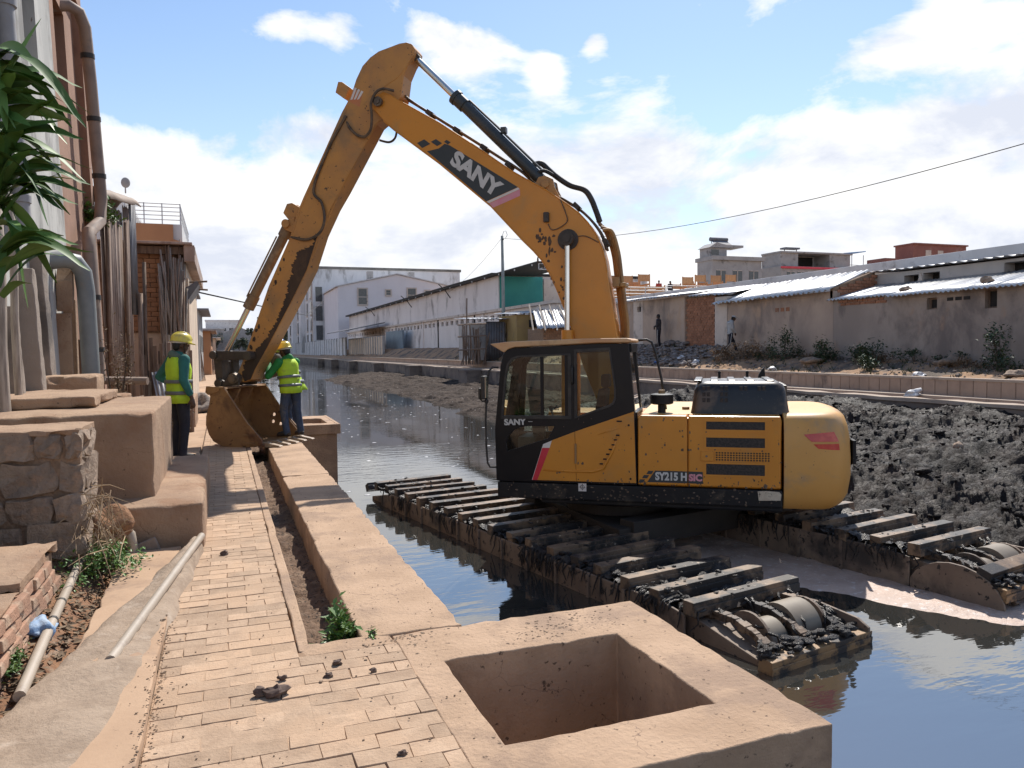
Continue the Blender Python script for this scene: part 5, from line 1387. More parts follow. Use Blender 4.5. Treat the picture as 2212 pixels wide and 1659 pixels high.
# small rough stone cabinet between the pipes
m = MB(); m.box((-1.95, 10.9, 1.0), (-1.74, 10.97, 2.0)); m.box((-1.95, 11.38, 1.0), (-1.76, 11.5, 2.2)); m.prism([(10.95, 2.02), (11.15, 2.35), (11.1, 2.6), (10.95, 2.4)], -1.9, -1.72, 'x')
o = fixn(m.build('wall_niche', BLOCK, bevel=.01)); tag(o, 'broken brown niche frame on the wall behind the grey drain pipe', 'niche')

# upright concrete posts, timber posts
for nm, lo, hi, sd_, lab in (('concrete_post', (-2.25, 9.65, .6), (-1.72, 9.93, 2.76), 4, 'taller upright concrete post against the white plaster wall'),
                             ('concrete_post', (-2.2, 8.95, .6), (-1.68, 9.13, 2.36), 5, 'shorter upright concrete post with a crumbling lit edge'),
                             ('concrete_post', (-2.05, 8.30, .6), (-1.72, 8.42, 1.95), 6, 'lowest slim concrete post beside the grey timber pole')):
    o = slab(nm, lo, hi, OLDC, cell=.07, amp=.005, round_=.010, seed=sd_); batter(o, .045, .8); tag(o, lab, 'post', 'concrete posts under the plaster house')
for (x, y, z0, z1, r, lab) in ((-1.705, 7.45, .45, 2.75, .055, 'thick grey timber pole at the very left edge'), (-1.70, 7.95, .55, 2.9, .032, 'thin grey timber pole beside the thick one')):
    p = MB(); p.tube([(x + .006 * math.sin(k * 1.7), y + .006 * math.cos(k), lerp(z0, z1, k / 6)) for k in range(7)], [r * (1 + .03 * math.sin(k * 2)) for k in range(7)], 9)
    tag(p.build('timber_pole', WOODG, smooth=True), lab, 'pole', 'grey timber poles at the left edge')

# stair blocks
slab('lower_step', (-.95, 6.36, -.2), (-.165, 9.35, .35), BLOCK, cell=.08, amp=.009, round_=.014, seed=21, label='low concrete step slab beside the brick path with a sunlit top', cat='step')
slab('big_block', (-2.1, 6.76, .1), (-.53, 9.2, 1.03), BLOCK, cell=.09, amp=.008, round_=.014, seed=22, label='large square brown concrete block standing on the low step', cat='block')
slab('top_slab', (-2.0, 7.5, 1.031), (-1.03, 9.05, 1.135), BLOCK, cell=.07, amp=.012, round_=.014, seed=23, label='thin worn slab lying on top of the large brown block', cat='slab')
slab('upper_step', (-1.95, 9.25, .2), (-1.25, 9.8, 1.27), BLOCK, cell=.08, amp=.015, round_=.014, seed=24, label='pinkish concrete step between the posts and the large block', cat='step')
slab('back_step', (-1.6, 9.9, .0), (-1.05, 10.5, 1.02), BLOCK, cell=.08, amp=.02, round_=.02, seed=25, label='dark stone step behind the large block beside the dry bush', cat='step')
slab('cement_kerb', (-.95, 9.36, -.1), (-.34, 13.0, .03), CONC2, cell=.12, amp=.012, seed=26, label='pale cement kerb strip under the standing worker in the teal jacket', cat='kerb')

# rough stone pillar with single stones
t = thing('stone_pillar', 'rough broken stone pillar in the left foreground', 'pillar')
slab('core', (-1.95, 5.685, -.1), (-.885, 6.25, .985), MORT, t, cell=.05, amp=.012, round_=.01, seed=27)
rnd = random.Random(4)
def stone_mesh(lo, hi, seed, jit=.02):
    m = MB(); n = 4
    c = [(a + b) / 2 for a, b in zip(lo, hi)]; s = [(b - a) / 2 for a, b in zip(lo, hi)]
    o = len(m.v); m.box((-1, -1, -1), (1, 1, 1))
    me = m.mesh('stone', STONE); bm = bmesh.new(); bm.from_mesh(me)
    bmesh.ops.subdivide_edges(bm, edges=bm.edges, cuts=2, use_grid_fill=True)
    for v in bm.verts:
        p = v.co.copy(); l = max(abs(p.x), abs(p.y), abs(p.z)); sph = p.normalized() * 1.22
        p = p.lerp(sph, .28)
        q = p * 1.4 + Vector((seed * 3.3, seed, seed * 7.1))
        p += Vector((mnoise.noise(q), mnoise.noise(q + Vector((9, 2, 4))), mnoise.noise(q + Vector((3, 8, 1))))) * .42
        v.co = Vector((p.x * s[0], p.y * s[1], p.z * s[2]))
    bm.to_mesh(me); bm.free()
    return me, c
k = 0
zc = -.04
for row in range(5):
    hgt = (.21, .23, .19, .22, .18)[row]
    x = -1.93
    while x < -.90:
        w_ = rnd.uniform(.17, .34); x1 = min(x + w_, -.87)
        if -.87 - x1 < .1: x1 = -.87
        me, c = stone_mesh((x + .008, 5.655, zc + .008), (x1 - .006, 5.80, zc + hgt - .006), k); k += 1
        link('stone', me, t, loc=(c[0], c[1] + rnd.uniform(-.02, .015), c[2]))
        x = x1
    me, c = stone_mesh((-1.02, 5.78, zc + .008), (-.86 + rnd.uniform(-.02, .015), 6.0, zc + hgt - .006), k); k += 1; link('stone', me, t, loc=c)
    me, c = stone_mesh((-1.02, 6.0, zc + .008), (-.86 + rnd.uniform(-.02, .015), 6.26, zc + hgt - .006), k); k += 1; link('stone', me, t, loc=c)
    zc += hgt
slab('cap', (-1.95, 5.66, .965), (-.875, 6.27, 1.012), BLOCK, t, cell=.04, amp=.014, round_=.012, seed=28)

# low brick wall in the left corner: bricks one by one
t = thing('low_brick_wall', 'low crumbling brick wall in the bottom left corner', 'wall')
m = MB(); m.box((-2.6, 2.4, -.1), (-.985, 5.24, .325)); m.build('core', MORT, t)
bmb = MB(); bmb.box((-.03, -.098, -.031), (.03, .098, .031), 0, None, .004); bme = bmb.mesh('brick', BRICKL)
bmb = MB(); bmb.box((-.05, -.098, -.031), (.04, .098, .031), 0, None, .006); bme2 = bmb.mesh('brick', BRICKL)
for r_ in range(5):
    for i in range(15):
        y = 2.46 + i * .205 + (.1 if r_ % 2 else 0)
        if y > 5.2 or (r_ == 4 and random.random() < .15): continue
        link('brick', random.choice((bme, bme2)), t, bevel=.006, loc=(-.975 + random.uniform(-.012, .012), y, -.0 + r_ * .073), rot=(random.uniform(-.02, .02), random.uniform(-.04, .04), random.uniform(-.05, .05)))
for (y0, y1, x0, dz) in ((4.35, 5.27, -1.9, .0), (3.55, 4.33, -1.9, -.035), (2.4, 3.53, -1.9, .01)):
    slab('coping', (x0, y0, .325), (-.955, y1, .385 + dz), BLOCK, t, cell=.06, amp=.012, round_=.014, seed=int(y0 * 10))
slab('loose_rubble_block', (-1.75, 5.0, .38), (-1.32, 5.45, .72), OLDC, cell=.06, amp=.05, round_=.02, seed=44, label='lump of grey concrete rubble lying on the low brick wall', cat='rubble')

# pipes on the ground
def ground_pipe(name, label, a, b, r, sag, m=PVCW, n=10, collars=True):
    pts = [tuple(Vector(a).lerp(Vector(b), k / 8) + Vector((0, 0, sag * math.sin(math.pi * k / 8)))) for k in range(9)]
    p = MB(); p.tube(pts, r, n); o = p.build(name, m, smooth=40); tag(o, label, 'pipe', 'pale plastic pipes on the ground')
    if collars:
        for k in (2, 4, 5):
            q = MB(); c = Vector(pts[k]); d = (Vector(b) - Vector(a)).normalized() * .012; q.cyl(tuple(c - d), tuple(c + d), r * 1.07, None, n); q.build('band', RUB, o)
    return o
ground_pipe('plastic_pipe', 'pale pipe with dark bands running out of the green weeds over the red soil', (-.925, 6.05, .13), (-.845, 3.75, .05), .026, .015)
ground_pipe('plastic_pipe', 'pale pipe bedded in grey cement beside the brick path', (-.185, 6.30, .10), (-.53, 4.0, .060), .027, .0, collars=False)
o = piped('pipe_elbow', 'pale plastic pipe elbow sticking out of the bank under the low step', 'pipe', [(-1.0, 6.28, .24), (-.78, 6.26, .225), (-.71, 6.25, .21), (-.67, 6.24, .17), (-.66, 6.24, .10), (-.66, 6.24, -.02)], .042, PVCW)

# corrugated and timber fence stepping out from the house
def corrugated(name, m, parent, w, z0, z1, amp=.018, pitch=.075, M=None, n=None, jag=0.0, rnd=random):
    n = n or max(6, int(w / pitch * 6))
    vs = []
    for i in range(n + 1):
        x = w * i / n; y = amp * math.sin(2 * math.pi * x / pitch)
        dz = rnd.uniform(-jag, jag)
        vs += [(x, y, z0), (x, y, z1 + dz)]
    fs = [(2 * i, 2 * i + 2, 2 * i + 3, 2 * i + 1) for i in range(n)]
    mb = MB(); mb.add(vs, fs, 0, M)
    o = mb.build(name, m, parent, smooth=True); md = o.modifiers.new('t', 'SOLIDIFY'); md.thickness = .003
    return o
f = thing('sheet_fence', 'tall patchwork fence of rusty and grey corrugated sheets and planks beside the terracotta house', 'fence')
fa, fb = Vector((-1.82, 14.45, 0)), Vector((-1.36, 16.3, 0))
fd = (fb - fa); FL = fd.length; fang = math.atan2(fd.y, fd.x)
u = 0
specs = [(.16, RUST, .9, 3.75, .006), (.30, RUST, .6, 3.9, .016), (.24, RUST, .5, 4.05, .016), (.22, RUST, .5, 4.0, .014), (.20, RUST, .6, 4.1, .016), (.18, RUST, .5, 3.9, .012), (.30, GREYS, 2.2, 4.3, .018), (.3, RUST, .4, 2.6, .016)]
for (w_, m_, z0, z1, am) in specs:
    M = Matrix.Translation(fa + fd.normalized() * u + Vector((random.uniform(-.02, .02), random.uniform(-.03, .03), 0))) @ Matrix.Rotation(fang + random.uniform(-.05, .05), 4, 'Z') @ Matrix.Rotation(random.uniform(-.025, .025), 4, 'Y')
    corrugated('sheet', m_, f, w_ + .03, z0, z1, am, .076 if am > .01 else .2, M, jag=.03)
    u += w_
for (u_, z0, z1, r_) in ((.1, .3, 3.9, .04), (.9, .2, 3.8, .03), (1.5, .0, 2.6, .045), (1.75, .0, 3.2, .035)):
    p = fa + fd.normalized() * u_; q = MB(); q.tube([(p.x + .06, p.y - .05, z0), (p.x + .05, p.y - .04, (z0 + z1) / 2), (p.x + .07, p.y - .05, z1)], r_, 7); q.build('post', WOODB, f, smooth=True)
def cloth_lump(name, label, cat, c, r, m, seed, n=18, mm=12):
    q = MB(); q.rock(c, r, 0, seed, n, mm, .42); o = q.build(name, m, smooth=True); tag(o, label, cat); return o
TARP = mat('brown_tarpaulin', (.25, .18, .13), (.20, .14, .10), scale=5, rough=.7, bump=.4, bscale=10)
q = MB(); vs = []
for i in range(13):
    for j in range(7):
        a, b_ = i / 12, j / 6
        p = fa + fd.normalized() * (a * 1.55 - .1)
        vs.append((p.x - .25 + b_ * .4, p.y - .05 - b_ * .12, 4.02 + .16 * math.sin(b_ * 2.6) + .05 * mnoise.noise((a * 4, b_ * 3, 2)) + a * .12 - (.25 * max(0, b_ - .7))))
q.add(vs, [(i * 7 + j, (i + 1) * 7 + j, (i + 1) * 7 + j + 1, i * 7 + j + 1) for i in range(12) for j in range(6)])
o = q.build('tarpaulin', TARP, smooth=True); o.modifiers.new('t', 'SOLIDIFY').thickness = .02; tag(o, 'brown tarpaulin folded over the top of the sheet fence', 'tarpaulin')

# brick and plaster house with leaning sticks
t = thing('brick_house', 'brick and cream plaster house behind the leaning sticks', 'house')
m = MB(); m.box((-5, 17.08, -.1), (-.64, 24, 3.62)); m.build('wall', CREAM, t)
m = MB(); m.box((-3.2, 17.04, 1.9), (-.66, 17.079, 3.6)); m.build('mortar_bed', MORT, t)
bq = MB(); bq.box((-.105, -.02, -.043), (.105, .02, .043), 0, None, .003); bqm = bq.mesh('brick', BRICK2)
for r_ in range(17):
    for i in range(7):
        x = -1.75 + i * .225 + (.11 if r_ % 2 else 0)
        if x > -.78: continue
        link('brick', bqm, t, loc=(x, 17.025 + random.uniform(-.006, .006), 1.98 + r_ * .096), rot=(0, random.uniform(-.01, .01), 0))
m = MB(); m.box((-3, 16.7, 3.63), (-.50, 24.2, 3.68)); m.box((-.66, 16.75, 3.30), (-.46, 24.1, 3.629)); ro = m.build('roof', RUST, t, bevel=.008)
m = MB(); m.box((-1.5, 16.85, 3.45), (-.45, 16.95, 3.60)); m.build('beam', WOODB, t)
m = MB(); m.tube([(-.6, 17.4, 2.95), (-.25, 17.3, 2.96)], .02, 6); m.build('bracket', WOODB, t)
m = MB(); m.tube([(-.6, 17.9, 2.85), (-.25, 17.9, 2.83)], .02, 6); m.build('bracket', WOODB, t)
m = MB(); m.box((-.70, 17.02, -.1), (-.60, 17.4, 3.0)); m.build('corner_pillar', CREAM, t, bevel=.01)
m = MB(); m.prism([(-.72, 2.75), (-.44, 2.95), (-.40, 2.88), (-.62, 2.55)], 17.0, 18.5); fixn(m.build('awning', GREYS, t))
sb = thing('stick_bundle', 'bundle of long grey sticks leaning on the brick house', 'sticks')
rnd = random.Random(8)
for i in range(64):
    x0 = -1.08 + .34 * rnd.random(); y0 = 16.45 + .3 * rnd.random()
    x1 = -1.16 + .54 * rnd.random() ** .9; L_ = rnd.uniform(2.6, 3.75)
    pts = [(x0, y0, .0), (lerp(x0, x1, .35) + rnd.gauss(0, .02), y0 + .06, L_ * .35), (lerp(x0, x1, .7) + rnd.gauss(0, .02), y0 + .14, L_ * .7), (x1, y0 + .2, L_)]
    q = MB(); q.tube(pts, [rnd.uniform(.013, .024)] * 4, 5); q.build('stick', rnd.choice((WOODG, WOODG, WOODB)), sb, smooth=True)
# low paling scraps at the foot of the fence
pf = thing('paling_fence', 'low broken fence of short wooden palings and sheet scraps', 'fence')
for i in range(26):
    x = -1.42 + i * .034 + rnd.uniform(-.02, .02); y = 15.9 + rnd.uniform(-.15, .3); hh = rnd.uniform(.9, 1.85)
    q = MB(); q.box((x - .03, y - .012, -.05), (x + .03, y + .012, hh), 0, Matrix.Translation((0, 0, 0)), .006); q.build('paling', rnd.choice((WOODB, WOODB, WOODG, RUST)), pf)
Mx = Matrix.Translation((-1.05, 15.6, 0)) @ Matrix.Rotation(-.15, 4, 'Y')
corrugated('scrap_sheet', GALV, pf, .22, .0, 1.15, .016, .076, Mx)

# taller white building with roof-terrace railing behind
t = thing('terrace_building', 'pale building with an orange gable and a railed roof terrace behind the sheet fence', 'building')
m = MB(); m.box((-6, 26, 0), (-1.05, 33, 5.42)); m.build('wall', LG, t)
m = MB(); m.box((-2.4, 25.9, 4.55), (-1.30, 25.99, 5.40)); m.prism([(-1.32, 4.95), (-.98, 4.85), (-.92, 4.45), (-1.2, 4.5)], 25.8, 29); fixn(m.build('orange_gable', ORNG, t))
m = MB(); m.box((-6, 27, 5.43), (-2.75, 32, 6.25)); m.box((-6, 26.9, 6.251), (-2.65, 32.1, 6.36)); m.build('roof_room', LG, t)
m = MB(); m.box((-3.3, 26.97, 5.5), (-2.95, 26.999, 6.1)); m.build('window', WINDG, t)
m = MB()
for zz in (5.55, 5.68, 5.80, 5.93, 6.03): m.tube([(-2.65, 26.02, zz), (-1.09, 26.02, zz)], .014, 5); m.tube([(-1.09, 26.02, zz), (-1.09, 32.5, zz)], .014, 5)
for xx in (-2.62, -2.1, -1.6, -1.09): m.tube([(xx, 26.02, 5.42), (xx, 26.02, 6.05)], .018, 5)
m.build('railing', RAILM, t)
m = MB(); m.cyl((-2.62, 26.4, 6.36), (-2.62, 26.4, 6.6), .02, None, 6); m.ball((-2.6, 26.3, 6.66), (.13, .06, .16), 12, 8); m.build('satellite_dish', MG, t, smooth=True)
# row of small houses further along the lane
rows = [((-6, 30, -.1), (-1.18, 35, 4.6), CREAM, 'narrow cream house beyond the leaning sticks', .25), ((-6, 36, -.1), (-1.22, 41, 4.1), LG, 'grey house with jutting balcony boards further down the lane', .3), ((-6, 44, -.1), (-1.1, 52, 3.7), MG, 'dark roofed low house far down the lane', .5),
        ((-6, 56, -.1), (-.7, 66, 2.9), ORNG, 'sunlit orange house wall far down the lane', .35), ((-6, 72, -.1), (-.5, 86, 2.7), CREAM, 'farthest pale house along the lane', .4)]
for i, (lo, hi, m_, lab, ov) in enumerate(rows):
    t = thing('lane_house', lab, 'house', group='small houses along the lane')
    m = MB(); m.box(lo, hi); m.build('wall', m_, t)
    m = MB(); m.box((lo[0] - .2, lo[1] - ov, hi[2] + .001), (hi[0] + ov, hi[1] + ov, hi[2] + .08)); m.build('roof', (RUST, GREYS, GREYS, RUST, GALV)[i], t)
    for yy in np.linspace(lo[1] + 1, hi[1] - 1, 3):
        w = MB(); w.box((hi[0] + .001, yy - .35, 1.5 + .4 * (i % 2)), (hi[0] + .03, yy + .35, 2.4 + .4 * (i % 2))); w.build('window', DARK, t)
    q = MB()
    for k_ in range(4): q.tube([(hi[0] + .06 + .05 * k_, lo[1] + .3 * k_, -.05), (hi[0] + .04, lo[1] + .3 * k_ + .1, 1.2 + .5 * random.random())], .02, 5)
    q.build('leaning_poles', WOODB, t)
m = MB(); m.tube([(-1.15, 30.2, 3.75), (2.5, 45, 3.9), (9, 90, 5.5), (20.5, 168, 12)], .03, 6); tag(m.build('overhead_cable', DARK, smooth=True), 'dark cable from the cream house across the canal behind the digger arm', 'cable')
# bits along the lane
cloth_lump('rubbish_heap', 'small heap of rubbish with a red scrap on the lane', 'rubbish', (-.55, 21.5, .05), (.3, .5, .3), mat('rubbish_grey', (.25, .21, .18), (.12, .1, .09), scale=20, rough=.9), 8)
slab('planter_box', (-.95, 17.2, -.1), (-.55, 19.3, .55), BLOCK, cell=.12, amp=.02, seed=61, label='low brown masonry box at the foot of the plaster house', cat='box')

# masonry rubble pile at the foot of the fence
t = thing('rubble_pile', 'pile of broken stones and planks at the foot of the fence', 'rubble')
rnd = random.Random(21)
for i in range(58):
    x, y = rnd.uniform(-1.75, -1.05), rnd.uniform(11.2, 13.9); z = .05 + .75 * max(0, 1 - ((x + 1.6) / .75) ** 2) * rnd.random() ** .5
    r_ = rnd.uniform(.06, .2)
    q = MB(); q.rock((0, 0, 0), (r_ * rnd.uniform(.8, 1.5), r_, r_ * rnd.uniform(.5, .9)), 0, i, 7, 5, .4); link('stone', q.mesh('stone', STONE), t, loc=(x, y, z))
q = MB(); q.tube([(-1.75, 12.9, 1.1), (-1.05, 12.7, 1.08)], .06, 8); q.tube([(-1.7, 12.6, .85), (-1.15, 12.3, .82)], .05, 8); q.build('pipe_scrap', PVCB, t, smooth=40)

# ------------------------------------------------------------------ plants
def leafbush(name, label, cat, c, r, n, size, m, seed, stem=None, parent=None, flat=1.0, drop=0.0):
    rnd = random.Random(seed)
    t = thing(name, label, cat, c)
    mb = MB()
    clumps = [Vector((rnd.gauss(0, .5) * r[0], rnd.gauss(0, .5) * r[1], rnd.uniform(.15, 1) * r[2])) for _ in range(max(5, n // 45))]
    for i in range(n):
        p = rnd.choice(clumps) + Vector((rnd.gauss(0, .22) * r[0], rnd.gauss(0, .22) * r[1], rnd.gauss(0, .18) * r[2]))
        if p.z < 0: p.z = abs(p.z) * .3
        s = size * rnd.uniform(.6, 1.3)
        M = Matrix.Translation(p) @ Matrix.Rotation(rnd.uniform(0, 6.28), 4, 'Z') @ Matrix.Rotation(rnd.uniform(-1.1, .5), 4, 'Y') @ Matrix.Rotation(rnd.uniform(-.6, .6), 4, 'X')
        mb.add([(0, 0, 0), (s * .5, -s * .26, .06 * s), (s, 0, -.1 * s), (s * .5, s * .26, .06 * s)], [(0, 1, 2), (0, 2, 3)], 0, M)
    mb.build('foliage', m, t)
    st = MB()
    for q in clumps[:10]: st.tube([(q.x * .15, q.y * .15, -.05), tuple(q * .6), tuple(q)], [.012 * max(1, r[2]), .009 * max(1, r[2]), .004], 5)
    st.build('stem', stem or BARK, t)
    return t

def strap_leaf(base, tip, width, m, parent, sag=.08, twist=0.0, seed=0, n=9):
    b, t_ = Vector(base), Vector(tip)
    d = t_ - b
    side = d.cross(Vector((0, 0, 1)))
    side = side.normalized() if side.length > 1e-4 else Vector((1, 0, 0))
    vs = []
    roll = random.Random(seed * 7 + 1).uniform(-1.15, 1.15)
    width *= .82
    for i in range(n + 1):
        s = i / n
        p = b + d * s + Vector((0, 0, 1)) * (sag * math.sin(math.pi * min(1, s * 1.05)) * d.length)
        w = width * (.30 + .70 * math.sin(math.pi * min(1, s * .62 + .14))) * (1 - s ** 5) + .002
        ang = twist * s + roll
        nrm = side.cross(d).normalized()
        e = side * math.cos(ang) + nrm * math.sin(ang)
        f = nrm * math.cos(ang) - side * math.sin(ang)
        vs += [p - e * w + f * (.25 * w), p, p + e * w + f * (.25 * w)]
    fs = []
    for i in range(n):
        a = i * 3
        fs += [(a, a + 1, a + 4, a + 3), (a + 1, a + 2, a + 5, a + 4)]
    mb = MB(); mb.add([tuple(v) for v in vs], fs)
    return mb.build('leaf', m, parent, smooth=True)
t = thing('strap_leaf_plant', 'tall plant with long drooping strap leaves at the upper left edge', 'plant')
c1, c2, c3 = Vector((-.97, 4.22, 2.70)), Vector((-.95, 4.2, 2.36)), Vector((-.95, 4.2, 2.02))
q = MB(); q.tube([(-1.9, 4.5, .3), (-1.6, 4.4, 1.2), (-1.2, 4.28, 1.9), (-.97, 4.2, 2.35), (-.97, 4.22, 2.72)], [.035, .03, .026, .022, .016], 8); q.tube([(-1.2, 4.28, 1.9), (-1.0, 4.2, 2.15), (-.95, 4.2, 2.1)], [.018, .015, .01], 7); q.build('stem', WOODG, t, smooth=True)
tips = [((-.75, 4.23, 3.07), c1, .030, -.03, LEAFB), ((-.81, 4.25, 2.87), c1, .03, .12, LEAFD), ((-.73, 4.20, 2.80), c1, .03, .13, LEAFD), ((-.72, 4.26, 2.70), c1, .035, .2, LEAFD), ((-.54, 4.15, 2.62), c1, .034, .10, LEAFD), ((-.56, 4.10, 2.545), c1, .038, .22, LEAFD),
        ((-.585, 4.17, 2.51), c2, .034, .16, LEAFD), ((-.55, 4.16, 2.37), c2, .040, .14, LEAFD), ((-.76, 4.14, 2.42), c2, .036, .22, LEAFD), ((-.60, 4.17, 2.30), c2, .036, .10, LEAFD), ((-.68, 4.15, 2.17), c2, .038, .15, LEAFD), ((-.66, 4.22, 2.16), c2, .03, .2, LEAFD), ((-.62, 4.18, 2.205), c2, .030, .2, LEAFB),
        ((-.75, 4.2, 2.10), c2, .036, .2, LEAFD), ((-.88, 4.25, 2.10), c3, .03, .2, LEAFD), ((-.82, 4.18, 1.83), c3, .034, .18, LEAFD), ((-.86, 4.27, 1.72), c3, .030, .2, LEAFD), ((-.93, 4.1, 1.80), c3, .03, .2, LEAFD),
        ((-1.25, 4.1, 2.9), c1, .035, .1, LEAFD), ((-1.2, 4.0, 2.6), c1, .035, .1, LEAFD), ((-1.22, 4.05, 2.3), c2, .035, .1, LEAFD), ((-1.1, 3.95, 2.5), c1, .034, .15, LEAFD), ((-.88, 3.96, 2.6), c1, .034, .2, LEAFD), ((-.84, 4.0, 2.35), c2, .034, .22, LEAFD),
        ((-.95, 3.98, 2.2), c2, .032, .2, LEAFD), ((-.86, 4.22, 2.92), c1, .03, .05, LEAFD), ((-.8, 4.05, 2.68), c1, .036, .25, LEAFD), ((-1.0, 4.0, 2.95), c1, .03, .05, LEAFD), ((-.82, 4.12, 2.52), c2, .034, .25, LEAFD), ((-.90, 4.05, 2.48), c2, .034, .2, LEAFD),
        ((-.92, 4.12, 2.58), c1, .034, .25, LEAFD), ((-1.1, 4.1, 1.9), c3, .03, .2, LEAFD)]
rl = random.Random(77)
for k in range(58):
    c = rl.choice((c1, c1, c2, c2, c3)); a_ = rl.uniform(-1.6, .9); L_ = rl.uniform(.18, .40)
    tips.append(((c.x + L_ * math.cos(a_), c.y + L_ * math.sin(a_) * .8, c.z + rl.uniform(-.22, .12)), c, rl.uniform(.026, .036), rl.uniform(.08, .26), rl.choice((LEAFD, LEAFD, LEAFD, LEAFB))))
for i, (tp, c, w_, sg, m_) in enumerate(tips):
    b = c + Vector((random.uniform(-.02, .02), random.uniform(-.02, .02), random.uniform(-.26, .22)))
    strap_leaf(b, tp, w_, m_, t, sg, random.uniform(-.5, .5), i)
leafbush('fern_tuft', 'small green fern growing out of the wall under the brown downpipe', 'plant', (-1.78, 14.0, 3.55), (.22, .2, .34), 340, .10, LEAFB, 3)
leafbush('dry_bush', 'dry brown twiggy bush among the stones below the fence', 'plant', (-1.35, 11.6, .5), (.20, .22, 1.15), 420, .055, DRYL, 4)
leafbush('green_weed', 'bright green low weeds where the banded pipe starts', 'plant', (-.84, 5.72, .06), (.20, .34, .14), 1500, .034, LEAFB, 5)
leafbush('green_weed', 'pale green weeds at the bottom left corner by the brick wall', 'plant', (-.93, 4.12, .07), (.08, .2, .07), 300, .03, LEAFB, 6)
leafbush('fern_weed', 'leafy green weed in the near end of the soil trench', 'plant', (.56, 4.17, -.18), (.075, .13, .24), 520, .055, LEAFB, 7)
leafbush('green_weed', 'tiny green sprig on the kerb beside the trench end', 'plant', (.70, 4.0, .0), (.03, .03, .04), 24, .03, LEAFB, 8)
leafbush('lane_bush', 'straggly dull green bush at the foot of the plaster house', 'plant', (-.75, 15.4, .0), (.25, .5, .55), 500, .07, DRYL, 9)
# dry roots under the stone pillar
q = MB(); rnd = random.Random(31)
for i in range(110):
    p = Vector((rnd.gauss(-.80, .06), rnd.gauss(5.75, .12), rnd.uniform(.15, .62))); d = Vector((rnd.gauss(.02, .05), rnd.gauss(-.05, .05), rnd.gauss(-.03, .07)))
    q.tube([p, p + d, p + d * 1.8 + Vector((0, 0, -.04))], [.004, .003, .0015], 4)
tag(q.build('dry_roots', mat('straw', (.42, .30, .18), (.30, .20, .12), scale=10, rough=.95)), 'tangle of dry straw roots on the side of the stone pillar', 'roots', kind='stuff')
cloth_lump('earth_lump', 'lump of crumbly red earth beside the pipe elbow', 'earth', (-.82, 6.15, .24), (.16, .16, .14), SOIL, 9, 20, 14)
cloth_lump('blue_rag', 'crumpled pale blue rag on the red soil', 'rag', (-.915, 4.50, .095), (.075, .11, .05), mat('blue_cloth', (.18, .30, .48), (.38, .46, .55), scale=14, rough=.9, bump=.5), 12, 24, 14)
q = MB(); q.box((-.09, -.012, 0), (.09, .012, .11), 0, Matrix.Translation((-.55, 6.27, .0)) @ Matrix.Rotation(-.35, 4, 'Y')); tag(q.build('broken_slab', OLDC, bevel=.01), 'broken grey slab leaning under the low step', 'slab')
# leaf litter and crumbs
q = MB(); rnd = random.Random(5)
for i in range(900):
    x, y = rnd.uniform(-1.0, -.72), rnd.uniform(3.2, 6.2)
    z = float(left_soil(np.array(x), np.array(y))) + .01
    s = rnd.uniform(.01, .035)
    M = Matrix.Translation((x, y, z)) @ Matrix.Rotation(rnd.uniform(0, 6.28), 4, 'Z') @ Matrix.Rotation(rnd.uniform(-.6, .6), 4, 'X')
    q.add([(-s, 0, 0), (0, -s * .5, .006), (s, 0, 0), (0, s * .5, .004)], [(0, 1, 2, 3)], 0, M)
q.build('leaf_litter', DRYL, kind='stuff')
q = MB()
for i in range(420):
    x, y = rnd.uniform(-.6, 1.18), 2.5 + 7 * rnd.random() ** 1.6
    if .38 < x < .64 and y > 4: continue
    if x > .96 and y < 3.6: continue
    s = rnd.uniform(.0015, .005) * (2.2 if rnd.random() < .03 else 1)
    q.rock((x, y, .002 + s * .4 + (.045 if x < -.33 else 0)), (s, s, s * .7), 0, i, 5, 3, .4)
for i in range(420):
    x, y = rnd.gauss(1.72, .22), rnd.gauss(3.74, .075)
    if i % 3 == 0: x, y = rnd.gauss(.86, .12), rnd.gauss(3.92, .10)
    if not (.3 < x < 2.2 and (y > 3.57 or x < .95) and y < 3.97): continue
    s = rnd.uniform(.001, .0055); q.rock((x, y, .002 + s * .2), (s * 1.6, s * 1.2, s * .4), 0, i, 6, 3, .5)
for i in range(500):
    x, y = rnd.gauss(-.315, .02), rnd.uniform(2.4, 6.2)
    s = rnd.uniform(.001, .0055); q.rock((x, y, .002 + s * .3 + (.044 if x < -.325 else 0)), (s * 1.3, s, s * .6), 0, i, 5, 3, .5)
q.build('path_crumbs', mat('dirt_crumbs', (.20, .145, .10), (.28, .20, .14), scale=30, rough=1), kind='stuff')
for i, (x, y, s, lab) in enumerate(((.185, 3.46, .034, 'largest dark mud clod on the brick path'), (.115, 3.49, .026, 'flat dark clod left of the largest one on the path'), (.155, 3.47, .02, 'small clod touching the largest one'), (.22, 3.62, .014, 'tiny dark clod above the largest one'), (.42, 3.57, .016, 'square dark clod right of the clod group'), (.475, 3.70, .018, 'upright clod nearest the trench end'), (.585, 2.77, .013, 'dark pebble near the chamber corner'), (.62, 3.55, .012, 'thin flat crumb beside the chamber kerb'), (-.02, 6.05, .022, 'single dark clod near the cement end'))):
    q = MB(); q.rock((0, 0, s * .5), (s * 1.4, s * 1.1, s * .8), 0, i + 60, 9, 7, .45); o = link('mud_clod', q.mesh('mud_clod', mat('drying_clod', (.085, .055, .045), (.14, .095, .07), scale=30, rough=.9)), loc=(x, y, .002)); tag(o, lab, 'clod', 'dark clods on the brick path')
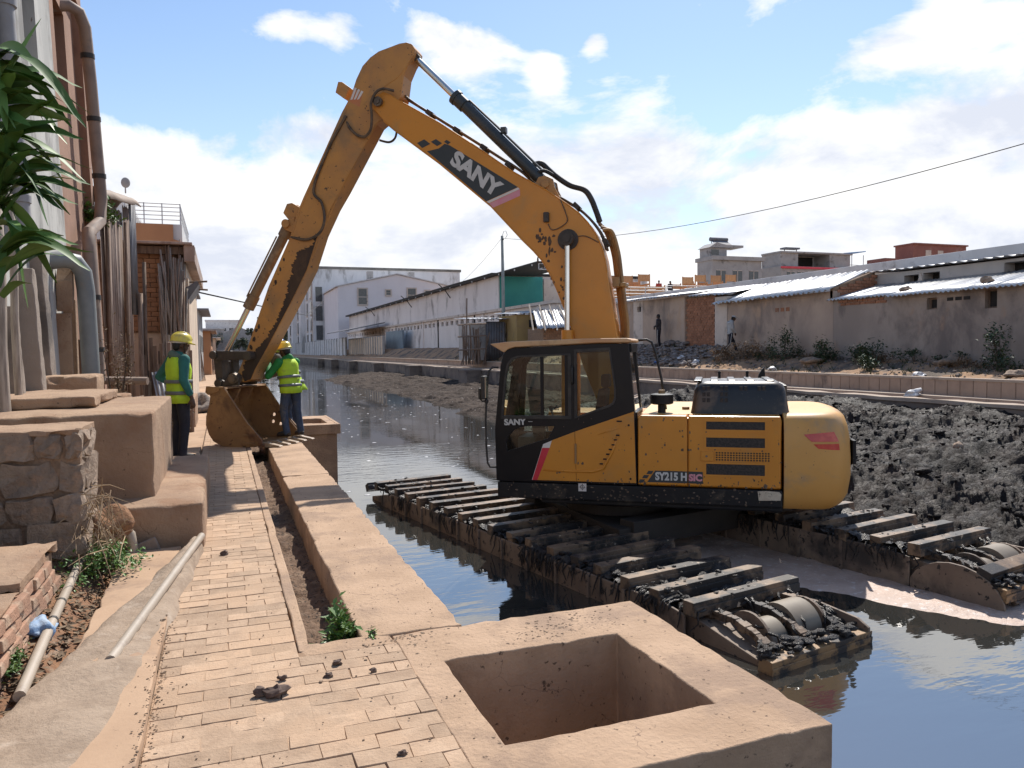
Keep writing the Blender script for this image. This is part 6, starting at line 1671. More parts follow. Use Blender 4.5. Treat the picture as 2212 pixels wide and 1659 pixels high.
# ------------------------------------------------------------------ right bank: shacks
GREYW = mat('stained_grey_wall', (.50, .385, .30), (.39, .30, .24), scale=.6, rough=.95, bump=.4, bscale=7, bdist=.02, stretch=(1, 1, .6), dirt=(.25, .20, .17), dscale=.55, dmin=.46, dmax=.62,
            dirt_or_glint=(.48, .34, .24), d2scale=.8, d2min=.56, d2max=.68, world=True)
LIGHTW = mat('pale_shack_wall', (.66, .57, .49), (.57, .49, .42), scale=1, rough=.95, dirt=(.25, .21, .185), dscale=1.1, world=True)
ROOFW = mat('bright_zinc_roof', (.62, .62, .61), (.52, .52, .52), scale=1.2, rough=.38, metal=.4, dirt=(.36, .31, .27), dscale=.9, dmin=.55, dmax=.72, var=.06)
GREYC = mat('grey_upper_wall', (.52, .48, .44), (.43, .40, .37), scale=.8, rough=.95, bump=.3, dirt=(.19, .175, .165), dscale=.9, world=True)
def wallbox(t, name, x0, x1, y0, y1, z0, z1, m, holes=(), depth=.22, pane=DARK, nm='window', frame=None):
    mb = MB()
    recessed_face(mb, x0, y0, y1, z0, z1, holes, depth, 'x', 1)
    mb.add([(x0, y0, z0), (x1, y0, z0), (x1, y0, z1), (x0, y0, z1)], [(0, 1, 2, 3)])
    mb.add([(x0, y1, z0), (x1, y1, z0), (x1, y1, z1), (x0, y1, z1)], [(3, 2, 1, 0)])
    mb.add([(x0, y0, z1), (x1, y0, z1), (x1, y1, z1), (x0, y1, z1)], [(0, 1, 2, 3)])
    o = mb.build(name, m, t)
    for (a, b, c, d) in holes:
        w = MB(); w.box((x0 + depth - .01, a - .02, c - .02), (x0 + depth + .03, b + .02, d + .02)); wo = w.build(nm, pane, t)
        if frame:
            f_ = MB(); e = .05
            f_.box((x0 + depth - .06, a, c), (x0 + depth - .012, a + e, d)); f_.box((x0 + depth - .06, b - e, c), (x0 + depth - .012, b, d)); f_.box((x0 + depth - .06, a + e, d - e), (x0 + depth - .012, b - e, d)); f_.box((x0 + depth - .06, a + e, c), (x0 + depth - .012, b - e, c + e))
            f_.build('frame', frame, wo)
    return o
def corr_roof(t, name, m, p00, p01, p10, nsheets, pitch=.18, amp=.03, jag=.12, rnd=random):
    """sheets laid side by side: p00->p01 along the eave, p00->p10 up the slope; each sheet its own piece"""
    p00, p01, p10 = Vector(p00), Vector(p01), Vector(p10)
    e = p01 - p00; s = p10 - p00; L = e.length; ed = e.normalized(); nn = ed.cross(s).normalized()
    if nn.z < 0: nn = -nn
    w = L / nsheets
    for k in range(nsheets):
        n = max(4, int(w / pitch * 6)); vs = []
        j0, j1 = rnd.uniform(-jag, jag), rnd.uniform(-jag * .5, jag * .5)
        lift = rnd.uniform(0, .02) + (k % 2) * .012
        for i in range(n + 1):
            u = w * i / n * 1.03
            off = nn * (amp * math.sin(2 * math.pi * u / pitch) + lift)
            q0 = p00 + ed * (k * w + u) - s.normalized() * j0 + off; q1 = p00 + ed * (k * w + u) + s * (1 + j1 * .02) + off
            for f in (0, .33, .66, 1): vs.append(tuple(q0.lerp(q1, f) + Vector((0, 0, rnd.uniform(-.004, .004)))))
        fs = [(4 * i + a, 4 * i + a + 1, 4 * i + a + 5, 4 * i + a + 4) for i in range(n) for a in range(3)]
        mb = MB(); mb.add(vs, fs); o = mb.build(name, m, t, smooth=True); o.modifiers.new('t', 'SOLIDIFY').thickness = .008
def brick_panel(t, m, x, y0, y1, z0, z1, bw=.24, bh=.105, face='x', clip=None):
    q = MB(); h_ = bw / 2 - .008; v_ = bh / 2 - .007
    if face == 'x': q.box((-.03, -h_, -v_), (.03, h_, v_), 0, None, .006)
    else: q.box((-h_, -.03, -v_), (h_, .03, v_), 0, None, .006)
    me = q.mesh('brick', m); r_ = 0; z = z0 + bh / 2
    while z < z1:
        y = y0 + (bw if r_ % 2 else bw / 2)
        while y < y1 - bw * .3:
            if clip is None or clip(y, z): link('brick', me, t, loc=(x + random.uniform(-.012, .012), y, z) if face == 'x' else (y, x + random.uniform(-.012, .012), z), rot=(0, 0, random.uniform(-.02, .02)))
            y += bw
        z += bh; r_ += 1

s = thing('grey_shack', 'long low stained grey shack at the right with a bright patched zinc roof edge', 'shack')
GREYW2 = mat('dark_stained_wall', (.40, .325, .27), (.31, .255, .215), scale=.6, rough=.95, bump=.4, bscale=7, bdist=.02, stretch=(1, 1, .6), dirt=(.20, .165, .145), dscale=.55, dmin=.46, dmax=.62, dirt_or_glint=(.40, .27, .19), d2scale=.8, d2min=.58, d2max=.70, world=True)
wallbox(s, 'wall', 22.0, 25, 8, 23.55, .4, 3.22, GREYW2, [(21.2, 22.3, 2.5, 2.95) if False else (18.95, 19.35, 2.62, 3.0), (16.85, 17.25, 2.55, 3.12)], .2, DARK, 'window', WOODB)
corr_roof(s, 'roof_sheet', ROOFW, (21.72, 7.8, 3.18), (21.72, 23.7, 3.15), (24.25, 7.8, 3.82), 16, jag=.14)
vb = MB()
for k in range(3): vb = MB(); vb.box((21.985, 17.75 + k * .3, 2.86), (22.02, 17.97 + k * .3, 2.97)); vb.build('vent_block', DARK, s)
brick_panel(s, BRICK, 22.0, 21.0, 23.3, 2.95, 3.16)
for (y, z) in ((9.5, 3.45), (13.2, 3.5), (15.2, 3.42), (17.5, 3.46), (20.6, 3.4)):
    q = MB(); q.rock((22.4, y, z), (.16, .22, .1), 0, int(y), 8, 6, .4); q.build('roof_stone', STONE, s)
s = thing('zinc_roof_shack', 'grey shack under a steep bright zinc roof behind the walking man', 'shack')
wallbox(s, 'wall', 22.0, 26, 23.56, 30.2, .5, 3.55, GREYW)
corr_roof(s, 'roof_sheet', ROOFW, (21.62, 23.5, 3.55), (21.62, 30.95, 3.46), (24.1, 23.9, 4.42), 9, pitch=.3, amp=.045, jag=.05)
q = MB(); q.prism([(22.0, 3.2), (24.1, 3.3), (24.1, 4.36), (22.0, 3.66)], 23.6, 23.72); fixn(q.build('gable_backing', MORT, s))
brick_panel(s, BRICK, 23.57, 22.2, 24.1, 3.25, 4.3, .26, .12, 'y', lambda x, z: z < 3.60 + (x - 22) * .31)
vb = MB()
for k in (0, 1, 2): vb = MB(); vb.box((21.985, 26.0 + k * .33, 2.90), (22.02, 26.2 + k * .33, 3.06)); vb.build('vent_block', BRICK, s)
q = MB(); q.box((21.70, 30.2, 2.4), (21.98, 30.6, 3.62)); 
s = thing('brick_shack', 'shack with an unplastered red brick bay between pale and grey walls', 'shack')
wallbox(s, 'pale_wall', 21.98, 25.9, 30.21, 31.15, .6, 3.8, LIGHTW)
q = MB(); q.box((22.08, 31.16, .6), (25.9, 33.66, 3.95)); q.build('mortar_bed', MORT, s)
brick_panel(s, BRICK, 22.06, 31.16, 33.66, 1.0, 3.93, .25, .125)
wallbox(s, 'grey_wall', 21.95, 25.9, 33.67, 37.84, .8, 4.03, GREYW)
wallbox(s, 'pale_wall', 21.97, 25.9, 37.85, 38.9, .8, 4.05, LIGHTW, [(38.05, 38.45, 3.45, 3.75)], .15)
wallbox(s, 'dark_wall', 22.0, 25.9, 38.91, 41.5, .8, 4.08, GREYW)
corr_roof(s, 'roof_sheet', GALV, (21.55, 33.3, 4.06), (21.55, 38.6, 4.10), (25, 33.3, 4.5), 5, pitch=.3, amp=.04, jag=.1)
corr_roof(s, 'roof_sheet', GALV, (21.75, 38.6, 4.10), (21.75, 42, 4.16), (25, 38.6, 4.5), 3, pitch=.3, amp=.03)
corr_roof(s, 'roof_sheet', GALV, (21.8, 30.1, 3.88), (21.8, 33.3, 3.98), (25, 30.1, 4.42), 3, pitch=.3, amp=.03, jag=.06)
# upper grey building behind the roofs
s = thing('upper_grey_house', 'unfinished grey block house with a broken double opening above the zinc roofs', 'house')
wallbox(s, 'wall', 24.2, 28, 6, 23.9, 2.5, 4.22, GREYC, [(20.75, 21.45, 3.72, 4.08), (21.65, 22.3, 3.70, 4.06), (11, 18.3, 3.80, 4.12)], .5, DARK, 'opening')
corr_roof(s, 'roof_sheet', GALV, (23.95, 5.5, 4.27), (23.95, 24.2, 4.30), (28, 5.5, 4.5), 14, pitch=.4, amp=.03, jag=.06)
q = MB(); q.prism([(21.4, 3.68), (21.55, 4.1), (21.7, 3.68)], 24.16, 24.26, 'x'); fixn(q.build('broken_mullion', LIGHTW, s))
s = thing('long_grey_building', 'long flat roofed pale grey building rising above all the shack roofs at the right', 'building')
q = MB(); q.box((26.2, 4, .3), (31, 53, 4.55)); q.build('wall', LG, s)
q = MB(); q.box((25.95, 3.8, 4.551), (31.2, 53.2, 4.92)); q.build('parapet', LG, s, bevel=.02)

# wooden bedframes stored on a terrace
s = thing('timber_terrace', 'flat terrace with a horizontal board fence carrying the bed frames', 'terrace')
q = MB(); q.box((28.5, 56.1, .3), (47, 70, 5.4)); q.build('wall', MG, s)
BEDW = mat('fresh_orange_timber', (.56, .32, .16), (.46, .25, .12), scale=5, rough=.8, stretch=(3, 3, 1), var=.15)
for k in range(4):
    for i in range(3):
        q = MB(); q.box((29.6 + i * 1.7, 56.0, 5.42 + k * .27), (31.22 + i * 1.7, 56.05, 5.66 + k * .27)); q.build('board', BEDW, s)
for i in range(4):
    q = MB(); q.box((29.5 + i * 1.7, 56.06, 5.41), (29.6 + i * 1.7, 56.14, 6.6)); q.build('post', BEDW, s)
q = MB(); q.tube([(34.8, 56.05, 6.55), (45, 56.05, 6.62)], .03, 6)
for i in range(6): q.tube([(34.8 + i * 2.0, 56.05, 5.4), (34.8 + i * 2.0, 56.05, 6.58)], .025, 5)
q.build('rail', RAILM, s)
def bedframe(loc, rz, lab, hb=1.25):
    t = thing('bed_frame', lab, 'bed frame', loc, rz, 'wooden bed frames stored on the terrace')
    for (x, y, h_) in ((0, 0, hb), (1.0, 0, hb), (0, 1.9, .85), (1.0, 1.9, .85)):
        q = MB(); q.box((x - .04, y - .04, 0), (x + .04, y + .04, h_)); q.build('leg', BEDW, t)
    q = MB(); q.box((.04, -.02, hb - .60), (.96, .02, hb - .03)); q.build('headboard', BEDW, t)
    q = MB(); q.box((.04, 1.88, .35), (.96, 1.92, .75)); q.build('footboard', BEDW, t)
    for x in (0, 1.0):
        q = MB(); q.box((x - .02, .04, .35), (x + .02, 1.86, .5)); q.build('side_rail', BEDW, t)
    for k in range(4):
        q = MB(); q.box((.02, .2 + k * .42, .36), (.98, .3 + k * .42, .39)); q.build('bed_slat', BEDW, t)
for i, (x, y, z, lab) in enumerate(((29.9, 57.2, 6.1, 'bed frame nearest the boom pipes on the terrace'), (31.3, 57.4, 6.2, 'second bed frame from the boom pipes'), (32.75, 57.1, 6.32, 'tallest bed frame just left of the two onlookers'), (37.1, 57.2, 6.2, 'low bed frame right after the gap behind the onlookers'),
                                    (38.5, 57.4, 6.42, 'bed frame in front of the grey building doorway'), (40.0, 57.2, 6.4, 'bed frame right of the doorway one'), (41.6, 57.3, 6.5, 'rightmost bed frame on the terrace'))):
    bedframe((x, y, z), random.uniform(-.1, .1), lab)
q = MB(); q.box((29.4, 56.5, 5.41), (35, 60, 6.08)); q.box((36.8, 56.6, 5.41), (43, 60, 6.15)); o = q.build('stored_boards', BEDW); tag(o, 'low stacks of orange boards under the bed frames', 'boards')

# ------------------------------------------------------------------ far buildings on the right
def facade(t, lo, hi, m, rowsz, ny, axis='y', wm=WINDG, ww=1.0, wh=1.1, fm=None, u0=None, u1=None):
    q = MB(); q.box(lo, hi); q.build('wall', m, t)
    a0, a1 = (lo[0], hi[0]) if axis == 'y' else (lo[1], hi[1])
    a0 = a0 if u0 is None else u0; a1 = a1 if u1 is None else u1
    for z in rowsz:
        for k in range(ny):
            u = lerp(a0, a1, (k + .5) / ny)
            w = MB(); f_ = MB()
            if axis == 'y':
                w.box((u - ww / 2, lo[1] - .03, z), (u + ww / 2, lo[1] - .001, z + wh)); f_.box((u - .04, lo[1] - .06, z), (u + .04, lo[1] - .031, z + wh)); f_.box((u - ww / 2 - .08, lo[1] - .09, z - .1), (u + ww / 2 + .08, lo[1] - .001, z - .001)); f_.box((u - ww / 2, lo[1] - .06, z + wh - .08), (u + ww / 2, lo[1] - .031, z + wh))
            else:
                w.box((lo[0] - .03, u - ww / 2, z), (lo[0] - .001, u + ww / 2, z + wh)); f_.box((lo[0] - .06, u - .04, z), (lo[0] - .031, u + .04, z + wh)); f_.box((lo[0] - .09, u - ww / 2 - .08, z - .1), (lo[0] - .001, u + ww / 2 + .08, z - .001))
            wo = w.build('window', wm, t); f_.build('frame', fm or LIGHTW, wo)
t = thing('grey_villa', 'grey two storey building with a solar water heater on its roof', 'building')
facade(t, (52.6, 75, 2), (59.4, 78, 11.3), MG, [8.6], 3, ww=1.3, wh=1.6)
q = MB(); q.box((52.5, 74.7, 11.301), (59.7, 78.3, 11.75)); q.build('parapet', MG, t)
q = MB(); q.prism([(52.6, 12.8), (53.6, 13.4), (55, 13.15), (57.3, 13.15), (57.3, 12.9)], 75.6, 78); q.box((52.8, 75.9, 11.751), (55.2, 77.8, 12.8)); fixn(q.build('roof_room', MG, t))
q = MB(); q.box((53.1, 75.87, 12.0), (54.1, 75.899, 12.6)); q.build('window', WINDG, t)
q = MB(); q.add([(54.6, 77, 13.1), (57.2, 77, 13.1), (57.0, 78.5, 14.1), (54.8, 78.5, 14.1)], [(0, 1, 2, 3)]); q.cyl((54.8, 78.6, 14.2), (57.2, 78.6, 14.2), .25, None, 12)
for x in (55, 57): q.tube([(x, 78.6, 11.75), (x, 78.6, 14)], .05, 5)
q.build('solar_heater', GREYS, t)
t = thing('red_band_building', 'grey apartment building with a red band above a row of white windows', 'building')
facade(t, (62.4, 75.2, 2), (74, 79, 10.9), MG, [9.35], 7, ww=1.1, wh=.95, u0=63, u1=73.7)
q = MB(); q.box((62.3, 75.0, 10.6), (74.1, 75.19, 10.85)); q.build('red_band', REDD, t)
q = MB(); q.box((62.8, 75.12, 9.0), (73.6, 75.195, 9.25)); q.build('ochre_band', ORNG, t)
q = MB(); q.box((62.6, 75.6, 10.901), (65.2, 79, 12.5)); q.box((70, 75.6, 10.901), (73.2, 79, 12.5)); q.box((62.5, 75.4, 12.501), (73.4, 79, 12.7)); q.build('top_floor', MG, t)
q = MB(); q.box((65.3, 78.4, 10.95), (69.9, 78.5, 12.45)); q.build('open_terrace', DARK, t)
q = MB(); q.box((64.5, 77, 13.2), (66.7, 78, 13.4)); q.tube([(64.7, 77.4, 12.7), (64.7, 77.4, 13.2)], .06, 5); q.tube([(66.5, 77.4, 12.7), (66.5, 77.4, 13.2)], .06, 5); q.build('solar_heater', GREYS, t)
t = thing('blue_canopy_house', 'small grey roof terrace with a blue sheet canopy', 'building')
q = MB(); q.box((74.1, 78, 2), (77.6, 84, 11)); q.build('wall', MG, t)
q = MB(); q.prism([(72.0, 12.2), (74, 12.9), (77.6, 13.3), (77.6, 13.4), (74, 13.05), (72, 12.35)], 77.5, 83); fixn(q.build('canopy', mat('blue_sheet', (.06, .28, .62), (.05, .24, .55), rough=.5), t))
q = MB()
for x in (72.4, 74, 75.6, 77.5): q.tube([(x, 77.8, 11), (x, 77.8, 12.9)], .05, 5)
q.tube([(72.2, 77.8, 11.6), (77.6, 77.8, 11.6)], .04, 5); q.build('canopy_post', RAILM, t)
REDB = mat('brick_red_wall', (.30, .13, .10), (.25, .105, .085), scale=.7, rough=.95, dirt=(.36, .22, .18), dscale=.6, world=True)
t = thing('red_brick_block', 'two stepped red brick buildings on the skyline at the right', 'building')
facade(t, (81.3, 78, 2), (87.2, 81, 12.7), REDB, [11.2], 2, ww=1.1, wh=1.0); 
q = MB(); q.box((87.3, 79, 2), (97, 82, 14.8)); q.box((87.2, 78.8, 14.801), (97.2, 82.2, 15.0)); q.build('tall_wing', REDB, t)
for x in (89, 91.2):
    w = MB(); w.box((x + .5, 78.96, 12.9), (x + 1.5, 78.999, 14.1)); w.build('window', LIGHTW, t)

# ------------------------------------------------------------------ warehouse with the vent band
WARE = mat('dirty_white_warehouse', (.80, .74, .70), (.73, .67, .63), scale=.35, rough=.95, bump=.2, dirt=(.34, .30, .275), dscale=.45, dmin=.52, dmax=.7, stretch=(1, 1, .5), world=True)
t = thing('warehouse', 'long whitewashed warehouse with a band of small vents along the canal', 'warehouse')
q = MB(); q.box((24.2, 68, 4.9), (40, 158, 8.25)); q.build('upper_wall', WARE, t)
hs = []
y = 56.5
while y < 156:
    hs.append((y, y + 1.05, 4.12, 4.58)); y += 1.95 if y < 110 else 2.6
wallbox(t, 'lower_wall', 23.8, 40, 54, 158, .8, 4.88, WARE, hs, .3, DARK, 'vent')
q = MB(); q.box((23.5, 53.7, 4.881), (40, 158.2, 5.12)); q.build('ledge', LIGHTW, t)
q = MB(); q.box((23.55, 67.9, 8.251), (40, 158.5, 8.42)); q.box((23.5, 67.9, 8.421), (40, 158.5, 8.50)); q.box((23.5, 56.8, 8.251), (27.6, 67.89, 8.36)); q.build('roof_edge', DARK, t)
q = MB()
for k in range(26): q.box((23.52, 58 + k * 4, 8.1), (23.6, 58.12 + k * 4, 8.25)); 
q.build('gutter_bracket', RAILM, t)
for yy in (57, 71, 95, 119): 
    q = MB(); q.box((23.68, yy, .8), (23.799, yy + .5, 4.85)); q.build('pilaster', WARE, t)
for yy in (84, 103, 130):
    q = MB(); q.tube([(24.15, yy, 7.2), (23.6, yy, 8.0), (22.4, yy - 1.5, 8.6)], .06, 5); q.build('bracket_lamp', DARK, t)
for yy in (74, 88): 
    q = MB(); q.tube([(23.75, yy, 1.2), (23.75, yy, 4.85)], .08, 6); q.build('rain_pipe', DARK, t)
GREEN = mat('green_tarpaulin', (.02, .24, .22), (.03, .28, .25), scale=.8, rough=.6)
q = MB(); q.box((24.3, 67.85, 5.13), (28.6, 67.98, 8.2)); q.build('green_wall', GREEN, t)
q = MB(); q.box((28.7, 67.8, 5.13), (34, 67.98, 8.0)); q.build('cloth_wall', LIGHTW, t)
q = MB()
za, zb_ = 7.75, 8.20
q.tube([(23.7, 57, za), (27.6, 57, za)], .05, 5); q.tube([(23.7, 57, zb_), (27.6, 57, zb_)], .05, 5)
for k in range(3):
    x = 23.7 + k * 1.3; q.tube([(x, 57, za), (x, 57, zb_)], .035, 5); q.tube([(x, 57, za), (x + 1.3, 57, zb_)], .03, 5)
q.build('roof_truss', RAILM, t)
q = MB()
for zz in (5.45, 5.7, 5.95, 6.2): q.tube([(26.2, 54.0, zz), (34, 54.0, zz)], .03, 5)
for k in range(5): q.tube([(26.2 + k * 1.8, 54, 5.12), (26.2 + k * 1.8, 54, 6.22)], .04, 5)
q.build('railing', RAILM, t)
for k in range(3):
    w = MB(); w.box((24.6 + k * 2.6, 53.95, 3.4), (26.6 + k * 2.6, 53.999, 4.6)); w.build('window', WINDG, t)
rnd = random.Random(17)
for i in range(7):
    q = MB(); q.rock((24.5 + rnd.uniform(0, 4), 57 + i * 2.2, 8.62), (.4, .5, .25), 0, i, 8, 6, .4); q.build('roof_stone', STONE, t)

# gabled white house and the stained apartment block
t = thing('gabled_house', 'pale house with a shallow gable and small white windows behind the warehouse', 'house')
q = MB(); q.prism([(22.6, .5), (48.5, .5), (48.5, 14.6), (35, 17.3), (22.6, 14.6)], 162, 185); fixn(q.build('wall', mat('lilac_white_render', (.80, .77, .78), (.76, .73, .74), scale=.4, rough=.95, world=True), t))
q = MB(); q.prism([(22.2, 14.55), (35, 17.35), (49, 14.55), (49, 14.75), (35, 17.6), (22.2, 14.75)], 161.7, 185.3); fixn(q.build('roof', LG, t))
for x in (29.5, 38.5): q = MB(); q.box((x, 166, 16.2), (x + 1.2, 167.5, 18.3)); q.build('chimney', MG, t)
for (x, z, w_, h_) in ((26.8, 11.0, 1.7, 3.2), (32.6, 13, .9, 1.0), (37.2, 11.8, 1.7, 2.6), (41.0, 13, .9, 1.0)):
    w = MB(); w.box((x, 161.9, z), (x + w_, 161.999, z + h_)); wo = w.build('window', WINDG, t)
    f_ = MB(); holed(f_, [(x - .25, z - .25), (x + w_ + .25, z - .25), (x + w_ + .25, z + h_ + .25), (x - .25, z + h_ + .25)], [[(x, z), (x, z + h_), (x + w_, z + h_), (x + w_, z)]], 161.8, 161.95); f_.box((x, 161.85, z + h_ * .45), (x + w_, 161.89, z + h_ * .5)); fixn(f_.build('frame', LIGHTW, wo))
t = thing('apartment_block', 'stained grey apartment block with vertical strips of windows along the canal', 'building')
STAIN = mat('stained_white_block', (.76, .765, .77), (.64, .655, .665), scale=.25, rough=.95, dirt=(.33, .33, .32), dscale=.3, dmin=.50, dmax=.66, stretch=(1, 1, .35), world=True)
q = MB(); q.box((20.2, 186, .5), (56, 205, 20.6)); q.build('wall', STAIN, t)
q = MB(); q.box((20.0, 185.8, 20.601), (56.3, 205.3, 21.2)); q.build('parapet', mat('mossy_parapet', (.24, .23, .21), (.16, .155, .14), scale=.5, rough=.95, world=True), t)
q = MB(); q.box((20.25, 205.01, .5), (50, 262, 18.8)); q.build('rear_wall', STAIN, t)
for z in (2.5, 6.3, 10.2, 14.2):
    for yy in (189.5, 198, 212, 224, 238, 250):
        w = MB(); w.box((20.1, yy, z), (20.19, yy + 2.6, z + 3.0)); wo = w.build('window', WINDG, t)
        f_ = MB(); f_.box((20.02, yy - .2, z - .3), (20.19, yy + 2.8, z - .001)); f_.box((20.05, yy + 1.2, z), (20.099, yy + 1.4, z + 3)); f_.build('sill', LIGHTW, wo)
for z in (4.0, 8.5, 13.0):
    w = MB(); w.box((20.8, 185.9, z), (22.3, 185.99, z + 3.4)); w.build('balcony_door', WINDG, t)
for yy in (205.4, 231):
    q = MB(); q.box((19.2, yy, 1), (20.19, yy + .5, 18.8)); q.build('pilaster', STAIN, t)
q = MB(); q.tube([(20.05, 187, 2), (20.05, 187, 19)], .12, 5); q.build('rain_pipe', LIGHTW, t); q = MB(); q.tube([(20.05, 208, 2), (20.05, 208, 17)], .12, 5); q.build('rain_pipe', LIGHTW, t)
# lower panel fences along the far bank
def panel_fence(name, lab, x, y0, y1, z0, z1, m, n):
    t = thing(name, lab, 'fence')
    for k in range(n):
        a, b = lerp(y0, y1, k / n), lerp(y0, y1, (k + 1) / n)
        q = MB(); q.box((x + random.uniform(-.05, .05), a + .08, z0), (x + .15, b - .08, z1 + random.uniform(-.1, .1))); q.build('panel', m, t)
    q = MB()
    for k in range(n + 1): yy = lerp(y0, y1, k / n); q.box((x - .1, yy - .07, z0), (x + .2, yy + .07, z1 + .15)); q.build('post', MG, t); q = MB()
panel_fence('concrete_fence', 'grey fence of upright panels below the apartment block', 20.0, 135, 260, .3, 3.6, LG, 34)
panel_fence('timber_fence', 'tan board fence on the far bank below the gabled house', 20.4, 104, 134, .6, 3.3, BEDW if False else CREAM, 16)
q = MB(); q.prism([(17.5, 4.4), (23.5, 5.6), (23.5, 5.75), (17.5, 4.55)], 118, 140); o = fixn(q.build('shed_roof', GREYS)); tag(o, 'thin dark shed roof beside the warehouse end', 'roof')
q = MB(); q.box((22.4, 101, .9), (22.6, 112, 4.1)); o = q.build('blue_hoarding', mat('blue_grey_sheet', (.20, .26, .30), (.16, .21, .25), scale=1, rough=.8)); tag(o, 'blue grey metal hoarding in front of the warehouse', 'hoarding')
t = thing('red_car', 'small red vehicle roof at the foot of the apartment block', 'vehicle', (20.5, 268, .5))
q = MB(); q.box((-2.5, -1, .3), (3.5, 1, 1.5)); q.build('body', REDD, t, bevel=.2); q = MB(); q.box((-1.5, -.9, 1.501), (2.5, .9, 2.6)); q.build('cabin', WINDG, t, bevel=.2)
q = MB()
for x in (-1.5, 2.3):
    for yv in (-1, .9): q.cyl((x, yv, .35), (x, yv + .15, .35), .4, None, 12)
q.build('wheel', RUB, t)

# far end of the view
def simple_building(name, lab, lo, hi, m, rows, cols, roof=None):
    t = thing(name, lab, 'building')
    facade(t, lo, hi, m, rows, cols, ww=1.6, wh=1.3)
    q = MB(); q.box((lo[0] - .3, lo[1] - .3, hi[2] + .001), (hi[0] + .3, hi[1] + .3, hi[2] + .4)); q.build('roof', roof or LG, t)
    return t
simple_building('distant_block', 'distant pale block left of the digger bucket cylinder', (-6, 340, -.5), (8.0, 360, 14.2), LG, [3, 6.5, 10], 5)
simple_building('distant_block', 'distant grey wing in front of the pale block', (-7, 330, -.5), (1.0, 338, 10.5), MG, [5, 8], 3)
t = thing('distant_gabled_house', 'distant grey gabled house at the end of the canal', 'house'); q = MB(); q.prism([(.5, -.5), (12, -.5), (12, 8.6), (6.2, 11.3), (.5, 8.6)], 320, 330); fixn(q.build('wall', MG, t))
q = MB(); q.box((2.5, 319.9, 2), (4.5, 319.99, 6)); q.build('window', WINDG, t); q = MB(); q.box((7.5, 319.9, 2), (9.5, 319.99, 6)); q.build('window', WINDG, t)
simple_building('distant_block', 'distant low white building right of the arm', (20, 345, -.5), (33, 365, 9.5), LG, [3, 6], 4)
t = thing('footbridge', 'thin grey footbridge far along the canal', 'bridge'); q = MB(); q.box((-2, 305, -.1), (21, 307, .3)); q.build('deck', LG, t); q = MB(); q.tube([(-2, 305, 1.3), (21, 305, 1.3)], .1, 5)
for k in range(12): q.tube([(-2 + k * 2, 305, .3), (-2 + k * 2, 305, 1.3)], .08, 5)
q.build('railing', RAILM, t)
def tree(name, lab, c, h_, r_, n, m, seed):
    t = thing(name, lab, 'tree', c); rnd = random.Random(seed); mb = MB()
    cl = [Vector((rnd.gauss(0, .45) * r_, rnd.gauss(0, .45) * r_, h_ * (.45 + .5 * rnd.random()))) for _ in range(16)]
    for i in range(n):
        p = rnd.choice(cl) + Vector((rnd.gauss(0, .2) * r_, rnd.gauss(0, .2) * r_, rnd.gauss(0, .16) * r_)); s = rnd.uniform(.25, .6) * r_ * .22
        M = Matrix.Translation(p) @ Matrix.Rotation(rnd.uniform(0, 6.28), 4, 'Z') @ Matrix.Rotation(rnd.uniform(-1.2, 1.2), 4, 'X'); mb.add([(-s, -s, 0), (s, -s, 0), (s, s, .1 * s), (-s, s, 0)], [(0, 1, 2), (0, 2, 3)], 0, M)
    mb.build('crown', m, t)
    q = MB(); q.tube([(0, 0, 0), (.1, 0, h_ * .4), (0, .1, h_ * .7)], [h_ * .03, h_ * .022, h_ * .01], 7)
    for k in cl[:8]: q.tube([(0.05, 0, h_ * .4), tuple(k * .9)], [h_ * .012, h_ * .004], 5)
    q.build('trunk', BARK, t)
tree('tree', 'distant round tree beside the bucket cylinder', (14, 300, 0), 13.5, 4.0, 1400, LEAFT, 1)
tree('tree', 'small dark tree between the distant houses', (6, 310, 0), 7, 2.6, 700, LEAFT, 2)
tree('tree', 'dark palm like tree near the apartment block corner', (20.8, 290, 0), 9, 3, 700, LEAFT, 3)
tree('tree', 'low tree in front of the distant pale block', (-3, 318, 0), 7.5, 3, 700, LEAFT, 4)

# ------------------------------------------------------------------ small huts on the far bank
t = thing('yellow_hut', 'small ochre yellow hut with one dark window on the far bank', 'hut')
OCH = mat('ochre_wall', (.46, .32, .13), (.40, .27, .12), scale=1, rough=.95, dirt=(.30, .21, .13), dscale=.9, world=True)
q = MB(); q.box((21.0, 55, .8), (25, 59, 4.05)); q.build('wall', OCH, t)
w = MB(); w.box((22.0, 54.9, 3.1), (22.9, 54.999, 3.65)); w.build('window', DARK, t)
corr_roof(t, 'roof_sheet', GALV, (20.7, 54.6, 4.05), (25.4, 54.6, 4.45), (20.7, 59.4, 4.3), 4, pitch=.35, amp=.03)
t = thing('corrugated_hut', 'grey corrugated iron hut with a flat patched roof left of the yellow hut', 'hut')
corrugated('wall_sheet', GREYS, t, 1.6, .6, 3.6, .04, .22, Matrix.Translation((19.2, 57, 0)))
q = MB(); q.box((17.9, 57.2, .6), (20.9, 60, 3.5)); q.build('back_wall', GREYC, t)
corr_roof(t, 'roof_sheet', GALV, (17.6, 56.5, 3.75), (21.2, 56.5, 3.8), (17.6, 60.3, 3.95), 3, pitch=.35, amp=.03)
t = thing('scaffold', 'leaning scaffold of rough sticks beside the corrugated hut', 'scaffold')
rnd = random.Random(6)
for i in range(22):
    x = 17.0 + rnd.random() * 2.0; q = MB(); q.tube([(x, 55.8 + rnd.random(), .3), (x + rnd.gauss(0, .25), 56.2, rnd.uniform(2, 3.4) + (2.2 if i == 4 else 0))], .05, 5); q.build('stick', WOODB, t)
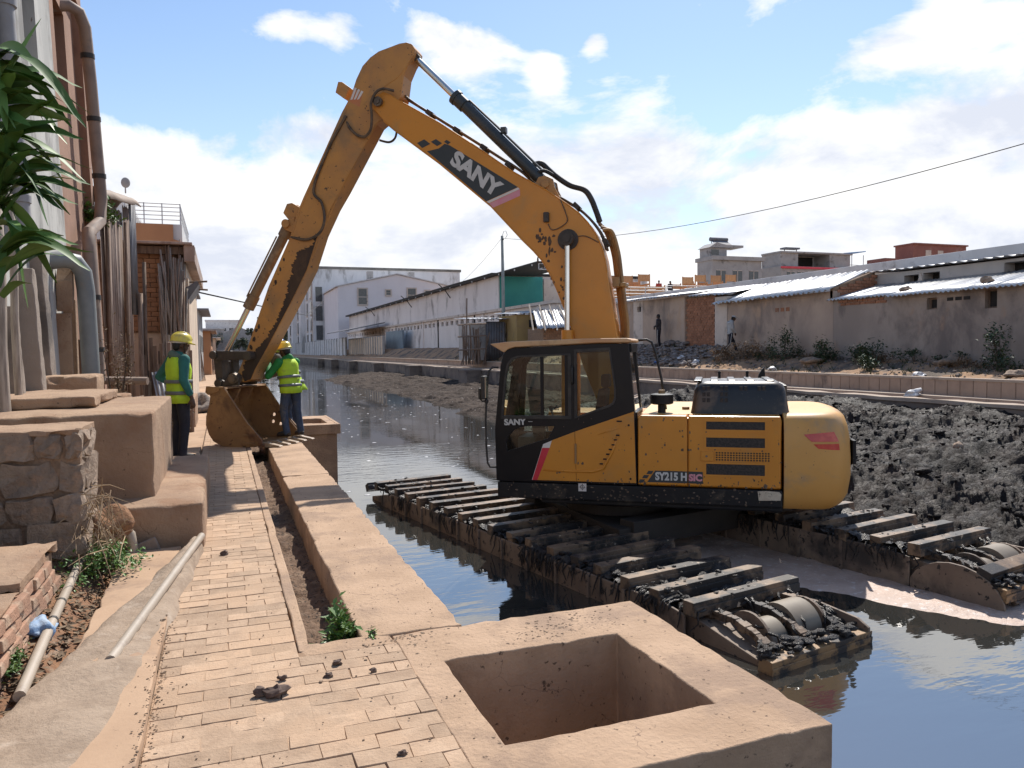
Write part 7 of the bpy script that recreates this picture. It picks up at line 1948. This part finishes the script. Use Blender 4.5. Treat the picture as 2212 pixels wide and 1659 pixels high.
for z in (1.4, 2.4, 3.3): q = MB(); q.tube([(16.6, 55.9, z), (18.9, 56, z + .1)], .06, 5); q.build('stick', WOODB, t)
t = thing('brick_shed', 'collapsed low brick shed under a slanting sheet roof', 'shed')
q = MB(); q.box((21.1, 50.05, .8), (25, 53, 2.9)); q.build('mortar_bed', MORT, t)
brick_panel(t, BRICK2, 50.03, 21.1, 24.6, 1.5, 2.9, .3, .15, 'y')
corr_roof(t, 'roof_sheet', GALV, (20.4, 49.4, 2.75), (25, 49.4, 3.0), (21.6, 53.2, 4.2), 5, pitch=.35, amp=.04, jag=.25)
for i in range(5): q = MB(); q.tube([(20.0 + i * .9, 49.2, 2.7), (21.4 + i * .8, 53.4, 4.7)], .06, 5); q.build('roof_pole', WOODG, t)

# pole and wires
t = thing('utility_pole', 'tall slim grey utility pole on the far bank left of the boom', 'pole', (21.5, 59.3, 0))
q = MB(); q.tube([(0, 0, 1), (0, 0, 6), (-.03, 0, 10.6)], [.17, .14, .11], 10); q.build('pole', mat('pole_grey', (.30, .32, .30), (.24, .26, .24), rough=.8, scale=2), t, smooth=True)
q = MB(); q.tube([(0, 0, 10.6), (.1, 0, 10.95), (.3, 0, 11.0), (.42, 0, 10.7), (.25, 0, 10.4)], .02, 5); q.box((-.05, -.2, 10.25), (.05, .2, 10.35)); q.build('insulator_hook', DARK, t)
def wire(lab, a, b, sag, r_=.016):
    a, b = Vector(a), Vector(b); q = MB(); q.tube([tuple(a.lerp(b, k / 24) - Vector((0, 0, 4 * sag * (k / 24) * (1 - k / 24)))) for k in range(25)], r_, 5)
    tag(q.build('overhead_wire', DARK, smooth=True), lab, 'wire', 'overhead wires')
wire('long sagging wire from the utility pole over the shacks to the right edge', (21.5, 59.3, 10.4), (23.6, 5, 8.3), 1.75)
wire('thin wire slanting from the utility pole down to the warehouse roof', (21.5, 59.3, 10.5), (24.0, 84, 7.9), .4, .012)

# rubbish and rocks on the right bank
TRASH = mat('trash_grey', (.22, .185, .165), (.11, .095, .09), scale=6, rough=.9, bump=.6, dirt=(.30, .28, .27), dscale=5, dmin=.56, dmax=.64, var=.3)
q = MB(); rnd = random.Random(9)
for i in range(650):
    y = rnd.uniform(30, 40); x = rnd.uniform(20.0, 21.9); r_ = rnd.uniform(.04, .16)
    q.rock((x, y, bankz(x, y) + r_ * .2 + .25 * max(0, 1 - abs(y - 34.6) / 2) * max(0, (x - 20.8))), (r_ * 1.5, r_ * 1.2, r_ * .6), 0, i, 6, 4, .5)
tag(q.build('trash_heap', TRASH, kind='stuff'), 'grey heap of ash and rubbish under the brick bay', 'rubbish')
PLB = mat('white_plastic', (.62, .62, .62), (.52, .52, .54), rough=.5, scale=10)
for i, (x, y, s_, m_, lab) in enumerate(((20.6, 31.8, .16, PLB, 'white plastic bag on the rubbish below the brick bay'), (20.2, 33.4, .13, mat('blue_plastic', (.08, .2, .5), rough=.5), 'small blue plastic scrap in the rubbish'), (20.3, 30.2, .13, PLB, 'white scrap near the walking man'), (19.9, 24.5, .14, PLB, 'white scrap on the bank below the zinc roof'), (19.6, 17.5, .16, PLB, 'white scrap on the bank near the retaining wall at the right'))):
    q = MB(); q.rock((0, 0, s_ * .4), (s_ * 1.4, s_ * 1.1, s_ * .6), 0, i + 4, 10, 8, .5); tag(link('plastic_scrap', q.mesh('plastic_scrap', m_), loc=(x, y, bankz(x, y))), lab, 'rubbish', 'plastic scraps on the right bank')
for i, (x, y, s_, lab) in enumerate(((20.9, 23.4, .34, 'large rounded boulder below the zinc roof shack'), (21.5, 17.9, .42, 'pale mound of earth against the long grey wall'), (20.3, 15.0, .26, 'low rock near the right edge of the bank'))):
    q = MB(); q.rock((0, 0, .1 * s_), (s_ * 1.2, s_, s_ * .6), 0, i + 30, 22, 16, .5); tag(link('boulder', q.mesh('boulder', STONE, True), loc=(x, y, bankz(x, y))), lab, 'rock')
for i, (x, y, r_, n, lab) in enumerate(((21.3, 25.4, (.45, .6, 1.0), 700, 'dark leafy bush against the wall under the zinc roof'), (21.2, 23.3, (.4, .5, .8), 600, 'second bush right of the boulder'), (21.2, 21.2, (.45, .7, .75), 700, 'wide low green bush in the middle of the long wall'), (20.6, 20.2, (.4, .6, .4), 400, 'small low bush in front of the wide one'), (21.4, 16.2, (.4, .5, 1.1), 600, 'tall bush at the right edge of the wall'), (20.9, 27.3, (.6, .9, .7), 700, 'grey green scrub right of the walking man'), (20.6, 28.6, (.5, .7, .5), 500, 'dry scrub at the walking man feet'))):
    leafbush('bank_bush', lab, 'bush', (x, y, bankz(x, y) - .05), r_, n, .11, LEAFM if i not in (5, 6) else DRYL, 40 + i)
rs_ = random.Random(3)
for i in range(14):
    y = 12.5 + i * 1.15; x = 21.3 + rs_.uniform(-.35, .35)
    leafbush('low_scrub', ('dry brown scrub' if i % 3 == 1 else 'dull green scrub') + ' by the long grey wall, ' + ('rightmost', 'second', 'third', 'fourth', 'fifth', 'sixth', 'seventh', 'eighth', 'ninth', 'tenth', 'eleventh', 'twelfth', 'thirteenth', 'last')[i] + (' tuft' if i in (0, 13) else ' from the right edge'), 'scrub', (x, y, bankz(x, y) - .04), (.35, .55, rs_.uniform(.22, .5)), 320, .09, DRYL if i % 3 == 1 else LEAFM, 140 + i).__setitem__('group', 'scrub along the long wall')
q = MB(); rnd = random.Random(19)
for i in range(2600):
    y = 9 + 60 * rnd.random() ** 1.3; x = rnd.uniform(19.3, 21.8); s = rnd.uniform(.02, .08)
    if fbm(x, y, .6, 2, 3) < -.05: continue
    z = bankz(x, y)
    if rnd.random() < .5: q.rock((x, y, z + s * .3), (s, s, s * .7), 0, i, 5, 3, .4)
    else:
        for k in range(3): a = rnd.uniform(0, 6.28); q.add([(x, y, z), (x + .03, y, z), (x + math.cos(a) * s * 2, y + math.sin(a) * s * 2, z + s * 3)], [(0, 1, 2)], 1)
q.build('bank_litter', [TRASH, LEAFM], kind='stuff')
# loose weeds and scum on the left mud flat, bags on the mud
for i, (x, y, z, s_, lab) in enumerate(((16.3, 21.5, -.35, .2, 'crumpled white plastic bag on the mud left of the counterweight light'), (16.7, 18.6, -.3, .17, 'second white bag on the mud by the far wall'), (18.4, 16.6, .02, .18, 'pale sack lying on the far canal kerb'))):
    q = MB(); q.rock((0, 0, s_ * .3), (s_ * 1.5, s_ * .8, s_ * .6), 0, i + 90, 14, 10, .6); tag(link('plastic_bag', q.mesh('plastic_bag', PLB, True), loc=(x, y, z)), lab, 'bag', 'white bags near the far wall')
q = MB(); q.box((-.07, -.3, -.05), (.07, .3, .05), 0, Matrix.Rotation(.3, 4, 'X')); o = q.build('timber_block', WOODG, bevel=.01); o.location = (12.7, 14.2, -.38); tag(o, 'short pale timber standing in the black mud', 'timber')
q = MB(); q.rock((0, 0, .04), (.11, .09, .09), 0, 3, 9, 7, .3); o = link('mud_stone', q.mesh('mud_stone', STONE, True), loc=(12.9, 10.6, float(mud_z(np.array(12.9), np.array(10.6))))); tag(o, 'grey stone lying in the black mud', 'stone')
# floating bits of scum on open water
q = MB(); rnd = random.Random(23)
for i in range(260):
    y = 14 + 45 * rnd.random(); x = rnd.uniform(1.6, 9); s = rnd.uniform(.01, .05)
    q.rock((x, y, -1.25), (s * 1.6, s, .008), 0, i, 5, 3, .4)
q.build('floating_scum', PLB, kind='stuff')
# ------------------------------------------------------------------ people
SKIN = mat('brown_skin', (.085, .045, .028), (.07, .038, .024), rough=.5, scale=8)
HAIR = mat('black_hair', (.010, .009, .008), rough=.7)
HIVIS = mat('hi_vis_yellow_green', (.50, .72, .03), (.44, .66, .03), rough=.7, scale=6, dirt=(.36, .50, .05), dscale=5, dmin=.55, dmax=.72, bump=.35, bscale=9, bdist=.02)
BAND = mat('reflective_grey_band', (.16, .17, .175), (.13, .14, .14), rough=.4, scale=8)
TEAL = mat('teal_jacket', (.025, .155, .135), (.02, .12, .11), rough=.8, scale=7, bump=.5, bscale=12, bdist=.02)
TEALG = mat('grey_green_hood', (.11, .15, .115), (.085, .13, .10), rough=.85, scale=9, bump=.4, bscale=12)
GREENJ = mat('bright_green_jacket', (.015, .22, .05), (.012, .17, .04), rough=.75, scale=7, bump=.5, bscale=12, bdist=.02)
NAVY = mat('dark_navy_trousers', (.014, .015, .026), (.02, .021, .03), rough=.85, scale=9, bump=.4, bscale=14)
JEAN = mat('dusty_blue_jeans', (.055, .075, .125), (.04, .055, .09), rough=.85, scale=8, bump=.6, bscale=14, bdist=.02, dirt=(.12, .11, .11), dscale=4, dmin=.52, dmax=.68)
HELMY = mat('yellow_hard_hat', (.72, .60, .075), (.68, .55, .07), rough=.35, coat=.3, scale=3, dirt=(.5, .40, .12), dscale=5)
HELMB = mat('blue_hard_hat', (.03, .13, .42), rough=.35, coat=.3)
SHOE = mat('dark_shoe', (.02, .018, .016), (.06, .045, .035), rough=.7, scale=12)
GREYJ = mat('grey_hoodie', (.40, .41, .41), (.34, .35, .35), rough=.85, scale=8, bump=.4, bscale=12)
DARKJ = mat('dark_patterned_jacket', (.02, .02, .025), (.07, .065, .07), rough=.85, scale=9)
WHITEC = mat('white_cap_cloth', (.58, .56, .53), rough=.8)
GLOVE = mat('grey_sleeve', (.12, .115, .11), (.09, .085, .08), rough=.85, scale=9, bump=.4, bscale=12)

def remesh(o, vox, it=4):
    m = o.modifiers.new('remesh', 'REMESH'); m.mode = 'VOXEL'; m.voxel_size = vox; m.use_smooth_shade = True
    s = o.modifiers.new('smooth', 'SMOOTH'); s.iterations = it; s.factor = .5
    return o
def limb(mb, pts, rs, n=12):
    P = [Vector(p) for p in pts]; out = []; rr = []
    for i in range(len(P) - 1):
        for k in range(4):
            t = k / 4; out.append(P[i].lerp(P[i + 1], t)); rr.append(lerp(rs[i], rs[i + 1], t))
    out.append(P[-1]); rr.append(rs[-1])
    mb.tube(out, rr, n)
    for p, r in zip(P, rs): mb.ball(p, r, 10, 7)
def loft(mb, secs, n=20, cap=True):
    """secs: (centre, right vector, forward vector) half axes"""
    vs = []
    for c, rx, ry in secs:
        c, rx, ry = Vector(c), Vector(rx), Vector(ry)
        for j in range(n):
            a = 2 * math.pi * j / n; ca, sa = math.cos(a), math.sin(a)
            e = .8
            vs.append(c + rx * math.copysign(abs(ca) ** e, ca) + ry * math.copysign(abs(sa) ** e, sa))
    fs = [(i * n + j, i * n + (j + 1) % n, (i + 1) * n + (j + 1) % n, (i + 1) * n + j) for i in range(len(secs) - 1) for j in range(n)]
    if cap: fs += [tuple(range(n - 1, -1, -1)), tuple(range((len(secs) - 1) * n, len(secs) * n))]
    mb.add([tuple(v) for v in vs], fs)
def hand(mb, wrist, d, palm_n, curl=.5, side=1):
    """palm + five separate fingers; d = pointing direction, palm_n = palm normal"""
    w, d, pn = Vector(wrist), Vector(d).normalized(), Vector(palm_n).normalized()
    s = d.cross(pn).normalized() * side
    limb(mb, [w, w + d * .045, w + d * .085], [.026, .034, .034], 8)
    for k, (off, L_) in enumerate(((-.030, .068), (-.010, .078), (.011, .074), (.031, .056))):
        b = w + d * .088 + s * off
        d1 = (d * math.cos(curl * .6) + pn * math.sin(curl * .6)); d2 = (d * math.cos(curl * 1.7) + pn * math.sin(curl * 1.7))
        limb(mb, [b, b + d1 * L_ * .5, b + d1 * L_ * .5 + d2 * L_ * .5], [.0105, .0095, .008], 6)
    b = w + d * .03 - s * .03; t1 = (d * .7 - s * .6 + pn * .35).normalized(); t2 = (d * .9 - s * .1 + pn * .5).normalized()
    limb(mb, [b, b + t1 * .045, b + t1 * .045 + t2 * .032], [.013, .0115, .009], 6)

def person(label, loc, rz, P, top, legs_m, hat=None, vest=False, vox=.010, group=None, scale=1.0, hood=None, shoes=SHOE, sleeve_to=1.0, hair=True, stripe=None, fine=True):
    """P: pose joints in the figure's own frame (x right, y forward, z up)"""
    t = thing('person', label, 'person', loc, rz, group); t.scale = (scale,) * 3
    J = dict(pelvis=(0, 0, .93), chest=(0, 0, 1.26), neck=(0, .0, 1.46), head=(0, .03, 1.60), look=(0, 1, 0),
             sl=(-.19, 0, 1.40), sr=(.19, 0, 1.40), el=(-.24, -.03, 1.12), er=(.24, -.03, 1.12), wl=(-.24, .06, .88), wr=(.24, .06, .88),
             hl=(-.095, 0, .90), hr=(.095, 0, .90), kl=(-.10, .02, .50), kr=(.10, .02, .50), al=(-.11, -.02, .085), ar=(.11, -.02, .085), fl=(-.12, .16, .03), fr=(.12, .16, .03), dl=(0, .1, -1), dr=(0, .1, -1), pl=(1, 0, 0), pr=(-1, 0, 0), cl=.5, cr=.5)
    J.update(P)
    V = {k: Vector(v) if isinstance(v, tuple) else v for k, v in J.items()}
    look = V['look'].normalized(); up = Vector((0, 0, 1)); hr_ = look.cross(up).normalized(); hu = hr_.cross(look).normalized()
    sp = (V['chest'] - V['pelvis']).normalized(); sr_ = (V['sr'] - V['sl']).normalized(); sf = sp.cross(sr_).normalized()
    if sf.dot(Vector((0, 1, 0))) < -.2: sf = -sf
    hips = (V['hr'] - V['hl']).normalized(); hf = up.cross(hips).normalized()
    def torso(mb, k, z0=-.10, ztop=True):
        sh = (V['sl'] + V['sr']) / 2
        secs = [(V['pelvis'] - sp * abs(z0), hips * .150 * k, hf * .112 * k), (V['pelvis'], hips * .158 * k, hf * .118 * k), (V['pelvis'].lerp(V['chest'], .45), (hips + sr_).normalized() * .145 * k, (hf + sf).normalized() * .112 * k),
                (V['chest'], sr_ * .168 * k, sf * .125 * k), (V['chest'].lerp(sh, .7), sr_ * .172 * k, sf * .112 * k), (sh + sp * .02, sr_ * .135 * k, sf * .085 * k), (V['neck'] - sp * .01, sr_ * .066 * k, sf * .066 * k)]
        loft(mb, secs)
    # body: one continuous surface
    b = MB(); torso(b, .88)
    for s in 'lr':
        limb(b, [V['h' + s], V['k' + s], V['a' + s]], [.078, .052, .036]); limb(b, [V['a' + s], V['a' + s].lerp(V['f' + s], .5) - up * .01, V['f' + s]], [.036, .034, .028])
        limb(b, [V['s' + s], V['e' + s], V['w' + s]], [.046, .037, .027]); hand(b, V['w' + s], V['d' + s], V['p' + s], V['c' + s], 1 if s == 'r' else -1)
    limb(b, [V['neck'] - sp * .03, V['head'] - look * .015 - hu * .06], [.056, .052])
    h = V['head']
    Mh = Matrix((hr_, look, hu)).transposed().to_4x4(); Mh.translation = h
    o_ = len(b.v); b.ball((0, 0, .015), (.075, .094, .105), 16, 12, 0, Mh); b.ball((0, .028, -.055), (.056, .062, .058), 12, 9, 0, Mh)
    b.ball((0, .100, -.012), (.014, .020, .020), 8, 6, 0, Mh); b.ball((0, .088, -.052), (.026, .016, .012), 8, 6, 0, Mh)
    for s in (-1, 1): b.ball((s * .074, -.008, -.01), (.010, .022, .032), 8, 6, 0, Mh)
    remesh(b.build('body', SKIN, t), vox)
    e = MB()
    for s in (-1, 1): e.ball((s * .031, .083, .008), (.014, .010, .008), 8, 6, 0, Mh)
    e.build('eyes', mat('eye_white', (.55, .52, .48), rough=.3), t, smooth=True)
    if hair:
        hm = MB(); hm.ball((0, -.018, .03), (.083, .097, .10), 16, 10, 0, Mh, -25, 90); hm.ball((0, -.055, -.02), (.072, .055, .07), 12, 8, 0, Mh); remesh(hm.build('hair', HAIR, t), vox * .9, 2)
    # trousers
    q = MB()
    secs = [(V['pelvis'] - up * .06, hips * .150, hf * .122), (V['pelvis'] + sp * .02, hips * .160, hf * .126), (V['pelvis'] + sp * .12, hips * .148, hf * .116)]
    loft(q, secs)
    for s in 'lr':
        hj, kj, aj = V['h' + s], V['k' + s], V['a' + s]
        limb(q, [hj - up * .02, hj.lerp(kj, .5), kj, kj.lerp(aj, .5), aj + (kj - aj).normalized() * .01], [.098, .086, .070, .064, .060])
        limb(q, [aj + (kj - aj).normalized() * .03, aj + (kj - aj).normalized() * .0], [.064, .062])
    remesh(q.build('trousers', legs_m, t), vox, 3)
    if stripe:
        for s in 'lr':
            q = MB(); sg = -1 if s == 'l' else 1; off = hips * (sg * .090)
            q.tube([V['h' + s] + off, V['k' + s] + hips * sg * .072, V['a' + s] + hips * sg * .062], .013, 6); q.build('side_stripe', stripe, t, smooth=True)
    # jacket with sleeves
    q = MB(); torso(q, 1.06, .06)
    for s in 'lr':
        ss, ee, ww = V['s' + s], V['e' + s], V['w' + s]; we = ee.lerp(ww, sleeve_to)
        limb(q, [ss - up * .0, ss.lerp(ee, .5), ee, ee.lerp(we, .5), we], [.076, .066, .060, .054, .046])
    limb(q, [V['neck'] - sp * .06, V['neck'] - sp * .0], [.085, .070])
    remesh(q.build('jacket', top, t), vox, 3)
    if hood:
        q = MB(); c = V['neck'] - sf * .065 - sp * .01
        limb(q, [c - sr_ * .11 - sp * .03 + sf * .03, c - sf * .02 + sp * .015, c + sr_ * .11 - sp * .03 + sf * .03], [.042, .064, .042]); limb(q, [c - sp * .02, c - sp * .13 - sf * .015], [.066, .03]); remesh(q.build('hood', hood, t), vox, 3)
    if vest:
        q = MB(); sh = (V['sl'] + V['sr']) / 2
        k = 1.20
        secs = [(V['pelvis'] - sp * .13, hips * .172 * k, hf * .130 * k), (V['pelvis'] - sp * .02, hips * .163 * k, hf * .122 * k), (V['pelvis'].lerp(V['chest'], .45), (hips + sr_).normalized() * .152 * k, (hf + sf).normalized() * .116 * k),
                (V['chest'], sr_ * .163 * k, sf * .128 * k), (V['chest'].lerp(sh, .6), sr_ * .150 * k, sf * .118 * k), (sh + sp * .035, sr_ * .118 * k, sf * .095 * k), (V['neck'] - sp * .025, sr_ * .085 * k, sf * .075 * k)]
        loft(q, secs, 28, False)
        o = q.build('vest', HIVIS, t, smooth=True)
        for v in o.data.vertices:
            p = Vector((v.co.x * 16, v.co.y * 16, v.co.z * 6)); v.co += Vector((mnoise.noise(p), mnoise.noise(p + Vector((5, 3, 1))), .4 * mnoise.noise(p + Vector((1, 9, 4))))) * .022
        o.modifiers.new('t', 'SOLIDIFY').thickness = .006
        vst = o
        def sec_at(f):
            a = V['pelvis'] - sp * .13; bb = V['chest']; c = a.lerp(bb, f); k2 = k * 1.045
            wd = lerp(.170, .160, f); 
            return (c, (hips * (1 - f) + sr_ * f).normalized() * wd * k2, (hf * (1 - f) + sf * f).normalized() * .131 * k2)
        for f in (.26, .60):
            q = MB(); loft(q, [sec_at(f), sec_at(f + .105)], 28, False); q.build('reflective_band', BAND, vst, smooth=True).modifiers.new('t', 'SOLIDIFY').thickness = .004
    # shoes
    for s in 'lr':
        q = MB(); a, f_ = V['a' + s], V['f' + s]; d = (f_ - a); d.z = 0; d.normalize(); base = min(f_.z, a.z - .05)
        limb(q, [Vector((a.x, a.y, base + .03)) - d * .04, Vector((a.x, a.y, base + .035)) + d * .06, Vector((a.x, a.y, base + .02)) + d * .16], [.042, .046, .036]); limb(q, [a, Vector((a.x, a.y, base + .05))], [.048, .046]); remesh(q.build('shoe', shoes, t), vox, 2)
    if hat:
        kind, m_ = hat
        q = MB()
        if kind == 'hard':
            tilt = Mh @ Matrix.Rotation(-.10, 4, 'X')
            vs = []; N_ = 28; rows = [(0, 1.0), (.03, .995), (.065, .94), (.095, .80), (.115, .58), (.127, .3), (.13, .02)]
            for z, kk in rows:
                for j in range(N_): a = 2 * math.pi * j / N_; vs.append((math.cos(a) * .118 * kk, math.sin(a) * .142 * kk, z + .045))
            fs = [(i * N_ + j, i * N_ + (j + 1) % N_, (i + 1) * N_ + (j + 1) % N_, (i + 1) * N_ + j) for i in range(len(rows) - 1) for j in range(N_)]; fs.append(tuple(range(6 * N_, 7 * N_)))
            o_ = len(vs)
            for j in range(N_): a = 2 * math.pi * j / N_; br = max(0, math.sin(a)) ** 2; vs.append((math.cos(a) * (.130 + .004 * br), math.sin(a) * .155 + .050 * br, .040 - .014 * br))
            fs += [(o_ + j, o_ + (j + 1) % N_, (j + 1) % N_, j) for j in range(N_)]
            q.add(vs, fs, 0, tilt)
            for xo in (-.035, 0, .035): q.tube([tilt @ Vector((xo, .142 * math.cos(R(a_)) * .98, .045 + .135 * math.sin(R(a_)) * .985)) for a_ in range(15, 170, 12)], .008, 6)
            ho = q.build('hard_hat', m_, t, smooth=True); ho.modifiers.new('t', 'SOLIDIFY').thickness = .004
            q = MB(); q.tube([Mh @ Vector((.074, .03, .06)), Mh @ Vector((.072, .03, -.05)), Mh @ Vector((.02, .05, -.115)), Mh @ Vector((-.02, .05, -.115)), Mh @ Vector((-.072, .03, -.05)), Mh @ Vector((-.074, .03, .06))], .005, 5); q.build('chin_strap', RUB, ho)
            q = MB(); loft(q, [(Mh @ Vector((0, -.01, .02)), hr_ * .090, look * .108), (Mh @ Vector((0, -.01, .055)), hr_ * .092, look * .110)], 20, False); q.build('sweat_band', WHITEC, ho, smooth=True)
        else:
            q.ball((0, -.005, .055), (.092, .108, .075), 16, 8, 0, Mh, 0, 90); q.prism([(-.07, .08), (.07, .08), (.055, .17), (0, .185), (-.055, .17)], .05, .062, 'z', 0, Mh)
            fixn(q.build('cap', m_, t, smooth=40))
    return t

# worker in the teal jacket, hand on hip, watching
person('worker in teal jacket and yellow vest standing with hand on hip watching the bucket', (-.585, 11.88, -.03), R(-62), dict(
    el=(-.46, -.06, 1.16), wl=(-.22, .10, 1.0), dl=(.8, .5, -.3), pl=(0, .3, -1), er=(.25, -.05, 1.12), wr=(.27, .05, .87), dr=(.02, .12, -1), look=(.18, 1, -.05), head=(.0, .045, 1.605), neck=(0, .01, 1.465),
    kl=(-.11, .03, .50), kr=(.10, .02, .50), al=(-.14, -.02, .085), ar=(.10, -.03, .085), fl=(-.17, .15, .03), fr=(.12, .15, .03)), TEAL, NAVY, ('hard', HELMY), True, hood=TEALG, scale=1.02, sleeve_to=.72)
# worker in green leaning on the arm, standing on the bucket lip
person('worker in bright green jacket and yellow vest standing on the bucket lip', (1.03, 13.36, .075), R(36), dict(
    pelvis=(.0, -.03, .91), chest=(0, .03, 1.20), neck=(0, .06, 1.385), head=(0, .10, 1.515), look=(-.15, 1, -.15), sl=(-.19, .03, 1.32), sr=(.19, .03, 1.32),
    el=(-.30, .18, 1.08), wl=(-.12, .38, 1.28), dl=(.05, .35, 1), pl=(.4, .6, 0), er=(.27, .22, 1.12), wr=(.12, .46, 1.20), dr=(0, .8, .5), pr=(-1, .2, 0),
    hl=(-.095, -.05, .87), hr=(.095, -.05, .87), kl=(-.12, .02, .48), kr=(.12, -.06, .48), al=(-.12, -.05, .085), ar=(.14, -.12, .085), fl=(-.17, .13, .03), fr=(.18, .06, .03)), GREENJ, JEAN, ('hard', HELMY), True, hood=GREENJ, scale=.94)
# second worker half hidden behind him
person('worker in grey sleeves and blue hard hat reaching to the bucket pin behind another', (1.08, 13.89, .0), R(58), dict(
    pelvis=(.0, -.06, .90), chest=(0, .06, 1.18), neck=(0, .14, 1.36), head=(0, .20, 1.49), look=(-.1, 1, -.4), sl=(-.19, .11, 1.30), sr=(.19, .10, 1.30),
    el=(-.26, .34, 1.18), wl=(-.20, .58, 1.02), dl=(.0, .8, -.5), pl=(.5, 0, -.7), er=(.26, .36, 1.05), wr=(.16, .58, .98), dr=(0, .8, -.4), pr=(-.6, 0, -.7),
    hl=(-.095, -.08, .86), hr=(.095, -.08, .86), kl=(-.11, .0, .47), kr=(.11, .02, .47), al=(-.12, -.06, .085), ar=(.12, -.06, .085)), GLOVE, JEAN, ('hard', HELMB), True, scale=1.06)
# passers-by on the right bank
person('man in grey hoodie and pale cap walking along the wall under the zinc roof', (21.35, 29.1, bankz(21.35, 29.1) - .02), R(-20.5 - 90 + 6), dict(
    chest=(0, .05, 1.26), neck=(0, .10, 1.45), head=(0, .16, 1.58), look=(0, 1, -.35), hl=(-.09, 0, .90), hr=(.09, 0, .90), kl=(-.09, .20, .52), kr=(.10, -.06, .48), al=(-.09, .34, .10), ar=(.10, -.34, .13), fl=(-.10, .50, .06), fr=(.10, -.20, .04),
    el=(-.24, -.02, 1.13), wl=(-.20, .14, .92), er=(.24, .02, 1.12), wr=(.20, .16, .95)), GREYJ, NAVY, ('cap', WHITEC), stripe=WHITEC, vox=.016, hood=GREYJ)
person('man in dark patterned jacket standing by the grey shack wall', (21.4, 35.25, bankz(21.4, 35.25) + .12), R(40), dict(
    look=(.2, 1, 0), el=(-.25, .02, 1.13), wl=(-.12, .20, 1.05), er=(.25, .0, 1.12), wr=(.20, .12, .90)), DARKJ, NAVY, None, stripe=WHITEC, vox=.018)
person('small dark figure walking below the warehouse wall', (22.4, 74, bankz(22.4, 74) + .3), R(100), dict(kl=(-.09, .2, .52), al=(-.09, .25, .12)), DARKJ, NAVY, None, vox=.03)
person('onlooker in red shirt behind the terrace rail', (35.0, 57.6, 5.42), R(170), {}, mat('red_shirt', (.42, .07, .05), rough=.8), NAVY, None, vox=.03)
person('onlooker in dark top beside the red one on the terrace', (36.3, 57.9, 5.42), R(190), {}, DARKJ, NAVY, None, vox=.03)
